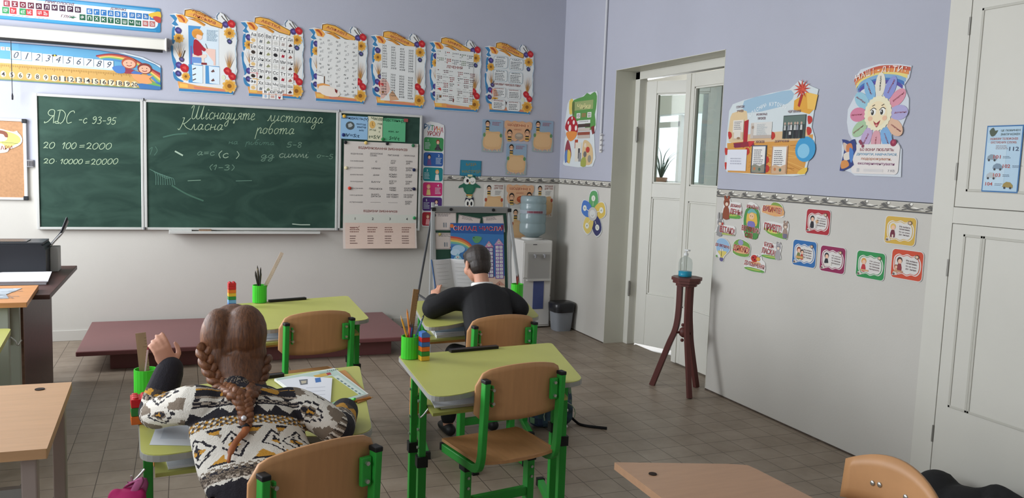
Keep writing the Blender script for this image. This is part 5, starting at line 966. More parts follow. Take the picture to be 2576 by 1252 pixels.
# ---- pupil chairs
def chair_parts(t, seat=.40, top=.775):
    def side(s):
        x = s*.163
        return cat([(x, -.19, top-.055), (x, -.178, .5), (x, -.172, seat+.035), (x, -.155, seat-.005), (x, -.12, seat-.018)], 4)[:-1]+[V((x, -.12, seat-.018)), V((x, .13, seat-.022))]
    g = G(); n = 10; vs = []; fs = []
    pts = [(-.17, -.14), (-.155, -.165), (0, -.17), (.155, -.165), (.17, -.14), (.175, .1), (.16, .145), (.1, .16), (-.1, .16), (-.16, .145), (-.175, .1)]
    g.prism([(p.x, p.y) for p in cat([(a, b, 0) for a, b in pts], 3, True)], seat-.004, seat+.008, PLY)
    for i, v in enumerate(g.v): g.v[i] = V((v.x, v.y, v.z+.012*(abs(v.x)/.175)**2-.016*max(0, (v.y-.08)/.08)**2*.6))
    g.obj('seat', t, local=True, bev=.003)
    # backrest: bowed ply with high round shoulders
    g = G(); W2 = .185; rows = 10; colsN = 16; z0, z1 = top-.2, top
    def pt(i, j, y0):
        u = -1+2*i/colsN; x = u*W2; zt = z1-.03*abs(u)**2.2-.045*max(0, (abs(u)-.8)/.2)**2; zb = z0+.012*(1-u*u)*-1+.02*max(0, (abs(u)-.85)/.15)**2
        z = zb+(zt-zb)*j/rows; return (x, y0-.028*(1-u*u)-.012*(z-z0)/.2, z)
    for y0 in (-.15, -.14):
        for j in range(rows+1):
            for i in range(colsN+1): vs.append(pt(i, j, y0))
    N = (rows+1)*(colsN+1); w = colsN+1
    for j in range(rows):
        for i in range(colsN):
            a = j*w+i; fs.append((a, a+1, a+w+1, a+w)); fs.append((N+a+w, N+a+w+1, N+a+1, N+a))
    ring = [i for i in range(w)]+[j*w+colsN for j in range(1, rows+1)]+[rows*w+i for i in range(colsN-1, -1, -1)]+[j*w for j in range(rows-1, 0, -1)]
    for k in range(len(ring)): a, b = ring[k], ring[(k+1) % len(ring)]; fs.append((b, a, a+N, b+N))
    g.add(vs, fs, PLY, True); bk = g.obj('backrest', t, local=True)
    for s in (-1, 1):
        x = s*.163
        g = G(); g.sweep(side(s), 1.0, GRN, sect=[(-.011, -.016), (.011, -.016), (.011, .016), (-.011, .016)], side=(1, 0, 0), smooth=False); sf = g.obj('side_tube', t, local=True, bev=.003)
        g = G(); g.box((x-.0125, -.207, top-.058), (x+.0125, -.172, top-.044), BLK); g.obj('end_cap', sf, local=True, bev=.003)
        g = G(); g.box((x-s*.035-.01, -.192, top-.15), (x-s*.035+.022*s*.5+.01, -.176, top-.07), GRN)
        g.obj('bracket', sf, local=True, bev=.003)
        for z in (top-.085, top-.135): g = G(); g.cyl((x-s*.03, -.2, z), (x-s*.03, -.148, z), .006, STEEL, n=8); g.obj('bolt', sf, local=True)
        lx = s*.142; g = G(); g.box((lx-.012, -.037, .3), (lx+.012, -.003, seat-.02), GRN); g.box((lx-.015, -.04, .03), (lx+.015, 0, .34), GRN); lg = g.obj('leg', t, local=True, bev=.003)
        g = G(); g.box((lx-.019, -.045, .335), (lx+.019, .005, .37), BLK); g.obj('collar', lg, local=True, bev=.003)
        for z in (.27, .31): g = G(); g.cyl((lx, -.046, z), (lx, -.039, z), .006, STEEL, n=8); g.obj('bolt', lg, local=True)
        g = G(); g.box((lx-.015, -.2, .003), (lx+.015, .18, .033), GRN); fb = g.obj('foot_bar', t, local=True, bev=.003)
        for y in (-.21, .17): g = G(); g.box((lx-.018, y, .0), (lx+.018, y+.025, .038), BLK); g.obj('end_cap', fb, local=True, bev=.003)
    g = G(); g.box((-.142, -.034, .19), (.142, -.006, .225), GRN); g.obj('crossbar', t, local=True, bev=.003)
    return t
def copy_tree(o, parent=None):
    c = o.copy(); COL.objects.link(c)
    if parent is not None: c.parent = parent
    for ch in list(o.children): copy_tree(ch, c)
    return c
CHL = [('plywood pupil chair tucked into the empty desk under the chalkboard', (-2.79, -3.06), 13), ('plywood pupil chair behind the empty right desk, with its whole green frame in view', (-2.215, -4.24), 9),
       ('plywood pupil chair in the front, right behind the girl', (-3.09, -4.90), 22), ('plywood pupil chair the boy in black is sitting on', (-1.925, -3.32), 6.5)]
ch0 = None
for i, (l, (x, y), a) in enumerate(CHL):
    if ch0 is None: ch0 = chair_parts(thing('pupil_chair', l, 'chair', (0, 0, 0), 0, 'plywood pupil chairs')); c = ch0
    else: c = copy_tree(ch0); c['label'] = l
    c.location = (x, y, 0); c.rotation_euler = (0, 0, math.radians(a))
# an older chair with a narrow bolted back rail, at the bottom right
oc_ = thing('school_chair', 'wooden school chair with steel bolts in its low back rail, at the lower right', 'chair', (-1.62, -5.36, 0))
bx0 = onZ(2117, 1152, .6); g = G(); L_ = .345; vs = []; fs = []; nu = 14
def bp(i, j, d):
    u = i/nu; y = bx0.y-.005-L_*u; c = 1-(2*u-1)**2
    z = (.475+.015*c)+(.125+.04*c)*j/4; return (bx0.x+.03*c+d+.012*j/4, y, z)
for d in (0, .011):
    for j in range(5):
        for i in range(nu+1): vs.append(bp(i, j, d))
N = 5*(nu+1); w = nu+1
for j in range(4):
    for i in range(nu): a = j*w+i; fs += [(a, a+1, a+w+1, a+w), (N+a+w, N+a+w+1, N+a+1, N+a)]
ring = list(range(w))+[j*w+nu for j in range(1, 5)]+[4*w+i for i in range(nu-1, -1, -1)]+[j*w for j in range(3, 0, -1)]
for k in range(len(ring)): a, b = ring[k], ring[(k+1) % len(ring)]; fs.append((b, a, a+N, b+N))
g.add(vs, fs, PLY, True); rail = g.obj('backrest', oc_)
GT = mat('8a8f8c', .4, .3)
for u in (.27, .39, .63, .75):
    p = V(bp(int(round(u*nu)), 2, 0)); g = G(); g.ell(p-V((.002, 0, .012)), (.004, .009, .009), STEEL, n=10, k=6); g.obj('bolt', rail)
for u in (.33, .69):
    p = V(bp(int(round(u*nu)), 2, .013)); g = G(); g.sweep(cat([p+V((.012, 0, .04)), p+V((.01, 0, -.06)), (p.x+.005, p.y, .40), (p.x-.02, p.y, .3), (p.x+.0, p.y, .0)], 4), .011, GT, 10); g.obj('rear_leg', oc_)
    g = G(); g.sweep(cat([(p.x-.03, p.y, .34), (p.x-.3, p.y, .35), (p.x-.34, p.y, .3), (p.x-.35, p.y, 0)], 4), .011, GT, 10); g.obj('front_leg', oc_)
g = G(); yc = bx0.y-.005-L_*.51; g.box((bx0.x-.34, yc-.17, .362), (bx0.x+.0, yc+.17, .374), PLY); g.obj('seat', oc_, bev=.004)
# ---- long low podium
PW = mat('774a4b', .35, noise=.06, nscale=3, bump=.05, bscale=20)
pd = thing('podium', 'long low dark red wooden step along the wall under the chalkboard', 'podium', (-2.85, -.55, 0))
g = G(); g.box((-4.02, -1.09, .117), (-1.7, -.03, .15), PW); g.obj('deck', pd, bev=.006)
g = G(); g.box((-3.82, -1.0, 0), (-1.85, -.1, .117), PW); g.obj('plinth', pd, bev=.003)
# ---- teacher's dark desk with its things
DK = wood('4a302c', (3, 20, 20), .2)
td = thing('teacher_desk', 'dark brown teacher desk at the left edge carrying the printer', 'desk', (-4.7, -1.8, 0))
g = G(); g.box((-5.5, -2.4, .725), (-3.985, -1.23, .75), DK); g.obj('desktop', td, bev=.003)
g = G(); g.box((-4.155, -2.3, 0), (-4.13, -1.26, .725), DK); g.obj('side_panel', td, bev=.002)
g = G(); g.box((-5.4, -2.3, 0), (-5.375, -1.26, .725), DK); g.obj('side_panel', td, bev=.002)
g = G(); g.box((-5.375, -1.6, .3), (-4.155, -1.58, .725), DK); g.obj('modesty_panel', td)
g = G(); g.box((-4.16, -2.32, 0), (-4.12, -2.3, .725), wood('6e5040', (3, 20, 20), .2)); g.obj('front_strip', td, bev=.002)
pn = thing('printer', 'black printer with a raised paper tray on the dark teacher desk', 'printer', (-4.3, -1.55, .75))
pb = mat('22252b', .4); pg_ = mat('3a3d42', .35)
g = G(); g.prism([(-4.62, .752), (-4.1, .752), (-4.1, .9), (-4.12, .93), (-4.62, .93)], 1.40, 1.68, pb, Matrix(((1, 0, 0, 0), (0, 0, -1, 0), (0, 1, 0, 0), (0, 0, 0, 1)))); g.obj('body', pn, bev=.008)
g = G(); g.box((-4.6, -1.66, .93), (-4.115, -1.42, .944), pg_); g.box((-4.5, -1.64, .944), (-4.2, -1.5, .948), mat('2a2d30', .25)); g.obj('lid', pn, bev=.006)
g = G(); g.box((-4.1, -1.52, .7505), (-4.055, -1.4, .9), mat('b4b4b2', .5)); g.obj('side_cover', pn, bev=.004)
g = G(); g.sweep(cat([(-4.12, -1.45, .885), (-4.085, -1.44, .93), (-4.045, -1.42, .985), (-4.015, -1.4, 1.06)], 4), [(.1, .004)]*13, mat('2b2d33', .4), sect=[(-1, -1), (1, -1), (1, 1), (-1, 1)], side=(0, 1, 0)); g.obj('paper_tray', pn)
g = G(); g.sweep(cat([(-4.1, -1.46, .905), (-4.07, -1.455, .945), (-4.04, -1.45, .98)], 4), [(.085, .002)]*9, mat('e0e0e0', .7), sect=[(-1, -1), (1, -1), (1, 1), (-1, 1)], side=(0, 1, 0)); tag(g.obj('paper_sheet'), 'white paper sheets standing in the printer tray', 'paper')
for k in range(2):
    pass
ps_ = [onZ(0, 704, .753), onZ(18, 690, .753), onZ(126, 690, .753), onZ(116, 714, .753), onZ(-40, 716, .753), onZ(-60, 700, .753)]
g = G(); g.prism([(p.x, p.y) for p in (ps_[4], ps_[5], ps_[1], ps_[2], ps_[3])], .7505, .768, mat('dcdce2', .7)); g.prism([(p.x+.012, p.y-.02) for p in (ps_[4], ps_[5], ps_[1], ps_[2], ps_[3])], .768, .7735, mat('e6e6ec', .7))
tag(g.obj('paper_pile'), 'pile of white paper in front of the printer on the dark desk', 'paper')
# ---- wooden desk standing before the teacher desk
WD = wood('c58a58', (3, 26, 26), .1); WL = mat('a3a89a', .45)
wd = thing('wooden_desk', 'wooden desk with pale steel legs in front of the dark teacher desk', 'desk', (-4.5, -2.75, 0))
a = onZ(95, 717, .76); b = onZ(72, 757, .76)
yb_, yf_ = -2.23, -2.78
g = G(); g.prism([(-5.3, yb_), (-4.06, yb_), (-4.03, yf_), (-5.3, yf_)], .752, .775, WD); g.obj('tabletop', wd, bev=.003)
for x in (-4.135, -5.2):
    for y in (-2.45, yf_+.06): g = G(); g.box((x-.022, y-.018, 0), (x+.022, y+.018, .752), WL); g.obj('leg', wd, bev=.004)
g = G(); g.box((-5.18, -2.49, .52), (-4.157, -2.475, .7), WD); g.obj('modesty_panel', wd)
g = G(); g.sweep(cat([(-4.11, yf_+.06, .6), (-4.09, yf_+.06, .58), (-4.08, yf_+.06, .56), (-4.065, yf_+.06, .585)], 4), .004, STEEL, 6); g.obj('bag_hook', wd)
pr = Pr(Matrix.Translation((-4.745, -2.33, .7775)), .64, .34); pr.slab([(0, 6), (60, 0), (98, 4), (92, 60), (97, 96), (40, 100), (2, 90)], 'a9b2ba', .002)
for i in range(60): u, v = rnd.random()*92, 4+rnd.random()*88; pr.line([(u, v), (u+8*rnd.random()+2, v+6*rnd.random()-3), (u+10, v+5*rnd.random())], .007, ['6d7884', 'd6dde2', '8b96a2', '4b545e'][i % 4], 1)
tag(pr.obj('plastic_wrap'), 'crumpled grey and white patterned sheet on the wooden desk at the left edge', 'sheet')
# lime seat seen under that desk
lc = thing('lime_table', 'lime green table corner tucked under the wooden desk at the left edge', 'table', (-4.4, -3.1, 0))
g = G(); g.prism(outline((-4.9, -2.91), (-4.073, -2.91), (-4.035, -3.45), (-4.9, -3.45), 0, .03), .658, .68, LIME); g.obj('tabletop', lc, bev=.003)
for (x, y) in ((-4.2, -3.02), (-4.2, -3.35), (-4.8, -3.0), (-4.8, -3.35)): g = G(); g.box((x-.016, y-.016, 0), (x+.016, y+.016, .658), GRN); g.obj('leg', lc, bev=.003)
# ---- front wooden desks
WF = wood('c49a72', (3, 22, 22), .05); ML_ = mat('a89a94', .4, .1)
fd = thing('wooden_desk', 'plain wooden desk at the left front with a small hole in its top', 'desk', (-4.3, -4.5, 0))
g = G(); g.prism([(-4.95, -4.19), (-3.684, -4.214), (-3.667, -4.864), (-4.95, -4.84)], .724, .75, WF); g.obj('tabletop', fd, bev=.003)
g = G(); h_ = onZ(100, 978, .7515); g.cyl(h_-V((0, 0, .002)), h_+V((0, 0, .0008)), .014, mat('2a1c14', .9)); g.obj('cable_hole', fd)
for x in (-3.715, -4.9):
    for y in (-4.27, -4.8): g = G(); g.box((x-.018, y-.02, 0), (x+.018, y+.02, .724), ML_); g.obj('leg', fd, bev=.004)
    
for y in (-4.79,): g = G(); g.box((-4.882, y-.012, .60), (-3.733, y+.012, .63), mat('8d8d88', .4)); g.obj('stretcher', fd)
ft_ = thing('wooden_desk', 'wooden desk top corner at the bottom edge beside the bolted chair', 'desk', (-1.95, -5.4, 0))
P4 = [onZ(1545, 1162, .62), onZ(1830, 1166, .62), onZ(1880, 1169, .62), onZ(1905, 1180, .62), onZ(2046, 1252, .62)]
e = (P4[4]-P4[3]).normalized(); e2 = (onZ(1665, 1252, .62)-P4[0]).normalized()
pts = [P4[0], P4[1], P4[2], P4[3], P4[3]+e*.75, P4[0]+e2*.8]
g = G(); g.prism([(p.x, p.y) for p in pts], .598, .62, wood('b08a6c', (3, 22, 22), .05)); g.obj('tabletop', ft_, bev=.002)
g = G(); h_ = onZ(1642, 1191, .6215); g.cyl(h_-V((0, 0, .002)), h_+V((0, 0, .0008)), .012, mat('2a1c14', .9)); g.obj('cable_hole', ft_)
for p in (P4[0]*.75+pts[4]*.12+pts[5]*.13, P4[2]*.8+pts[5]*.2, pts[4]*.85+P4[0]*.15, pts[5]*.85+P4[3]*.15): g = G(); g.box((p.x-.018, p.y-.018, 0), (p.x+.018, p.y+.018, .598), mat('d8d8d6', .4)); g.obj('leg', ft_, bev=.004)
# ---- three-legged plant stand with the sanitizer
SW = mat('5d332f', .5, noise=.08, nscale=8, bump=.06, bscale=25)
st = thing('plant_stand', 'tall dark red three-legged wooden stand by the door', 'stand', (-.185, -2.49, 0))
cx, cy = -.185, -2.49
g = G(); oc = [(cx+.105*math.cos(a), cy+.105*math.sin(a)) for a in [PI/8+i*PI/4 for i in range(8)]]; oc2 = [(cx+.095*math.cos(a), cy+.095*math.sin(a)) for a in [PI/8+i*PI/4 for i in range(8)]]
g.prism(oc, .765, .785, SW); g.prism(oc2, .745, .765, SW); g.prism([(cx+(a-cx)*.7, cy+(b-cy)*.7) for a, b in oc], .725, .745, SW); g.obj('top', st, bev=.003)
for fx, fy in ((-.309, -2.323), (-.24, -2.68), (-.028, -2.45)):
    d = V((fx-cx, fy-cy, 0)); dn = d.normalized(); p = cat([V((cx, cy, .74))+dn*.045, V((cx, cy, .55))+dn*.045, V((cx, cy, .42))+dn*.06, V((cx, cy, .3))+d*.5, V((fx, fy, .0))], 6)
    g = G(); g.sweep(p, [(.015, .019)]*len(p), SW, sect=[(-1, -1), (1, -1), (1, 1), (-1, 1)], side=dn.cross(V((0, 0, 1))), smooth=False); g.obj('leg', st, bev=.003)
g = G(); g.lathe([(0, .44), (.012, .44), (.03, .425), (.034, .405), (.03, .385), (.012, .37), (0, .37)], SW, 16, (cx, cy, 0))
for k in range(3): a = k*2*PI/3; g.cyl((cx, cy, .405), (cx+.062*math.cos(a+.9), cy+.062*math.sin(a+.9), .405), .009, SW, n=8)
for z in (.35, .455): g.ell((cx-.01, cy, z), .012, SW)
g.obj('turned_hub', st)
sb = thing('sanitizer_bottle', 'clear pump bottle with a little blue liquid standing on the tripod stand', 'bottle', (cx-.005, cy+.01, .7855))
bx, by = cx-.01, cy+.01
g = G(); g.lathe([(.0, .786), (.043, .786), (.046, .792), (.046, .88), (.04, .905), (.02, .92), (.014, .925), (.014, .935)], glassmat('eef2f2', .05), 24, (bx, by, 0)); g.obj('body', sb)
g = G(); g.lathe([(0, .788), (.042, .788), (.044, .792), (.044, .823), (0, .823)], mat('2f9fc0', .25), 24, (bx, by, 0)); g.obj('blue_liquid', sb)
g = G(); g.lathe([(.016, .93), (.016, .945), (.006, .947), (.005, .965), (0, .965)], mat('d8dada', .35), 16, (bx, by, 0)); g.box((bx-.01, by-.035, .962), (bx+.01, by+.01, .972), mat('d8dada', .35)); g.obj('pump_head', sb, bev=.002)
# ---- water cooler
WC = mat('d2d0cc', .35); WC2 = mat('c4c2be', .4)
wc = thing('water_cooler', 'white floor standing water cooler by the corner of the back wall', 'water cooler', (-.32, -.16, 0))
xa, xb, yf = -.475, -.178, -.3
g = G(); g.box((xa, yf, .01), (xb, -.02, .3), WC); g.box((xa, yf, .3), (xb, -.02, .815), WC); g.obj('cabinet', wc, bev=.012, seg=3)
g = G(); g.box((xa+.012, yf-.008, .815-.02), (xb-.012, yf+.002, .47), WC); g.obj('upper_front', wc, bev=.006)
g = G(); g.box((xa+.012, yf-.006, .462), (xb-.012, yf+.002, .03), WC); g.obj('lower_door', wc, bev=.005)
a = onY(1328, 634, yf-.01); b = onY(1383, 702, yf-.01)
g = G(); g.box((a.x, yf-.0095, b.z), (b.x, yf-.0075, a.z), mat('b2b0ac', .35)); g.box((a.x+.01, yf-.010, b.z+.01), (b.x-.01, yf-.0092, a.z-.02), mat('a3a19e', .3)); g.box((a.x-.004, yf-.03, b.z-.012), (b.x+.004, yf-.007, b.z+.004), WC2); g.obj('tap_recess', wc, bev=.002)
for k in (.3, .7):
    g = G(); x = a.x+(b.x-a.x)*k; g.cyl((x, yf-.036, a.z-.05), (x, yf-.036, a.z-.022), .011, mat('8d8d90', .4), n=12); g.box((x-.01, yf-.04, a.z-.03), (x+.01, yf-.008, a.z-.018), mat('9a9a9c', .4)); g.obj('tap', wc, bev=.002)
c1 = onY(1341, 709, yf); c2 = onY(1362, 776, yf)
g = G(); g.box((c1.x, yf-.009, c2.z), (c2.x+.012, yf-.0055, .455), mat('4a5688', .25)); g.obj('blue_window', wc, bev=.002)
g = G(); g.box((a.x+.05, yf-.009, .775), (a.x+.09, yf-.0078, .782), mat('55555a', .5)); g.obj('indicator', wc)
g = G(); g.lathe([(0, .815), (.1, .815), (.1, .826), (.09, .832), (0, .832)], WC, 28, ((xa+xb)/2, -.155, 0)); g.obj('collar', wc)
cxb = (xa+xb)/2
def bottle_mat():
    m = bpy.data.materials.new('blue_plastic'); m.use_nodes = True; nt = m.node_tree; out = nt.nodes['Material Output']; b = nt.nodes['Principled BSDF']
    b.inputs['Base Color'].default_value = (*lin('9fb2b6'), 1); b.inputs['Roughness'].default_value = .18
    t = nt.nodes.new('ShaderNodeBsdfTransparent'); t.inputs[0].default_value = (*lin('c8d8dc'), 1); mx = nt.nodes.new('ShaderNodeMixShader'); mx.inputs[0].default_value = .62
    nt.links.new(t.outputs[0], mx.inputs[1]); nt.links.new(b.outputs[0], mx.inputs[2]); nt.links.new(mx.outputs[0], out.inputs[0]); return m
bm2 = bottle_mat()
wb = thing('water_bottle', 'large bluish translucent water bottle upside down on the cooler', 'bottle', (cxb, -.155, .832))
g = G(); prof = [(.03, .833), (.06, .837), (.095, .86)]
z = .875
for k in range(3): prof += [(.118, z), (.123, z+.015), (.123, z+.075), (.117, z+.088)]; z += .093
prof += [(.12, z), (.122, z+.02), (.12, z+.05), (.108, z+.063), (0, z+.064)]
g.lathe(prof, bm2, 32, (cxb, -.155, 0)); g.obj('body', wb)
g = G(); g.lathe([(.1235, 1.055), (.1238, 1.058), (.1238, 1.085), (.1235, 1.088)], mat('8e98a0', .5), 32, (cxb, -.155, 0)); 
pr_ = [(.124*math.cos(a), .124*math.sin(a)) for a in [math.radians(-140+i*8) for i in range(10)]]
vs = [(cxb+x, -.155+y, zz) for zz in (1.062, 1.082) for x, y in pr_]; g.add(vs, [(i, i+1, i+11, i+10) for i in range(9)], mat('7a4450', .5), True); g.obj('label_band', wb)
# ---- waste bin with black liner
wbn = thing('waste_bin', 'grey plastic waste bin lined with a black bag in the room corner', 'bin', (-.115, -.42, 0))
bx_, by_ = -.118, -.42
g = G(); sec = [(math.copysign(abs(math.cos(a))**.6, math.cos(a)), math.copysign(abs(math.sin(a))**.6, math.sin(a))) for a in [i*2*PI/28 for i in range(28)]]
g.sweep([(bx_, by_, 0), (bx_, by_, .02), (bx_, by_, .235)], [(.082, .08), (.086, .082), (.104, .1)], mat('7f8389', .25), sect=sec, side=(1, 0, 0)); g.obj('body', wbn)
g = G(); rr2 = random.Random(3); lv = [(bx_, by_, .175), (bx_, by_, .2), (bx_, by_, .245), (bx_, by_, .262), (bx_, by_, .258)]
g.sweep(lv, [(.107, .103), (.109, .105), (.112, .108), (.1, .096), (.07, .066)], mat('222225', .3), sect=[(x*(1+.03*math.sin(7*i)), y*(1+.03*math.cos(5*i))) for i, (x, y) in enumerate(sec)], side=(1, 0, 0)); g.obj('bag_liner', wbn)
# ---- flip-chart easel
EY = -.95
ea = thing('easel', 'aluminium flip-chart easel with dark green board standing by the water cooler', 'easel', (-1.2, -.9, 0))
TL_, TR_ = onY(1089, 519, EY), onY(1279, 520, EY)
xl, xr, zt = TL_.x, TR_.x, TL_.z; zb = .36
tilt = lambda z: EY-(zt-z)*.16
def sl(x, z, dy=0): return V((x, tilt(z)+dy, z))
g = G(); g.add([sl(xl+.02, zb), sl(xr-.02, zb), sl(xr-.02, zt-.01), sl(xl+.02, zt-.01), sl(xl+.02, zb, .015), sl(xr-.02, zb, .015), sl(xr-.02, zt-.01, .015), sl(xl+.02, zt-.01, .015)], [(0, 1, 2, 3), (7, 6, 5, 4), (0, 4, 5, 1), (1, 5, 6, 2), (2, 6, 7, 3), (3, 7, 4, 0)], mat('23483a', .55, noise=.08, nscale=4)); g.obj('green_board', ea)
g = G(); g.bar([sl(xl, zt-.02, -.012), sl(xr, zt-.02, -.012)], .05, .02, mat('9fa0a0', .35, .5), side=(0, -.16, 1)); g.obj('clamp_bar', ea, bev=.003)
for k in (.22, .78): g = G(); p = sl(xl+(xr-xl)*k, zt-.02, -.022); g.cyl(p, p-V((0, .012, 0)), .012, BLK, n=14); g.obj('clamp_knob', ea)
for x in (xl, xr): g = G(); g.bar([sl(x, zb, -.004), sl(x, zt+.0, -.004)], .022, .024, mat('b9bbbb', .35, .5), side=(1, 0, 0)); g.obj('frame_rail', ea, bev=.003)
for x in (xl, xr): g = G(); p = sl(x, zt-.02, -.01); g.box((p.x-.016, p.y-.02, p.z-.014), (p.x+.016, p.y+.02, p.z+.014), BLK); g.obj('corner_block', ea, bev=.003)
for s, x in ((-1, xl), (1, xr)):
    g = G(); g.bar([sl(x, zt+.03, -.0), V((x+s*.09, EY-.3, 0))], .024, .018, mat('aeb0b0', .35, .5), side=(1, 0, 0)); g.obj('leg', ea, bev=.003)
    g = G(); g.bar([sl(x, zt-.05, .02), V((x+s*.07, EY+.34, 0))], .016, .016, mat('6d7074', .4, .4), side=(1, 0, 0)); g.obj('rear_leg', ea, bev=.003)
    g = G(); g.bar([V((x+s*.052, EY-.19, .42)), V((x+s*.045, EY+.21, .42))], .012, .012, mat('55585c', .4, .4), side=(0, 0, 1)); g.obj('brace', ea)
# things clipped on the easel
EM = Matrix.Rotation(math.atan(.16), 4, 'X')
def easel_pr(px, lift, rot=0):
    a = onY(px[0], px[1], EY); b = onY(px[2], px[3], EY-.05); w, h = b.x-a.x, (a.z-b.z)
    p = sl(a.x, a.z, -.003-lift); up = V((0, .16, 1)).normalized(); n = V((0, -1, .16)).normalized()
    M = Matrix(((1, up.x, n.x, p.x), (0, up.y, n.y, p.y), (0, up.z, n.z, p.z), (0, 0, 0, 1)))
    return Pr(M @ Matrix.Rotation(rot, 4, 'Z'), w, h)
def pinned(px, lift, rot, label, seed):
    pr = easel_pr(px, lift, rot); pr.slab([(0, 0), (100, 0), (100, 100), (0, 100)], 'd2c6c0', .0008); pr.line([(2, 3), (98, 3), (98, 97), (2, 97), (2, 3)], .003, '5a5658', 1); pr.lines(16, 8, 60, 3, 6, '6a6266', 1, seed)
    pr.rect(40, 58, 46, 84, '7d8288', 1); pr.rect(50, 58, 56, 84, '8d9298', 1); pr.poly([(64, 92), (76, 70), (86, 92)], 'a8584a' if seed > 2 else 'b9aaa8', 1)
    return tag(pr.obj('pinned_sheet'), label, 'paper', 'sheets pinned on the easel')
pinned((1091, 533, 1150, 580), 0, 0, 'landscape sheet pinned at the top left of the easel board', 1)
pinned((1153, 539, 1212, 580), .001, -.17, 'tilted sheet at the top middle of the easel, mostly behind the blue poster', 2)
pinned((1212, 545, 1268, 590), .002, .1, 'tilted sheet at the top right of the easel, mostly behind the blue poster', 2)
pinned((1091, 584, 1150, 627), 0, 0, 'landscape sheet on the left of the easel below another sheet', 4)
for x, y, c, l in ((1093, 541, '5a5c62', 'grey magnet on the top left sheet of the easel'), (1104, 588, 'd9c884', 'pale yellow magnet on the lower left sheet of the easel')):
    p = sl(onY(x, y, EY-.02).x, onY(x, y, EY-.02).z, -.0045); g = G(); g.lathe([(0, 0), (.012, 0), (.012, .007), (0, .008)], mat(c, .4), 14, M=Matrix.Translation(p) @ Matrix.Rotation(PI/2+.16, 4, 'X')); tag(g.obj('board_magnet'), l, 'magnet', 'magnets on the easel')
pr = easel_pr((1130, 560, 1262, 760), .007)
pr.slab([(0, 0), (100, 0), (100, 100), (0, 100)], '3f78b4', .001); pr.poly([(0, 0), (100, 0), (100, 14), (0, 12)], '2f5a9c', 1); pr.poly([(0, 70), (100, 66), (100, 100), (0, 100)], 'd2b6a4', 1)
for k, c in enumerate(['c0524a', 'd98a4e', 'dcc86e', '6fb0a0', '5a8ac0']):
    o = k*2.2; out = [(q.x, q.y) for q in cat([(0, 16+o, 0), (18, 18+o, 0), (34, 24+o, 0), (46, 34+o, 0)], 4)]; pr.poly(out+[(u-.5, v+2.4) for u, v in reversed(out)], c, 2+k % 2)
pr.el(14, 32, 12, 5, 'a9cbe4', 3); pr.el(8, 36, 9, 4, 'bcd6ea', 4); pr.poly([(40, 18), (48, 16), (58, 18), (52, 24), (44, 24)], '5f9a6a', 4, 3); pr.el(43, 18, 1, .7, '222222', 5, 0, 8)
pr.txt('СКЛАД ЧИСЛА', 51, 7, 92, 6.6, 'e6dede', 4, -.01, .06); pr.txt('СКЛАД ЧИСЛА', 51, 7, 90, 6.0, 'b5283e', 5, -.01, .035)
for i, (u, v, n, wall_, roof) in enumerate(((12, 40, 6, '3f8fb0', '8fc4d4'), (31, 35, 7, '4b3a78', '9a86b8'), (51, 31, 8, '8f4a70', 'a9c4dc'), (71, 25, 9, '5f3f7c', 'c08aa0'), (90, 22, 10, '7a58a0', 'b890b4'))):
    pr.poly([(u-9, v+5), (u, v-3), (u+9, v+5)], roof, 6); pr.rect(u-8, v+5, u+8, v+5+4.6*(n-1)+1, wall_, 6); pr.el(u, v+2, 3, 1.8, 'dcd8d4', 7); pr.txt(str(n), u, v+2, None, 2.2, '4a3a50', 8, 0, .02)
    for r in range(1, n):
        for s_, num in ((-3.6, r), (3.6, n-r)): pr.rect(u+s_-2.9, v+5+4.6*(r-1)+1.2, u+s_+2.9, v+5+4.6*(r-1)+4.8, 'd3d4d8', 7); pr.txt(str(num), u+s_, v+5+4.6*(r-1)+3, None, 2, '3a3a44', 8)
pr.poly([(78, 78), (90, 72), (100, 78)], 'b98a78', 6); pr.rect(80, 78, 99, 100, 'cdb8a4', 6); pr.txt('5', 89, 76.4, None, 2.4, '4a3a40', 8, 0, .02)
pr.el(2.5, 3.5, 3.4, 2.4, 'd9743a', 6); pr.poly([(95, 2), (99, 2), (99, 8), (95, 8)], '7a2a48', 5)
tag(pr.obj('number_poster'), 'blue poster with a rainbow and numbered tower houses on the easel', 'poster')
# ================================================================ small things on the desks and the floor
CUPG = mat('46c934', .35)
def pen_cup(label, p, r=.036, h=.092, ribs=True):
    t = thing('pen_cup', label, 'pen cup', tuple(p), 0, 'green pen cups')
    n = 40; prof = [(0, .0015), (r, .0015), (r, h), (r-.003, h), (r-.003, .006), (0, .006)]; g = G(); vs = []
    for k, (rr, z) in enumerate(prof):
        for j in range(n):
            q = rr*(1+(.018 if (j % 2 and k in (1, 2) and ribs) else 0)); vs.append((p.x+q*math.cos(2*PI*j/n), p.y+q*math.sin(2*PI*j/n), p.z+z))
    g.add(vs, [(i*n+j, i*n+(j+1) % n, (i+1)*n+(j+1) % n, (i+1)*n+j) for i in range(5) for j in range(n)], CUPG, False); g.obj('cup', t)
    return t
def stick(label, cat_, name, p, ang, lean, length, col, r=.0038, tip=None, group=None, ro=.02):
    """pencil standing in a cup, leaning outwards at compass angle ang"""
    d = V((math.cos(ang), math.sin(ang), 0)); a = p+V((0, 0, .008))-d*ro*.5; b = a+d*(length*math.sin(lean)+ro*.3)+V((0, 0, length*math.cos(lean)))
    t = thing(name, label, cat_, tuple(a), 0, group)
    ax = (b-a).normalized(); g = G(); g.sweep([a, b-ax*.018], r, mat(col, .4), 6, smooth=False); g.obj('barrel', t)
    g = G(); g.sweep([b-ax*.018, b-ax*.005, b], [r, r*.4, .0004], mat(tip or 'd8b48a', .6), 6); g.obj('tip', t); return t
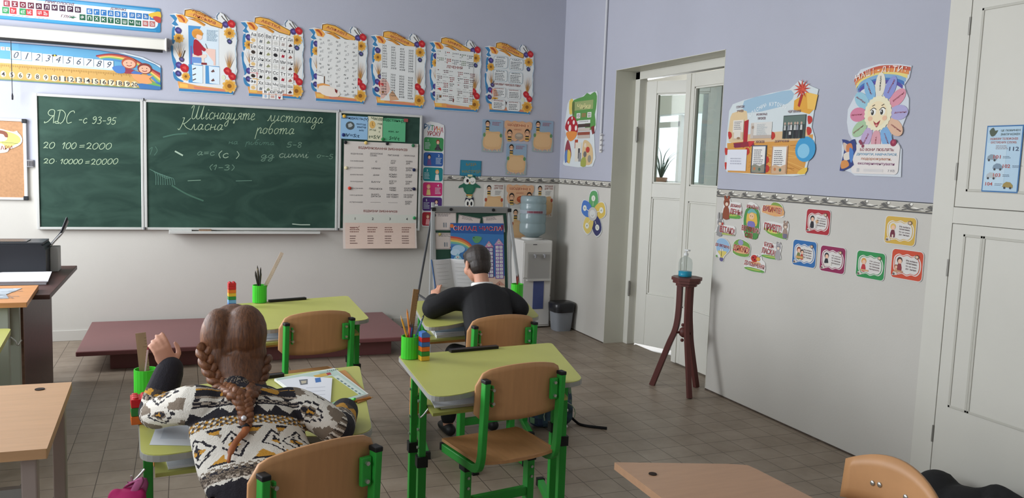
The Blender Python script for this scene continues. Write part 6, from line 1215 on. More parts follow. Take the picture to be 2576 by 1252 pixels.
def ruler(label, p, ang, lean, length, w, col, facing=(0, -1, 0), ro=.02):
    d = V((math.cos(ang), math.sin(ang), 0)); a = p+V((0, 0, .008))-d*ro*.4; b = a+d*(length*math.sin(lean)+ro*.3)+V((0, 0, length*math.cos(lean)))
    g = G(); n = V(facing); t = (b-a).normalized(); s = t.cross(n).normalized(); g.bar([a, b], w, .0025, wood(col, (20, 20, 3), .1), side=s)
    k = 0
    while k*.01 < length-.02:
        q = a+t*(.012+k*.01); L = w*(.4 if k % 5 == 0 else .22); o = n*.0014; g.bar([q+s*(w/2)+o, q+s*(w/2-L)+o], .0008, .0006, mat('5a4a3a', .7), side=t); k += 1
    return tag(g.obj('ruler'), label, 'ruler', 'rulers in the pen cups')
def bricks(label, p, layers, w=.037, d=.037, hh=.02, rot=0, nx=2, ny=2, roof=False):
    t = thing('brick_tower', label, 'brick tower', tuple(p), 0, 'toy brick towers'); M = Matrix.Translation(p) @ Matrix.Rotation(rot, 4, 'Z')
    for k, c in enumerate(layers):
        m = mat(c, .28, spec=.5); g = G(); z = .0006+k*hh; top = k == len(layers)-1
        if roof and top: g.prism([(-w/2, z), (w/2, z), (w/2, z+hh*.5), (.002, z+hh*1.25), (-w/2, z+hh*1.0)], -d/2, d/2, m, M @ Matrix(((1, 0, 0, 0), (0, 0, -1, 0), (0, 1, 0, 0), (0, 0, 0, 1))))
        else: g.box((-w/2, -d/2, z), (w/2, d/2, z+hh-.0008), m, M)
        if top and not roof:
            for i in range(nx):
                for j in range(ny): g.lathe([(w/nx*.33, z+hh-.001), (w/nx*.33, z+hh+.005), (0, z+hh+.005)], m, 12, (-w/2+w/nx*(i+.5), -d/2+d/ny*(j+.5), 0), M)
        g.obj('brick', t, bev=.0012)
    return t
top = lambda x, y: onZ(x, y, ZD+.0005)
# --- empty desk by the board
cF = top(653, 760); pen_cup('green pen cup with dark pencils on the empty desk under the chalkboard', cF, .038, .098)
for i in range(9): stick(['dark pencil in the cup on the desk under the chalkboard'][0], 'pencil', 'pencil', cF, .7+i*.58, .06+.2*((i*7) % 5)/5+(.12 if i == 5 else 0), .165+.012*((i*5) % 4), ['2c2826', '3a322c', '2a2a2e', '8a7a58', '26221f'][i % 5], .0042, '3a322c', 'dark pencils in the cup under the chalkboard')
ruler('pale pinkish ruler sticking far out of the cup on the desk under the chalkboard', cF, -.15, .42, .3, .02, 'd2bfb4')
bricks('thin rainbow brick tower with red on top, on the desk under the chalkboard', top(583, 770), ['3f6fb4', '6fa8d4', '2f8a44', 'e0b83a', 'e2742a', 'c2262c', 'c2262c'], .04, .036, .0185, .12)
# --- right desk
cR = top(1031, 900); pen_cup('ribbed green pen cup with mixed pencils on the empty right desk', cR, .0365, .094)
for i, (c, a, l, L, tp) in enumerate((('d89a34', 2.9, .26, .18, 'd8b48a'), ('e08a3a', 2.3, .12, .2, 'c87a3a'), ('a83444', .2, .04, .14, '3a2a30'), ('2f4f8a', -.6, .1, .14, '2a3040'), ('5f86a8', .15, .36, .175, '3a4a58'), ('6a5a48', .35, .4, .19, '2a2622'), ('8a3a3a', 1.6, .1, .15, 'c8a888'))):
    stick(['yellow pencil leaning left in the right desk cup', 'orange pencil standing tallest at the left of the right desk cup', 'dark red pen upright in the middle of the right desk cup', 'navy pen at the front of the right desk cup', 'blue-grey pencil leaning right in the right desk cup', 'brown pencil leaning furthest right in the right desk cup', 'short red-brown pencil at the back of the right desk cup'][i], 'pencil', 'pencil', cR, a, l, L, c, .0038, tp, 'pencils in the right desk cup')
ruler('brown wooden ruler standing in the cup on the empty right desk', cR+V((0, .012, 0)), .25, .1, .28, .026, '9a7450', (.2, -1, 0))
bricks('six-colour brick tower with a blue roof brick beside the right desk pen cup', top(1066, 905), ['e0b43a', '2f8a3a', 'e0702a', '3a68b0', 'b8222c', '4a78c0'], .037, .037, .0195, .1, roof=True)
# --- girl's desk
cG = top(367, 997); pen_cup('green pen cup with a wooden ruler at the back left of the girl\'s desk', cG, .036, .095)
ruler('wide pale wooden ruler in the cup on the girl\'s desk', cG+V((-.004, 0, 0)), 2.9, .06, .21, .032, 'a88e72', (.1, -1, 0))
stick('thin pink and white pen in the cup on the girl\'s desk', 'pen', 'pen', cG, .4, .08, .17, 'd8b8bc', .0035, 'a83a4a')
bricks('red, green and orange brick stack at the left edge of the girl\'s desk', top(352, 1060), ['e2702a', '2f7f3a', 'c8202a'], .05, .062, .026, .1, 2, 3)
bricks('small blue over yellow brick stack under the girl\'s left sleeve', top(367, 1036), ['dcae3e', '3f64b8'], .034, .034, .024, .1)
def flat(name, label, cat_, pts, col, z=.0015, th=.001, group=None, smooth=0, zb=None):
    """sheet or book lying on a desk, given by its corners"""
    zb = ZD if zb is None else zb
    q = [onZ(x, y, zb+z) for x, y in pts]; g = G(); g.prism([(p.x, p.y) for p in q], zb+z-th, zb+z, mat(col, .7)); return g, q
g, q = flat('', '', '', [(376, 1118), (402, 1048), (500, 1050), (490, 1120)], 'c9cdd2')
g.prism([tuple((a*.8+b*.2)[:2]) for a, b in ((q[0], q[2]), (q[1], q[3]), (q[2], q[0]), (q[3], q[1]))], ZD+.0015, ZD+.0018, mat('b4bac2', .7)); tag(g.obj('paper_sheet'), 'printed white sheet under the girl\'s left elbow', 'paper')
# textbook, workbook page and notebook at the right of the girl's desk
def slabpoly(pts, z0, z1, m, g): q = [onZ(x, y, z1) for x, y in pts]; g.prism([(p.x, p.y) for p in q], z0, z1, m); return q
g = G(); slabpoly([(846, 934), (868, 930), (934, 1000), (900, 1012)], ZD+.0005, ZD+.004, mat('c08a50', .6), g); tag(g.obj('notebook'), 'tan notebook lying under the textbook on the girl\'s desk', 'notebook')
g = G(); slabpoly([(690, 952), (841, 925), (927, 990), (800, 1032)], ZD+.0045, ZD+.013, mat('d8dad6', .6), g)
slabpoly([(694, 952), (840, 927), (923, 990), (801, 1030)], ZD+.013, ZD+.0134, mat('b3c8be', .5), g); slabpoly([(735, 962), (835, 945), (902, 992), (806, 1020)], ZD+.0134, ZD+.0137, mat('b2b45a', .5), g); slabpoly([(838, 947), (850, 943), (917, 990), (904, 993)], ZD+.0134, ZD+.0138, mat('ccd8d0', .5), g)
for k in range(7): slabpoly([(846+k*9, 951+k*6.2), (850+k*9, 950+k*6.2), (855+k*9, 953+k*6.2), (851+k*9, 954.5+k*6.2)], ZD+.0138, ZD+.014, mat('5f7a78', .5), g)
slabpoly([(788, 944), (818, 938), (826, 944), (796, 950)], ZD+.0134, ZD+.0139, mat('c8a44a', .5), g); slabpoly([(820, 938), (830, 936), (834, 941), (824, 943)], ZD+.0134, ZD+.014, mat('a8343a', .5), g); slabpoly([(800, 937), (834, 931), (838, 934), (804, 940)], ZD+.0134, ZD+.0139, mat('9fb8aa', .5), g)
for k in range(6): slabpoly([(822+k*5, 932-k*.8), (825+k*5, 931.4-k*.8), (826+k*5, 933-k*.8), (823+k*5, 933.6-k*.8)], ZD+.0139, ZD+.0141, mat('4f6a70', .5), g)
tag(g.obj('textbook'), 'mint and olive covered textbook at the back right of the girl\'s desk', 'book')
g = G(); q = [onZ(x, y, ZD+.018) for x, y in ((700, 956), (762, 946), (836, 950), (828, 1062), (770, 1010))]; g.prism([(p.x, p.y) for p in q], ZD+.0145, ZD+.018, mat('dcdee4', .7))
def pg(pts, c, l): qq = [onZ(x, y, ZD+.018) for x, y in pts]; g.prism([(p.x, p.y) for p in qq], ZD+.018, ZD+.0182+l*.0002, mat(c, .7))
pg([(752, 955), (774, 953), (774, 966), (756, 968)], '6a6e74', 0); pg([(757, 958), (771, 957), (770, 963), (759, 965)], 'b8b09a', 1); pg([(792, 951), (806, 949), (808, 960), (794, 962)], '3f6fae', 0)
for k in range(7): pg([(770+k*3, 975+k*9), (818, 972+k*9.4), (818, 973+k*9.4), (770+k*3, 976+k*9)], 'b9bcc6', 0)
tag(g.obj('workbook'), 'white open workbook the girl is writing in', 'book')
a, b = onZ(893, 1008, ZD+.006), onZ(932, 1000, ZD+.006); g = G(); g.sweep([a, b], .004, mat('c07a30', .4), 6, smooth=False); g.sweep([b, b+(b-a).normalized()*.012], [.004, .0005], mat('d8b48a', .6), 6); tag(g.obj('pencil'), 'orange pencil lying at the right end of the girl\'s desk', 'pencil')
# --- boy's desk
cB = top(1300, 752); pen_cup('green pen cup with red pencils at the far right of the boy\'s desk', cB, .037, .095)
for i in range(4): stick('red-brown pencil in the cup at the far right of the boy\'s desk', 'pencil', 'pencil', cB, i*1.6, .09, .13+.006*i, ['8a3434', '9a4038', '7a3030', 'a04a3c'][i], .004, '5a2a28', 'red pencils in the boy\'s cup')
bk = thing('open_book', 'open book the boy holds upright in front of him', 'book', (-1.93, -2.66, ZD))
L0, L1 = onY(1084, 652, -2.66), onY(1097, 770, -2.70); S0 = onY(1131, 658, -2.63); zb_ = ZD+.012; zt_ = L0.z
lean = V((0, .05, 0))
def page(x0, y0, x1, y1, dx):
    n = 8; vs = []; 
    for j in (0, 1):
        for i in range(n+1):
            t = i/n; c = math.sin(PI*t)*.012; z = zb_ if j == 0 else zt_; vs.append((x0+(x1-x0)*t+(dx if j == 0 else 0), y0+(y1-y0)*t-c+(.0 if j else -.05), z))
    return vs, [(i, i+1, n+2+i, n+1+i) for i in range(n)]
pgm = mat('cfcfd0', .75)
xs = S0.x
for (x0, y0, x1, y1), nm in (((L0.x, -2.69, xs, -2.645), 'left_pages'), ((xs, -2.645, xs+.125, -2.70), 'right_pages')):
    g = G(); n = 8
    vs, fs = page(x0, y0, x1, y1, .03); o = V((0, .007, 0)); g.add(vs, fs, pgm, True); g.add([V(v)+o for v in vs], [f[::-1] for f in fs], pgm, True)
    e = [0, n, 2*n+1, n+1]; 
    for p_, r_ in ((0, n+1), (n, 2*n+1)): g.add([vs[p_], vs[r_], V(vs[r_])+o, V(vs[p_])+o], [(0, 1, 2, 3)], pgm)
    g.add([vs[i] for i in range(n+1, 2*n+2)]+[V(vs[i])+o for i in range(n+1, 2*n+2)], [(i, i+1, n+2+i, n+1+i) for i in range(n)], pgm)
    rg = random.Random(int(x0*100)); 
    for k in range(10):
        t0, t1 = .12+rg.random()*.05, .6+rg.random()*.3; f_ = .9-k*.085
        P_ = lambda t: V((x0+(x1-x0)*t+.03*(1-f_), y0+(y1-y0)*t-math.sin(PI*t)*.012-.05*(1-f_)-.0012, zb_+(zt_-zb_)*f_))
        g.sweep([P_(t0+(t1-t0)*i/5) for i in range(6)], [(.0006, .0003)]*6, mat('b0b0b4', .7), 4, side=(0, 0, 1))
    g.obj(nm, bk)
g = G(); vs, fs = page(L0.x-.006, -2.68, xs, -2.632, .03); g.add([V(v) for v in vs], fs, mat('3a5a86', .5), True); g.add([V(v)+V((0, .003, 0)) for v in vs], [f[::-1] for f in fs], mat('3a5a86', .5), True)
vs, fs = page(xs, -2.632, xs+.131, -2.69, .03); g.add([V(v) for v in vs], fs, mat('3a5a86', .5), True); g.add([V(v)+V((0, .003, 0)) for v in vs], [f[::-1] for f in fs], mat('3a5a86', .5), True)
g.sweep([(L0.x-.005, -2.69, zt_), (L0.x+.025, -2.74, zb_)], .004, mat('3a5a86', .5), 6); g.obj('blue_cover', bk)
# --- things on the desk shelves
ZS = ZD-.1
def shelf_stack(label, Q, us, vs_, cols, seed, n):
    rg = random.Random(seed); z = ZS+.0006
    for k in range(n):
        g = G(); j = lambda: (rg.random()-.5)*.05
        pts = [Q(us[0]+j(), vs_[0]+j()), Q(us[1]+j(), vs_[0]+j()), Q(us[1]+j(), vs_[1]+j()*.6), Q(us[0]+j(), vs_[1]+j()*.6)]
        h = .004+.004*rg.random(); g.prism([(p.x, p.y) for p in pts], z, z+h, mat('dedfe2', .7)); g.prism([(p.x, p.y) for p in [q*.97+pts[0]*.03 for q in pts]], z+h, z+h+.0006, mat(cols[k % len(cols)], .5)); z += h+.0012
        o = g.obj('magazine'); tag(o, label[k], 'magazine', 'magazines on the desk shelves')
shelf_stack(['blue-grey magazine at the bottom of the pile on the boy\'s desk shelf', 'white magazine in the middle of the pile on the boy\'s desk shelf', 'pale blue magazine on top of the pile on the boy\'s desk shelf'], QB, (.1, .5), (.25, .76), ['8f9aa8', 'd8dade', 'a9bccb'], 4, 3)
shelf_stack(['grey magazine at the bottom of the pile on the right desk shelf', 'white sheets on top of the pile on the right desk shelf'], QR, (.1, .52), (.25, .76), ['8d9196', 'dcdde0'], 9, 2)
shelf_stack(['pale magazine on the shelf of the empty desk under the chalkboard'], QF, (.12, .5), (.25, .75), ['b9bfc6'], 12, 1)
shelf_stack(['white workbook on the shelf of the girl\'s desk'], QG, (.1, .5), (.25, .77), ['d5d9dc'], 14, 1)
# ---------------------------------------------------------------- soft bodies: lofted limbs fused into one skin
def fuse(g, voxel, smooth=6, fac=.5):
    o = g.obj('tmp', local=True); r = o.modifiers.new('r', 'REMESH'); r.mode = 'VOXEL'; r.voxel_size = voxel; r.use_smooth_shade = True
    if smooth: s = o.modifiers.new('s', 'SMOOTH'); s.iterations = smooth; s.factor = fac
    dg = bpy.context.evaluated_depsgraph_get(); me = bpy.data.meshes.new_from_object(o.evaluated_get(dg)); old = o.data; bpy.data.objects.remove(o); bpy.data.meshes.remove(old)
    me.materials.clear(); n = len(me.polygons); me.polygons.foreach_set('material_index', [0]*n); me.polygons.foreach_set('use_smooth', [True]*n)
    return me
def place(me, name, mats, parent=None, org=None):
    off = V(parent['_org']) if parent is not None else V(org or (0, 0, 0)); me.transform(Matrix.Translation(-off)); me.name = name
    for m in mats: me.materials.append(m)
    o = bpy.data.objects.new(name, me); COL.objects.link(o)
    if parent is not None: o.parent = parent
    else: o.location = off
    o['_org'] = tuple(off); return o
X0 = mat('888888')
# --- backpack under the right desk
bpk = thing('backpack', 'navy and green checked school backpack on the floor beyond the right desk', 'backpack', (-1.37, -2.95, 0))
g = G(); c0 = V((-1.375, -2.94, 0))
g.sweep([c0+V((0, 0, .012)), c0+V((0, 0, .03)), c0+V((0, 0, .16)), c0+V((0, .01, .26)), c0+V((0, .02, .32)), c0+V((0, .02, .335))], [(.115, .07), (.135, .085), (.135, .085), (.122, .075), (.085, .05), (.03, .02)], X0, 20, side=(1, .1, 0))
me = fuse(g, .007, 4); cols = ['26334a', '1f2a3a', '3a5a5a', '5a7a5a', '2a3c50', '30484a']; me_m = [mat(c, .75, bump=.2, bscale=200) for c in cols]; rg = random.Random(8); tb = {}
for p in me.polygons:
    k = (int((p.center.x+9)/.032), int((p.center.z)/.032), int((p.center.y+9)/.032) if abs(p.normal.x) > .7 else 0)
    if k not in tb: tb[k] = rg.choice([0, 0, 1, 1, 2, 3, 4, 5, 4])
    p.material_index = tb[k]
place(me, 'body', me_m, bpk)
g = G(); g.sweep([c0+V((0, -.085, .03)), c0+V((0, -.1, .06)), c0+V((0, -.1, .13)), c0+V((0, -.09, .175)), c0+V((0, -.08, .18))], [(.085, .02), (.1, .028), (.1, .028), (.08, .02), (.04, .008)], X0, 16, side=(1, .1, 0)); place(fuse(g, .006, 4), 'front_pocket', [mat('2b3f4c', .75, noise=.5, nscale=30)], bpk)
g = G(); pz = [c0+V((.098*math.cos(a), -.125+.0*a, .1+.075*math.sin(a))) for a in [math.radians(-20+i*20) for i in range(12)]]; g.sweep(pz, .003, mat('8a9a80', .5), 6); g.obj('zip_piping', bpk)
g = G(); g.sweep(cat([c0+V((.12, .05, .06)), c0+V((.16, -.02, .012)), onZ(1470, 1070, .008), onZ(1527, 1077, .008)], 5), [(.009, .003)]*16, mat('1f2024', .7), 6, side=(0, 0, 1)); g.obj('strap', bpk)
g = G(); g.sweep(cat([c0+V((-.03, .02, .325)), c0+V((-.025, .02, .36)), c0+V((.025, .02, .36)), c0+V((.03, .02, .325))], 4), .006, mat('1f2430', .7), 6); g.obj('handle', bpk)
g = G(); g.box((c0.x+.02, c0.y-.088, .27), (c0.x+.07, c0.y-.055, .31), mat('5a8a88', .6)); g.obj('badge', bpk, bev=.004)
# --- pink bag hanging on the girl's desk hook
hp = QG(0, .85); pbag = thing('pink_bag', 'bright pink bag with a pale pink strap hanging at the left of the girl\'s desk', 'bag', (hp.x-.06, hp.y-.02, .3))
c0 = onY(322, 1260, hp.y-.02)
g = G(); g.sweep([c0+V((0, 0, -.2)), c0+V((0, 0, -.17)), c0+V((0, 0, -.04)), c0+V((0, 0, .015)), c0+V((-.0, 0, .035))], [(.04, .03), (.055, .045), (.055, .045), (.045, .035), (.02, .015)], X0, 18, side=(1, 0, 0)); g.ell(c0+V((-.03, 0, .012)), (.022, .02, .028), X0); g.ell(c0+V((.026, 0, .008)), (.022, .02, .028), X0)
place(fuse(g, .005, 3), 'body', [mat('d6337e', .6, noise=.08, nscale=20)], pbag)
g = G(); h3 = V((hp.x-.03, hp.y, ZD-.11)); g.sweep(cat([c0+V((.0, -.01, .0)), onY(338, 1235, hp.y-.03), onY(352, 1205, hp.y-.02), h3+V((-.004, 0, -.004)), onY(362, 1210, hp.y), c0+V((.03, .01, .0))], 5), [(.011, .003)]*26, mat('cf6fa2', .6), 6, side=(1, .2, .4)); g.obj('strap', pbag)
# --- black bag at the bottom right
g = G(); rg = random.Random(2)
for (x, y, h, rx, ry) in ((-.2, -4.56, .1, .1, .1), (-.2, -4.72, .09, .12, .14), (-.22, -4.9, .1, .13, .14), (-.2, -5.05, .09, .12, .12)): g.ell((x, y, h), (rx, ry, h-.002), X0)
rd = [onX(a, b, -.16) for a, b in ((2352, 1203), (2372, 1203), (2390, 1200), (2408, 1215), (2440, 1226), (2475, 1226), (2510, 1218), (2545, 1236), (2580, 1256), (2620, 1270))]
for p in rd: g.ell((p.x, p.y, p.z*.5), (.06, .055, p.z*.5), X0)
g.sweep(cat([p-V((0, 0, .022)) for p in rd], 3), .024, X0, 10)
p = onX(2389, 1189, -.16); g.sweep([p-V((0, 0, .05)), p-V((0, 0, .02)), p], [.03, .012, .003], X0, 8)
me = fuse(g, .008, 5); o = place(me, 'black_bag', [mat('1f1f21', .8, noise=.25, nscale=12, bump=.5, bscale=18)], None, (-.2, -4.8, 0)); tag(o, 'black cloth bag slumped on the floor against the white cupboard', 'bag')
# ================================================================ the two pupils
SKIN = mat('c9947c', .55, noise=.05, nscale=14); LIP = mat('a85a54', .5); EYW = mat('e6e4e0', .2); IRIS = mat('3c2a20', .2)
def frame(f, up=(0, 0, 1)):
    f = V(f).normalized(); u = V(up); u = (u-f*u.dot(f)).normalized(); return f.cross(u), u, f        # right, up, forward
def Rm(r, u, f): return Matrix((r, f, u)).transposed()      # local x right, y forward, z up
def head(g, c, fwd, up, s, neck):
    """skull, jaw, nose, ears and neck; s scales an adult-like head 0.22 high. Faces along fwd."""
    r, u, f = frame(fwd, up); R = Rm(r, u, f); P = lambda x, y, z: c+r*(x*s)+f*(y*s)+u*(z*s)
    g.ell(P(0, -.008, .022), (.074*s, .09*s, .086*s), X0, R=R); g.ell(P(0, .028, -.035), (.058*s, .058*s, .066*s), X0, R=R); g.ell(P(0, .045, -.078), (.032*s, .03*s, .026*s), X0, R=R)
    for e in (-1, 1): g.ell(P(e*.042, .045, -.03), (.026*s, .03*s, .03*s), X0, R=R); g.ell(P(e*.076, -.008, -.012), (.008*s, .02*s, .032*s), X0, R=R); g.ell(P(e*.08, -.016, -.006), (.007*s, .012*s, .024*s), X0, R=R)
    g.ell(P(0, .094, -.028), (.011*s, .014*s, .012*s), X0, R=R); g.sweep([P(0, .08, .015), P(0, .092, -.01), P(0, .098, -.026)], [.006*s, .008*s, .009*s], X0, 8)
    g.ell(P(0, .08, -.058), (.024*s, .01*s, .008*s), X0, R=R); g.ell(P(0, .07, .03), (.05*s, .016*s, .01*s), X0, R=R)
    g.sweep([P(0, -.02, -.03), P(0, -.03, -.08), neck], [.047*s, .045*s, .05*s], X0, 14)
    return P, R
def face(t, P, R, s):
    for e in (-1, 1):
        g = G(); g.ell(P(e*.03, .0675, .006), (.0125*s, .012*s, .0072*s), EYW, n=14, k=10, R=R); g.ell(P(e*.03, .0752, .005), (.0055*s, .005*s, .0055*s), IRIS, n=10, k=8, R=R); g.obj('eye', t)
    g = G(); g.sweep([P(-.02, .086, -.058), P(0, .091, -.0585), P(.02, .086, -.058)], [(.002*s, .002*s), (.005*s, .003*s), (.002*s, .002*s)], LIP, 8, side=(0, 0, 1)); g.obj('mouth', t)
def hand(g, w, d, n, s=.8, curl=(.5, .6), thumb=1, spread=.12, curls=None):
    """w wrist, d towards the knuckles, n out of the back of the hand; thumb +1 on side d x n"""
    d = V(d).normalized(); n = V(n); n = (n-d*n.dot(d)).normalized(); sd = d.cross(n)*thumb
    g.sweep([w-d*.03*s, w, w+d*.02*s, w+d*.05*s, w+d*.085*s], [(.021*s, .016*s), (.022*s, .015*s), (.032*s, .015*s), (.037*s, .014*s), (.034*s, .010*s)], X0, 14, side=sd)
    tips = []
    for i, (o, L) in enumerate(((.027, .066), (.009, .074), (-.009, .069), (-.026, .054))):
        cl = (curls[i] if curls else curl); b = w+d*(.08*s)+sd*(o*s); q = (d+sd*(o*spread*12)).normalized(); pts = [b-q*.012*s, b]; a = 0
        for k, fr in enumerate((.45, .32, .25)):
            a += cl[0] if k == 0 else cl[1]; dirn = q*math.cos(a)-n*math.sin(a); pts.append(pts[-1]+dirn*(L*s*fr))
        g.sweep(pts, [.0088*s, .009*s, .0085*s, .0078*s, .0062*s], X0, 10); tips.append(pts[-1])
    b = w+d*.022*s+sd*.026*s; t1 = b+(d*.55+sd*.75-n*.25).normalized()*.034*s; t2 = t1+(d*.85+sd*.25-n*.35).normalized()*.028*s; t3 = t2+(d*.9-n*.45-sd*.05).normalized()*.022*s
    g.sweep([b-sd*.012*s, b, t1, t2, t3], [.013*s, .0125*s, .0105*s, .0095*s, .007*s], X0, 10); tips.append(t3)
    return tips
def limb(g, pts, rad, n=16, k=5, side=None):
    P = cat(pts, k); m = len(P)-1; R = []
    for i in range(len(P)):
        x = i/m*(len(rad)-1); j = min(int(x), len(rad)-2); f = x-j; a, b = rad[j], rad[j+1]
        R.append(tuple(a[q]*(1-f)+b[q]*f for q in (0, 1)) if isinstance(a, tuple) else a*(1-f)+b*f)
    g.sweep(P, R, X0, n, side=side); g.ell(P[0], R[0] if not isinstance(R[0], tuple) else min(R[0]), X0); g.ell(P[-1], (R[-1] if not isinstance(R[-1], tuple) else min(R[-1]))*.95, X0); return P, R
def shoes(t, feet, col, d):
    for p in feet:
        g = G(); d_ = V(d).normalized(); s = V((0, 0, 1)).cross(d_)
        limb(g, [p-d_*.05+V((0, 0, .035)), p+V((0, 0, .032)), p+d_*.07+V((0, 0, .028)), p+d_*.115+V((0, 0, .024))], [(.03, .034), (.034, .034), (.036, .026), (.026, .018)], side=s)
        place(fuse(g, .006, 3), 'shoe', [mat(col, .5)], t)
def nearest(p, path, rads):
    best = None
    for i in range(len(path)-1):
        a, b = path[i], path[i+1]; ab = b-a; t = max(0, min(1, (p-a).dot(ab)/max(1e-9, ab.length_squared))); q = a+ab*t; d = (p-q).length/rads[i]
        if best is None or d < best[0]: best = (d, i+t, q)
    return best
# ---------------------------------------------------------------- the girl
hip, waist, mid, chest, c7 = V((-3.125, -4.93, .49)), V((-3.145, -4.91, .585)), V((-3.17, -4.865, .675)), V((-3.195, -4.80, .765)), V((-3.205, -4.745, .825))
hc = onY(585, 868, -4.64)
girl = thing('person', 'girl with long auburn braids in a white, black and mustard patterned sweater, left hand raised', 'person', (hip.x, hip.y, 0))
shL, shR = onY(486, 1018, -4.79), onY(738, 1022, -4.78)
elL = onZ(388, 1040, ZD+.055); wrL = onY(428, 928, elL.y+.05); haL = onY(404, 872, elL.y+.06)
elR = onZ(846, 1078, ZD+.05); wrR = onZ(868, 1032, ZD+.04); haR = onZ(852, 1004, ZD+.03)
gf = V((-.16, .80, -.42)); gu = V((0, .3, 1))
g = G(); gs = .92
P, R = head(g, hc, gf, gu, gs, c7-V((0, .005, .01)))
limb(g, [hip, waist, mid, chest, c7], [(.10, .08), (.092, .068), (.1, .072), (.11, .07), (.05, .045)], side=(1, 0, 0))
limb(g, [shL, (shL+elL)/2, elL], [.036, .034, .03]); limb(g, [elL, (elL+wrL)/2, wrL], [.03, .028, .02])
limb(g, [shR, (shR+elR)/2, elR], [.036, .034, .03]); limb(g, [elR, (elR+wrR)/2, wrR], [.03, .027, .02])
limb(g, [chest+V((0, 0, .02)), shL], [.05, .04]); limb(g, [chest+V((0, 0, .02)), shR], [.05, .04])
hand(g, wrL, haL-wrL, V((.25, -.9, .2)), .8, thumb=1, curls=[(.25, .3), (.35, .4), (.5, .5), (.6, .5)])
hand(g, wrR, haR-wrR+V((-.0, .02, -.012)), V((.35, -.1, 1)), .76, thumb=-1, curls=[(.5, .7), (.65, .75), (.8, .8), (.9, .8)])
knees = [V((-3.18, -4.58, .468)), V((-2.98, -4.56, .468))]; feet = [V((-3.2, -4.5, 0)), V((-2.98, -4.48, 0))]
for k, f_, sx in zip(knees, feet, (-.07, .07)):
    limb(g, [hip+V((sx, .02, -.02)), (hip+k)/2+V((sx*.5, 0, .0)), k], [.068, .06, .047]); limb(g, [k, (k+f_)/2+V((0, -.015, .03)), f_+V((0, 0, .07))], [.046, .042, .03]); limb(g, [f_+V((0, 0, .07)), f_+V((0, .0, .035)), f_+V((0, .08, .028))], [.03, .028, .02])
place(fuse(g, .0042, 4), 'body', [SKIN], girl)
face(girl, P, R, gs)
# dark trousers
g = G(); limb(g, [waist+V((0, 0, -.02)), hip+V((0, 0, .02)), hip-V((0, -.01, .005))], [(.135, .095), (.15, .108), (.14, .085)], side=(1, 0, 0), n=22)
for k, f_, sx in zip(knees, feet, (-.07, .07)): limb(g, [hip+V((sx, .02, -.005)), (hip+k)/2+V((sx*.5, 0, .0)), k], [.078, .068, .055]); limb(g, [k, (k+f_)/2+V((0, -.015, .03)), f_+V((0, 0, .09))], [.055, .05, .042])
place(fuse(g, .007, 5), 'trousers', [mat('2b2b38', .85, bump=.2, bscale=150)], girl)
shoes(girl, feet, '2a2a2e', (0, 1, 0))
# the sweater: one knitted skin, coloured stitch by stitch
g = G()
tp = [waist+V((0, -.01, .016)), waist+V((0, -.006, .045)), mid, chest+V((0, 0, .005)), c7+V((0, .002, -.02)), c7+V((0, .006, .01))]
tr = [(.142, .112), (.148, .11), (.15, .1), (.146, .088), (.1, .07), (.06, .058)]
TP, TR = limb(g, tp, tr, 26, 6, side=(1, 0, 0))
LA, LR = limb(g, [chest*.35+shL*.65, shL, (shL+elL)/2+V((-.01, -.01, .004)), elL, elL+(wrL-elL)*.3+V((0, .004, 0)), (elL+wrL)/2, wrL], [.06, .056, .048, .043, .048, .047, .04])
RA, RR = limb(g, [chest*.35+shR*.65, shR, (shR+elR)/2+V((.012, -.012, .006)), elR, elR+(wrR-elR)*.4, wrR], [.06, .056, .05, .047, .048, .041])
limb(g, [shL, chest+V((0, -.0, .02)), shR], [.05, .062, .05])
me = fuse(g, .0031, 10)
PAL = ['dcd7cd', '26242b', 'c28e35', '7d7062', 'ab9f92', '4a4038']; pm = [mat(c, .9, bump=.5, bscale=260) for c in PAL]
def tri(x, per): x = (x/per) % 1.0; return abs(2*x-1)           # 1 at cell edge, 0 in the middle
def band(u, v):
    """u metres around the body, v 0 hem .. 1 neck"""
    st = int(math.floor(u/.0085)+math.floor(v/.022))
    if v < .035: return 0 if v > .03*tri(u, .032) else 1
    if v < .17:
        k = int((v-.035)/.0338); return (5, 3, 1, 3)[k] if st % 2 else (4, 5, 3, 0)[k]
    if v < .55:
        per = .098; x = ((u/per+.5) % 1.0-.5)*per; y = (v-.36)*.36; d = abs(x)/.034+abs(y)/.046        # hexagon diamonds
        if d < 1.05:
            if d > .86: return 1
            if d > .60: return 0
            if abs(x) < .003: return 1
            if d < .42: return 2 if (abs(y) < .007) else 1
            return 0
        x2 = ((u/per) % 1.0-.5)*per
        y2 = (v-.53)*.36
        if -.038 < y2 <= 0 and abs(x2) < .033*(1+y2/.038): return 1 if y2 > -.008 else (2 if y2 > -.02 else 3)
        y3 = (v-.185)*.36
        if 0 <= y3 < .036 and abs(x2) < .034*(1-y3/.036): return 1 if y3 < .007 else 2
        if abs(abs(x2)-.036*(1-abs(y2+.061)/.05)) < .003 and abs(y2+.061) < .05: return 0
        return 0
    if v < .635: return (5, 3, 2, 0)[(int(u/.006)+2*int(v/.02)) % 4]
    if v < .665: return 1
    if v < .745: return 0 if tri(u, .046) < (v-.665)/.08 else 1
    if v < .76: return 1
    if v < .80: return 4 if st % 2 else 1
    if v < .835: return 1 if int(u/.014) % 3 == 0 else 0
    if v < .855: return 4 if st % 2 else 3
    if v < .945: return 2 if (tri(u, .052) < (v-.86)/.08 and v > .865) else 1
    if v < .965: return 4 if st % 2 else 1
    return 1 if v < 1.02 or st % 3 else 3
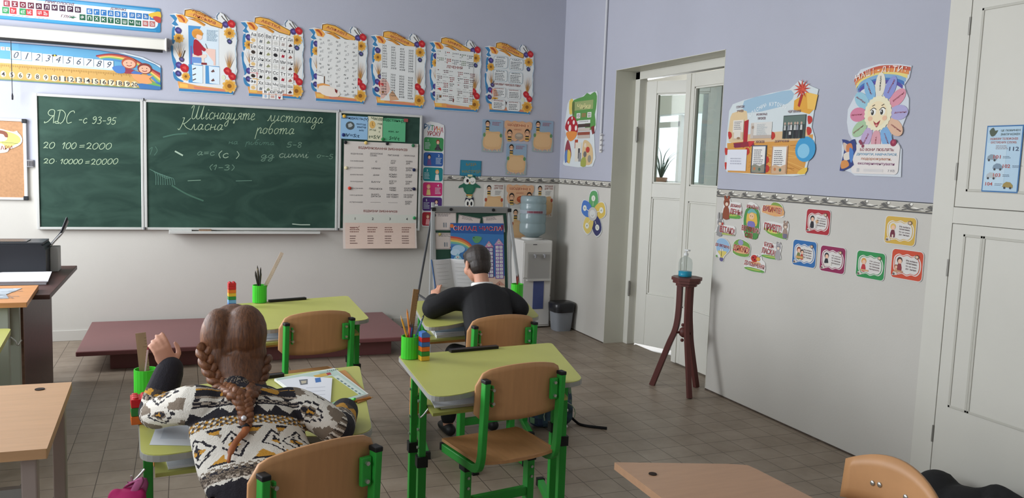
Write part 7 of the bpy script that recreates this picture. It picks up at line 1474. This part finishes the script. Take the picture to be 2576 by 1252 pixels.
def sleeve(u, t):
    """t 0 shoulder .. 1 wrist"""
    if t < .16: return band(u, .62+.37*(.16-t)/.16*.3) if t < .05 else 0
    if t < .52:
        per = .085; x = ((u/per) % 1.0-.5)*per; y = (t-.34)*.42; d = abs(x)/.034+abs(y)/.05
        if d < 1.0: return 1 if d > .82 else 0 if d > .55 else (3 if d > .4 else 1 if d > .2 else 2)
        return 3 if d > 1.75 else 0
    if t < .57: return (5, 3, 0)[(int(u/.007)+int(t*90)) % 3]
    if t < .69: return 1
    if t < .71: return 0
    if t < .77: return (4, 3, 1)[(int(u/.008)+int(t*80)) % 3]
    if t < .86: return 2 if tri(u, .05) < (.86-t)/.09+.15 else 5
    return 1
TL_n = len(TP)-1; x_ax = V((1, 0, 0)); low = TP[0]
S0 = tp[0]; S0 = S0+V((0, 0, -.002)); S1 = V((-3.2, -4.745, .822)); sx_ = V((.012, (S1-S0).y, (S1-S0).z)); 
for p in me.polygons:
    c = p.center
    dT = nearest(c, TP, [max(r) for r in TR]); dL = nearest(c, LA, LR); dR = nearest(c, RA, RR)
    if min(dL[0], dR[0]) < dT[0]*.93 and ((dL[0] < dR[0] and dL[1]/(len(LA)-1) > .12) or (dR[0] <= dL[0] and dR[1]/(len(RA)-1) > .14)):
        A, r_, d_ = (LA, LR, dL) if dL[0] < dR[0] else (RA, RR, dR)
        i = min(int(d_[1]), len(A)-2); ax = (A[i+1]-A[i]).normalized(); q = c-d_[2]; a = ax.orthogonal() if abs(ax.z) > .95 else ax.cross(V((0, 0, 1))).normalized(); b = ax.cross(a)
        u = math.atan2(q.dot(b), q.dot(a))*.05; t_ = d_[1]/(len(A)-1)
        if A is LA: t_ = t_/.47*.56 if t_ < .47 else .56+(t_-.47)/.53*.44
        if A is RA: t_ = t_/.56*.55 if t_ < .56 else .55+(t_-.56)/.44*.45
        p.material_index = sleeve(u+1, t_)
    else:
        v = (c-S0).dot(sx_)/sx_.length_squared; v += .05*(max(0, abs(c.x-S0.x-.07*0)-.1))
        q = c-dT[2]; ang = math.atan2(q.x, -(q.y*.8+.0)); xx = q.x if abs(ang) < .9 else math.copysign(.1+ (abs(ang)-.9)*.11, ang)
        p.material_index = band(xx+1.029, v)
place(me, 'sweater', pm, girl)
# hair
def hairmat(a, b, sc_=(1, 1, 1)):
    m = bpy.data.materials.new('hair'); m.use_nodes = True; nt = m.node_tree; bs = nt.nodes['Principled BSDF']; tc = nt.nodes.new('ShaderNodeTexCoord'); mp = nt.nodes.new('ShaderNodeMapping'); mp.inputs['Scale'].default_value = sc_
    n = nt.nodes.new('ShaderNodeTexNoise'); n.inputs['Scale'].default_value = 70; n.inputs['Detail'].default_value = 4; n.inputs['Roughness'].default_value = .7
    nt.links.new(tc.outputs['Object'], mp.inputs[0]); nt.links.new(mp.outputs[0], n.inputs['Vector']); r = nt.nodes.new('ShaderNodeValToRGB'); r.color_ramp.elements[0].position = .32; r.color_ramp.elements[1].position = .68
    r.color_ramp.elements[0].color = (*lin(a), 1); r.color_ramp.elements[1].color = (*lin(b), 1); nt.links.new(n.outputs['Fac'], r.inputs[0]); nt.links.new(r.outputs[0], bs.inputs['Base Color']); bs.inputs['Roughness'].default_value = .5
    bp_ = nt.nodes.new('ShaderNodeBump'); bp_.inputs['Strength'].default_value = .5; bp_.inputs['Distance'].default_value = .003; nt.links.new(n.outputs['Fac'], bp_.inputs['Height']); nt.links.new(bp_.outputs[0], bs.inputs['Normal']); return m
HG = hairmat('472a1a', '744829', (2.5, 2, .35)); HB = hairmat('5c3520', '93603d', (1.5, 1.5, .6))
r_, u_, f_ = frame(gf, gu); back = -f_
g = G()
g.ell(hc-f_*.022*gs+u_*.022, (.082, .09, .096), X0, R=R)                                    # cap
g.ell(onY(618, 838, hc.y-.05), (.061, .064, .084), X0); g.ell(onY(551, 842, hc.y-.035), (.05, .058, .078), X0)     # two lobes with the parting between them
g.ell(onY(626, 885, hc.y-.055), (.05, .052, .068), X0); g.ell(onY(552, 895, hc.y-.05), (.042, .045, .06), X0); g.ell(onY(603, 930, hc.y-.06), (.056, .042, .06), X0); limb(g, [onY(604, 900, hc.y-.06), onY(608, 945, hc.y-.085), onY(608, 980, hc.y-.115), onY(609, 1002, hc.y-.13)], [(.075, .05), (.066, .045), (.045, .035), (.025, .022)], side=(1, 0, 0))
for e in (-1, 1): g.ell(P(e*.074, .0, -.02), (.018, .04, .07), X0, R=R)
me = fuse(g, .004, 3)
place(me, 'hair', [HG], girl)
def onback(x, y, lift):
    d = ray(x, y); n = V((0, -.80, .60)); p0 = V((-3.18, -4.845, .805)); t = (p0-CAM).dot(n)/d.dot(n); return CAM+d*t+n*lift
def braid(path, w, name, m, turns, r0=1.0, r1=.7):
    P_ = cat(path, 10); L = [0]
    for i in range(1, len(P_)): L.append(L[-1]+(P_[i]-P_[i-1]).length)
    g = G()
    for s in range(3):
        pts = []; rad = []
        for i, p in enumerate(P_):
            t = L[i]/L[-1]; a = 2*PI*(turns*t+s/3); tn = (P_[min(i+1, len(P_)-1)]-P_[max(i-1, 0)]).normalized(); sd = tn.cross(V((0, -.8, .6))).normalized(); nn = tn.cross(sd); k = r0+(r1-r0)*t
            pts.append(p+sd*(w*k*math.sin(a))+nn*(w*.55*k*math.sin(2*a))); rad.append(w*.78*k)
        g.sweep(pts, rad, m, 9)
    return g.obj(name, girl)
yk = hc.y-.085
g = G(); g.ell(onY(527, 848, hc.y-.035), (.026, .046, .06), X0); place(fuse(g, .005, 3), 'hair_strand', [HB], girl)
braid([onY(514, 868, hc.y-.06), onY(520, 900, hc.y-.075), onY(534, 935, yk), onY(560, 972, yk-.03), onback(590, 1003, .035), onback(611, 1022, .035)], .0155, 'braid', HB, 3.4, 1.0, .85)
braid([onY(664, 895, hc.y-.06), onY(660, 928, yk), onY(648, 968, yk-.03), onback(630, 1000, .035), onback(618, 1022, .035)], .0145, 'braid', HG, 2.8, 1.0, .85)
braid([onback(612, 1000, .04), onback(613, 1028, .035), onback(617, 1055, .032), onback(616, 1082, .03)], .0165, 'braid', HB, 2.2, 1.0, .6)
g = G(); g.sweep(cat([onback(617, 1080, .03), onback(614, 1098, .042), onback(592, 1125, .05), onback(578, 1152, .05), onback(572, 1178, .046)], 5), [(.0105, .007)]*8+[(.009, .006)]*8+[(.005, .004)]*4+[(.001, .001)], mat('9a5a34', .5, noise=.25, nscale=40, stretch=(3, 1, .4)), 10); g.obj('braid_end', girl)
g = G(); g.lathe([(.011, -.006), (.014, 0), (.011, .006)], mat('1f1d22', .6), 14, M=Matrix.Translation(onback(616, 1082, .03)) @ Matrix.Rotation(-.6, 4, 'X')); g.ell(onback(611, 1066, .046), .0075, mat('d9d9de', .15, .3)); g.obj('hair_tie', girl)
# green pen between her fingers
g = G(); a = haR+V((-.012, .02, -.02)); b = onZ(893, 1003, ZD+.06); g.sweep([a, b], .0042, mat('52d04a', .35), 8); g.sweep([a, a+(a-b).normalized()*.014], [.004, .0006], mat('3a3a3a', .4), 8); tag(g.obj('pen'), 'bright green pen in the girl\'s right hand', 'pen')
# ---------------------------------------------------------------- the boy
hip, waist, mid, chest, c7 = V((-1.905, -3.33, .485)), V((-1.905, -3.31, .59)), V((-1.885, -3.22, .69)), V((-1.855, -3.10, .775)), V((-1.85, -3.03, .826))
hc = onY(1199, 664, -2.95)
boy = thing('person', 'boy with short dark hair in a black jacket, reading at the desk by the easel', 'person', (hip.x, hip.y, 0))
shL, shR = onY(1142, 752, -3.07), onY(1268, 752, -3.07)
elL = onZ(1088, 775, ZD+.055); wrL = onY(1094, 757, -2.80); haL = onY(1096, 728, -2.755)
elR = onZ(1306, 776, ZD+.055); wrR = V((-1.64, -2.74, ZD+.035)); haR = V((-1.70, -2.66, ZD+.03))
bf = V((-.2, .86, -.4)); bu = V((0, .3, 1)); s = .86
g = G(); P, R = head(g, hc, bf, bu, s, c7)
limb(g, [hip, waist, mid, chest, c7], [(.1, .08), (.095, .07), (.1, .075), (.11, .07), (.05, .045)], side=(1, 0, 0))
for sh, el, wr in ((shL, elL, wrL), (shR, elR, wrR)):
    limb(g, [sh, (sh+el)/2, el], [.036, .034, .03]); limb(g, [el, (el+wr)/2, wr], [.03, .027, .02]); limb(g, [chest, sh], [.05, .04])
hand(g, wrL, haL-wrL, V((-.5, -.8, .1)), .82, thumb=1, curls=[(.2, .25), (.25, .3), (.7, .6), (.8, .7)], spread=.2)
hand(g, wrR, haR-wrR, V((.1, 0, 1)), .8, thumb=-1, curl=(.25, .3))
knees = [V((-1.98, -2.97, .465)), V((-1.80, -2.97, .465))]; feet = [V((-1.99, -2.92, 0)), V((-1.73, -2.9, 0))]
for k, f_, sx in zip(knees, feet, (-.07, .07)):
    limb(g, [hip+V((sx, .02, -.02)), (hip+k)/2+V((sx*.5, 0, 0)), k], [.066, .06, .047]); limb(g, [k, (k+f_)/2+V((0, -.01, .03)), f_+V((0, 0, .07))], [.046, .042, .03]); limb(g, [f_+V((0, 0, .07)), f_+V((0, 0, .035)), f_+V((0, .08, .028))], [.03, .028, .02])
place(fuse(g, .0045, 4), 'body', [SKIN], boy); face(boy, P, R, s)
BJ = mat('17171a', .8, bump=.15, bscale=120)
g = G()
limb(g, [waist+V((0, -.01, -.1)), waist+V((0, -.005, 0)), mid, chest, c7+V((0, 0, -.02)), c7+V((0, .005, .005))], [(.13, .1), (.128, .098), (.13, .092), (.142, .085), (.1, .066), (.054, .05)], 24, 6, side=(1, 0, 0))
limb(g, [chest*.4+shL*.6, shL, (shL+elL)/2+V((-.01, -.01, 0)), elL], [.066, .064, .058, .056]); limb(g, [elL, (elL+wrL)/2+V((0, 0, .01)), wrL], [.056, .05, .042])
limb(g, [chest*.4+shR*.6, shR, (shR+elR)/2+V((.01, -.01, 0)), elR], [.066, .064, .058, .054]); limb(g, [elR, (elR+wrR)/2, wrR], [.054, .048, .038])
limb(g, [shL, chest+V((0, 0, .022)), shR], [.056, .064, .056])
place(fuse(g, .005, 7), 'jacket', [BJ], boy)
g = G(); limb(g, [waist-V((0, 0, .05)), hip+V((0, 0, .02)), hip-V((0, -.01, .005))], [(.115, .09), (.13, .1), (.125, .083)], side=(1, 0, 0), n=22)
for k, f_, sx in zip(knees, feet, (-.07, .07)): limb(g, [hip+V((sx, .02, -.005)), (hip+k)/2+V((sx*.5, 0, 0)), k], [.076, .068, .055]); limb(g, [k, (k+f_)/2+V((0, -.01, .03)), f_+V((0, 0, .09))], [.055, .05, .042])
place(fuse(g, .007, 5), 'trousers', [mat('1d1d21', .85)], boy); shoes(boy, feet, '1b1b1d', (0, 1, 0))
r_, u_, f_ = frame(bf, bu)
g = G(); nk = c7+V((0, .012, .016)); ring = [nk+V((.055*math.cos(a), .052*math.sin(a), .004-.012*math.sin(a))) for a in [i*2*PI/24 for i in range(25)]]; g.sweep(ring, [(.006, .013)]*25, mat('e2e0dc', .8), 8, side=None); g.obj('shirt_collar', boy)
g = G(); g.ell(hc-f_*.016+u_*.027, (.0705, .084, .078), X0, R=R); g.ell(hc-f_*.034-u_*.012, (.062, .056, .07), X0, R=R); g.ell(hc+f_*.03+u_*.062, (.055, .05, .03), X0, R=R)
for e in (-1, 1): g.ell(P(e*.062, .0, .03), (.011, .036, .026), X0, R=R)
place(fuse(g, .004, 3), 'hair', [hairmat('1c1614', '352a25', (2, 2, .7))], boy)
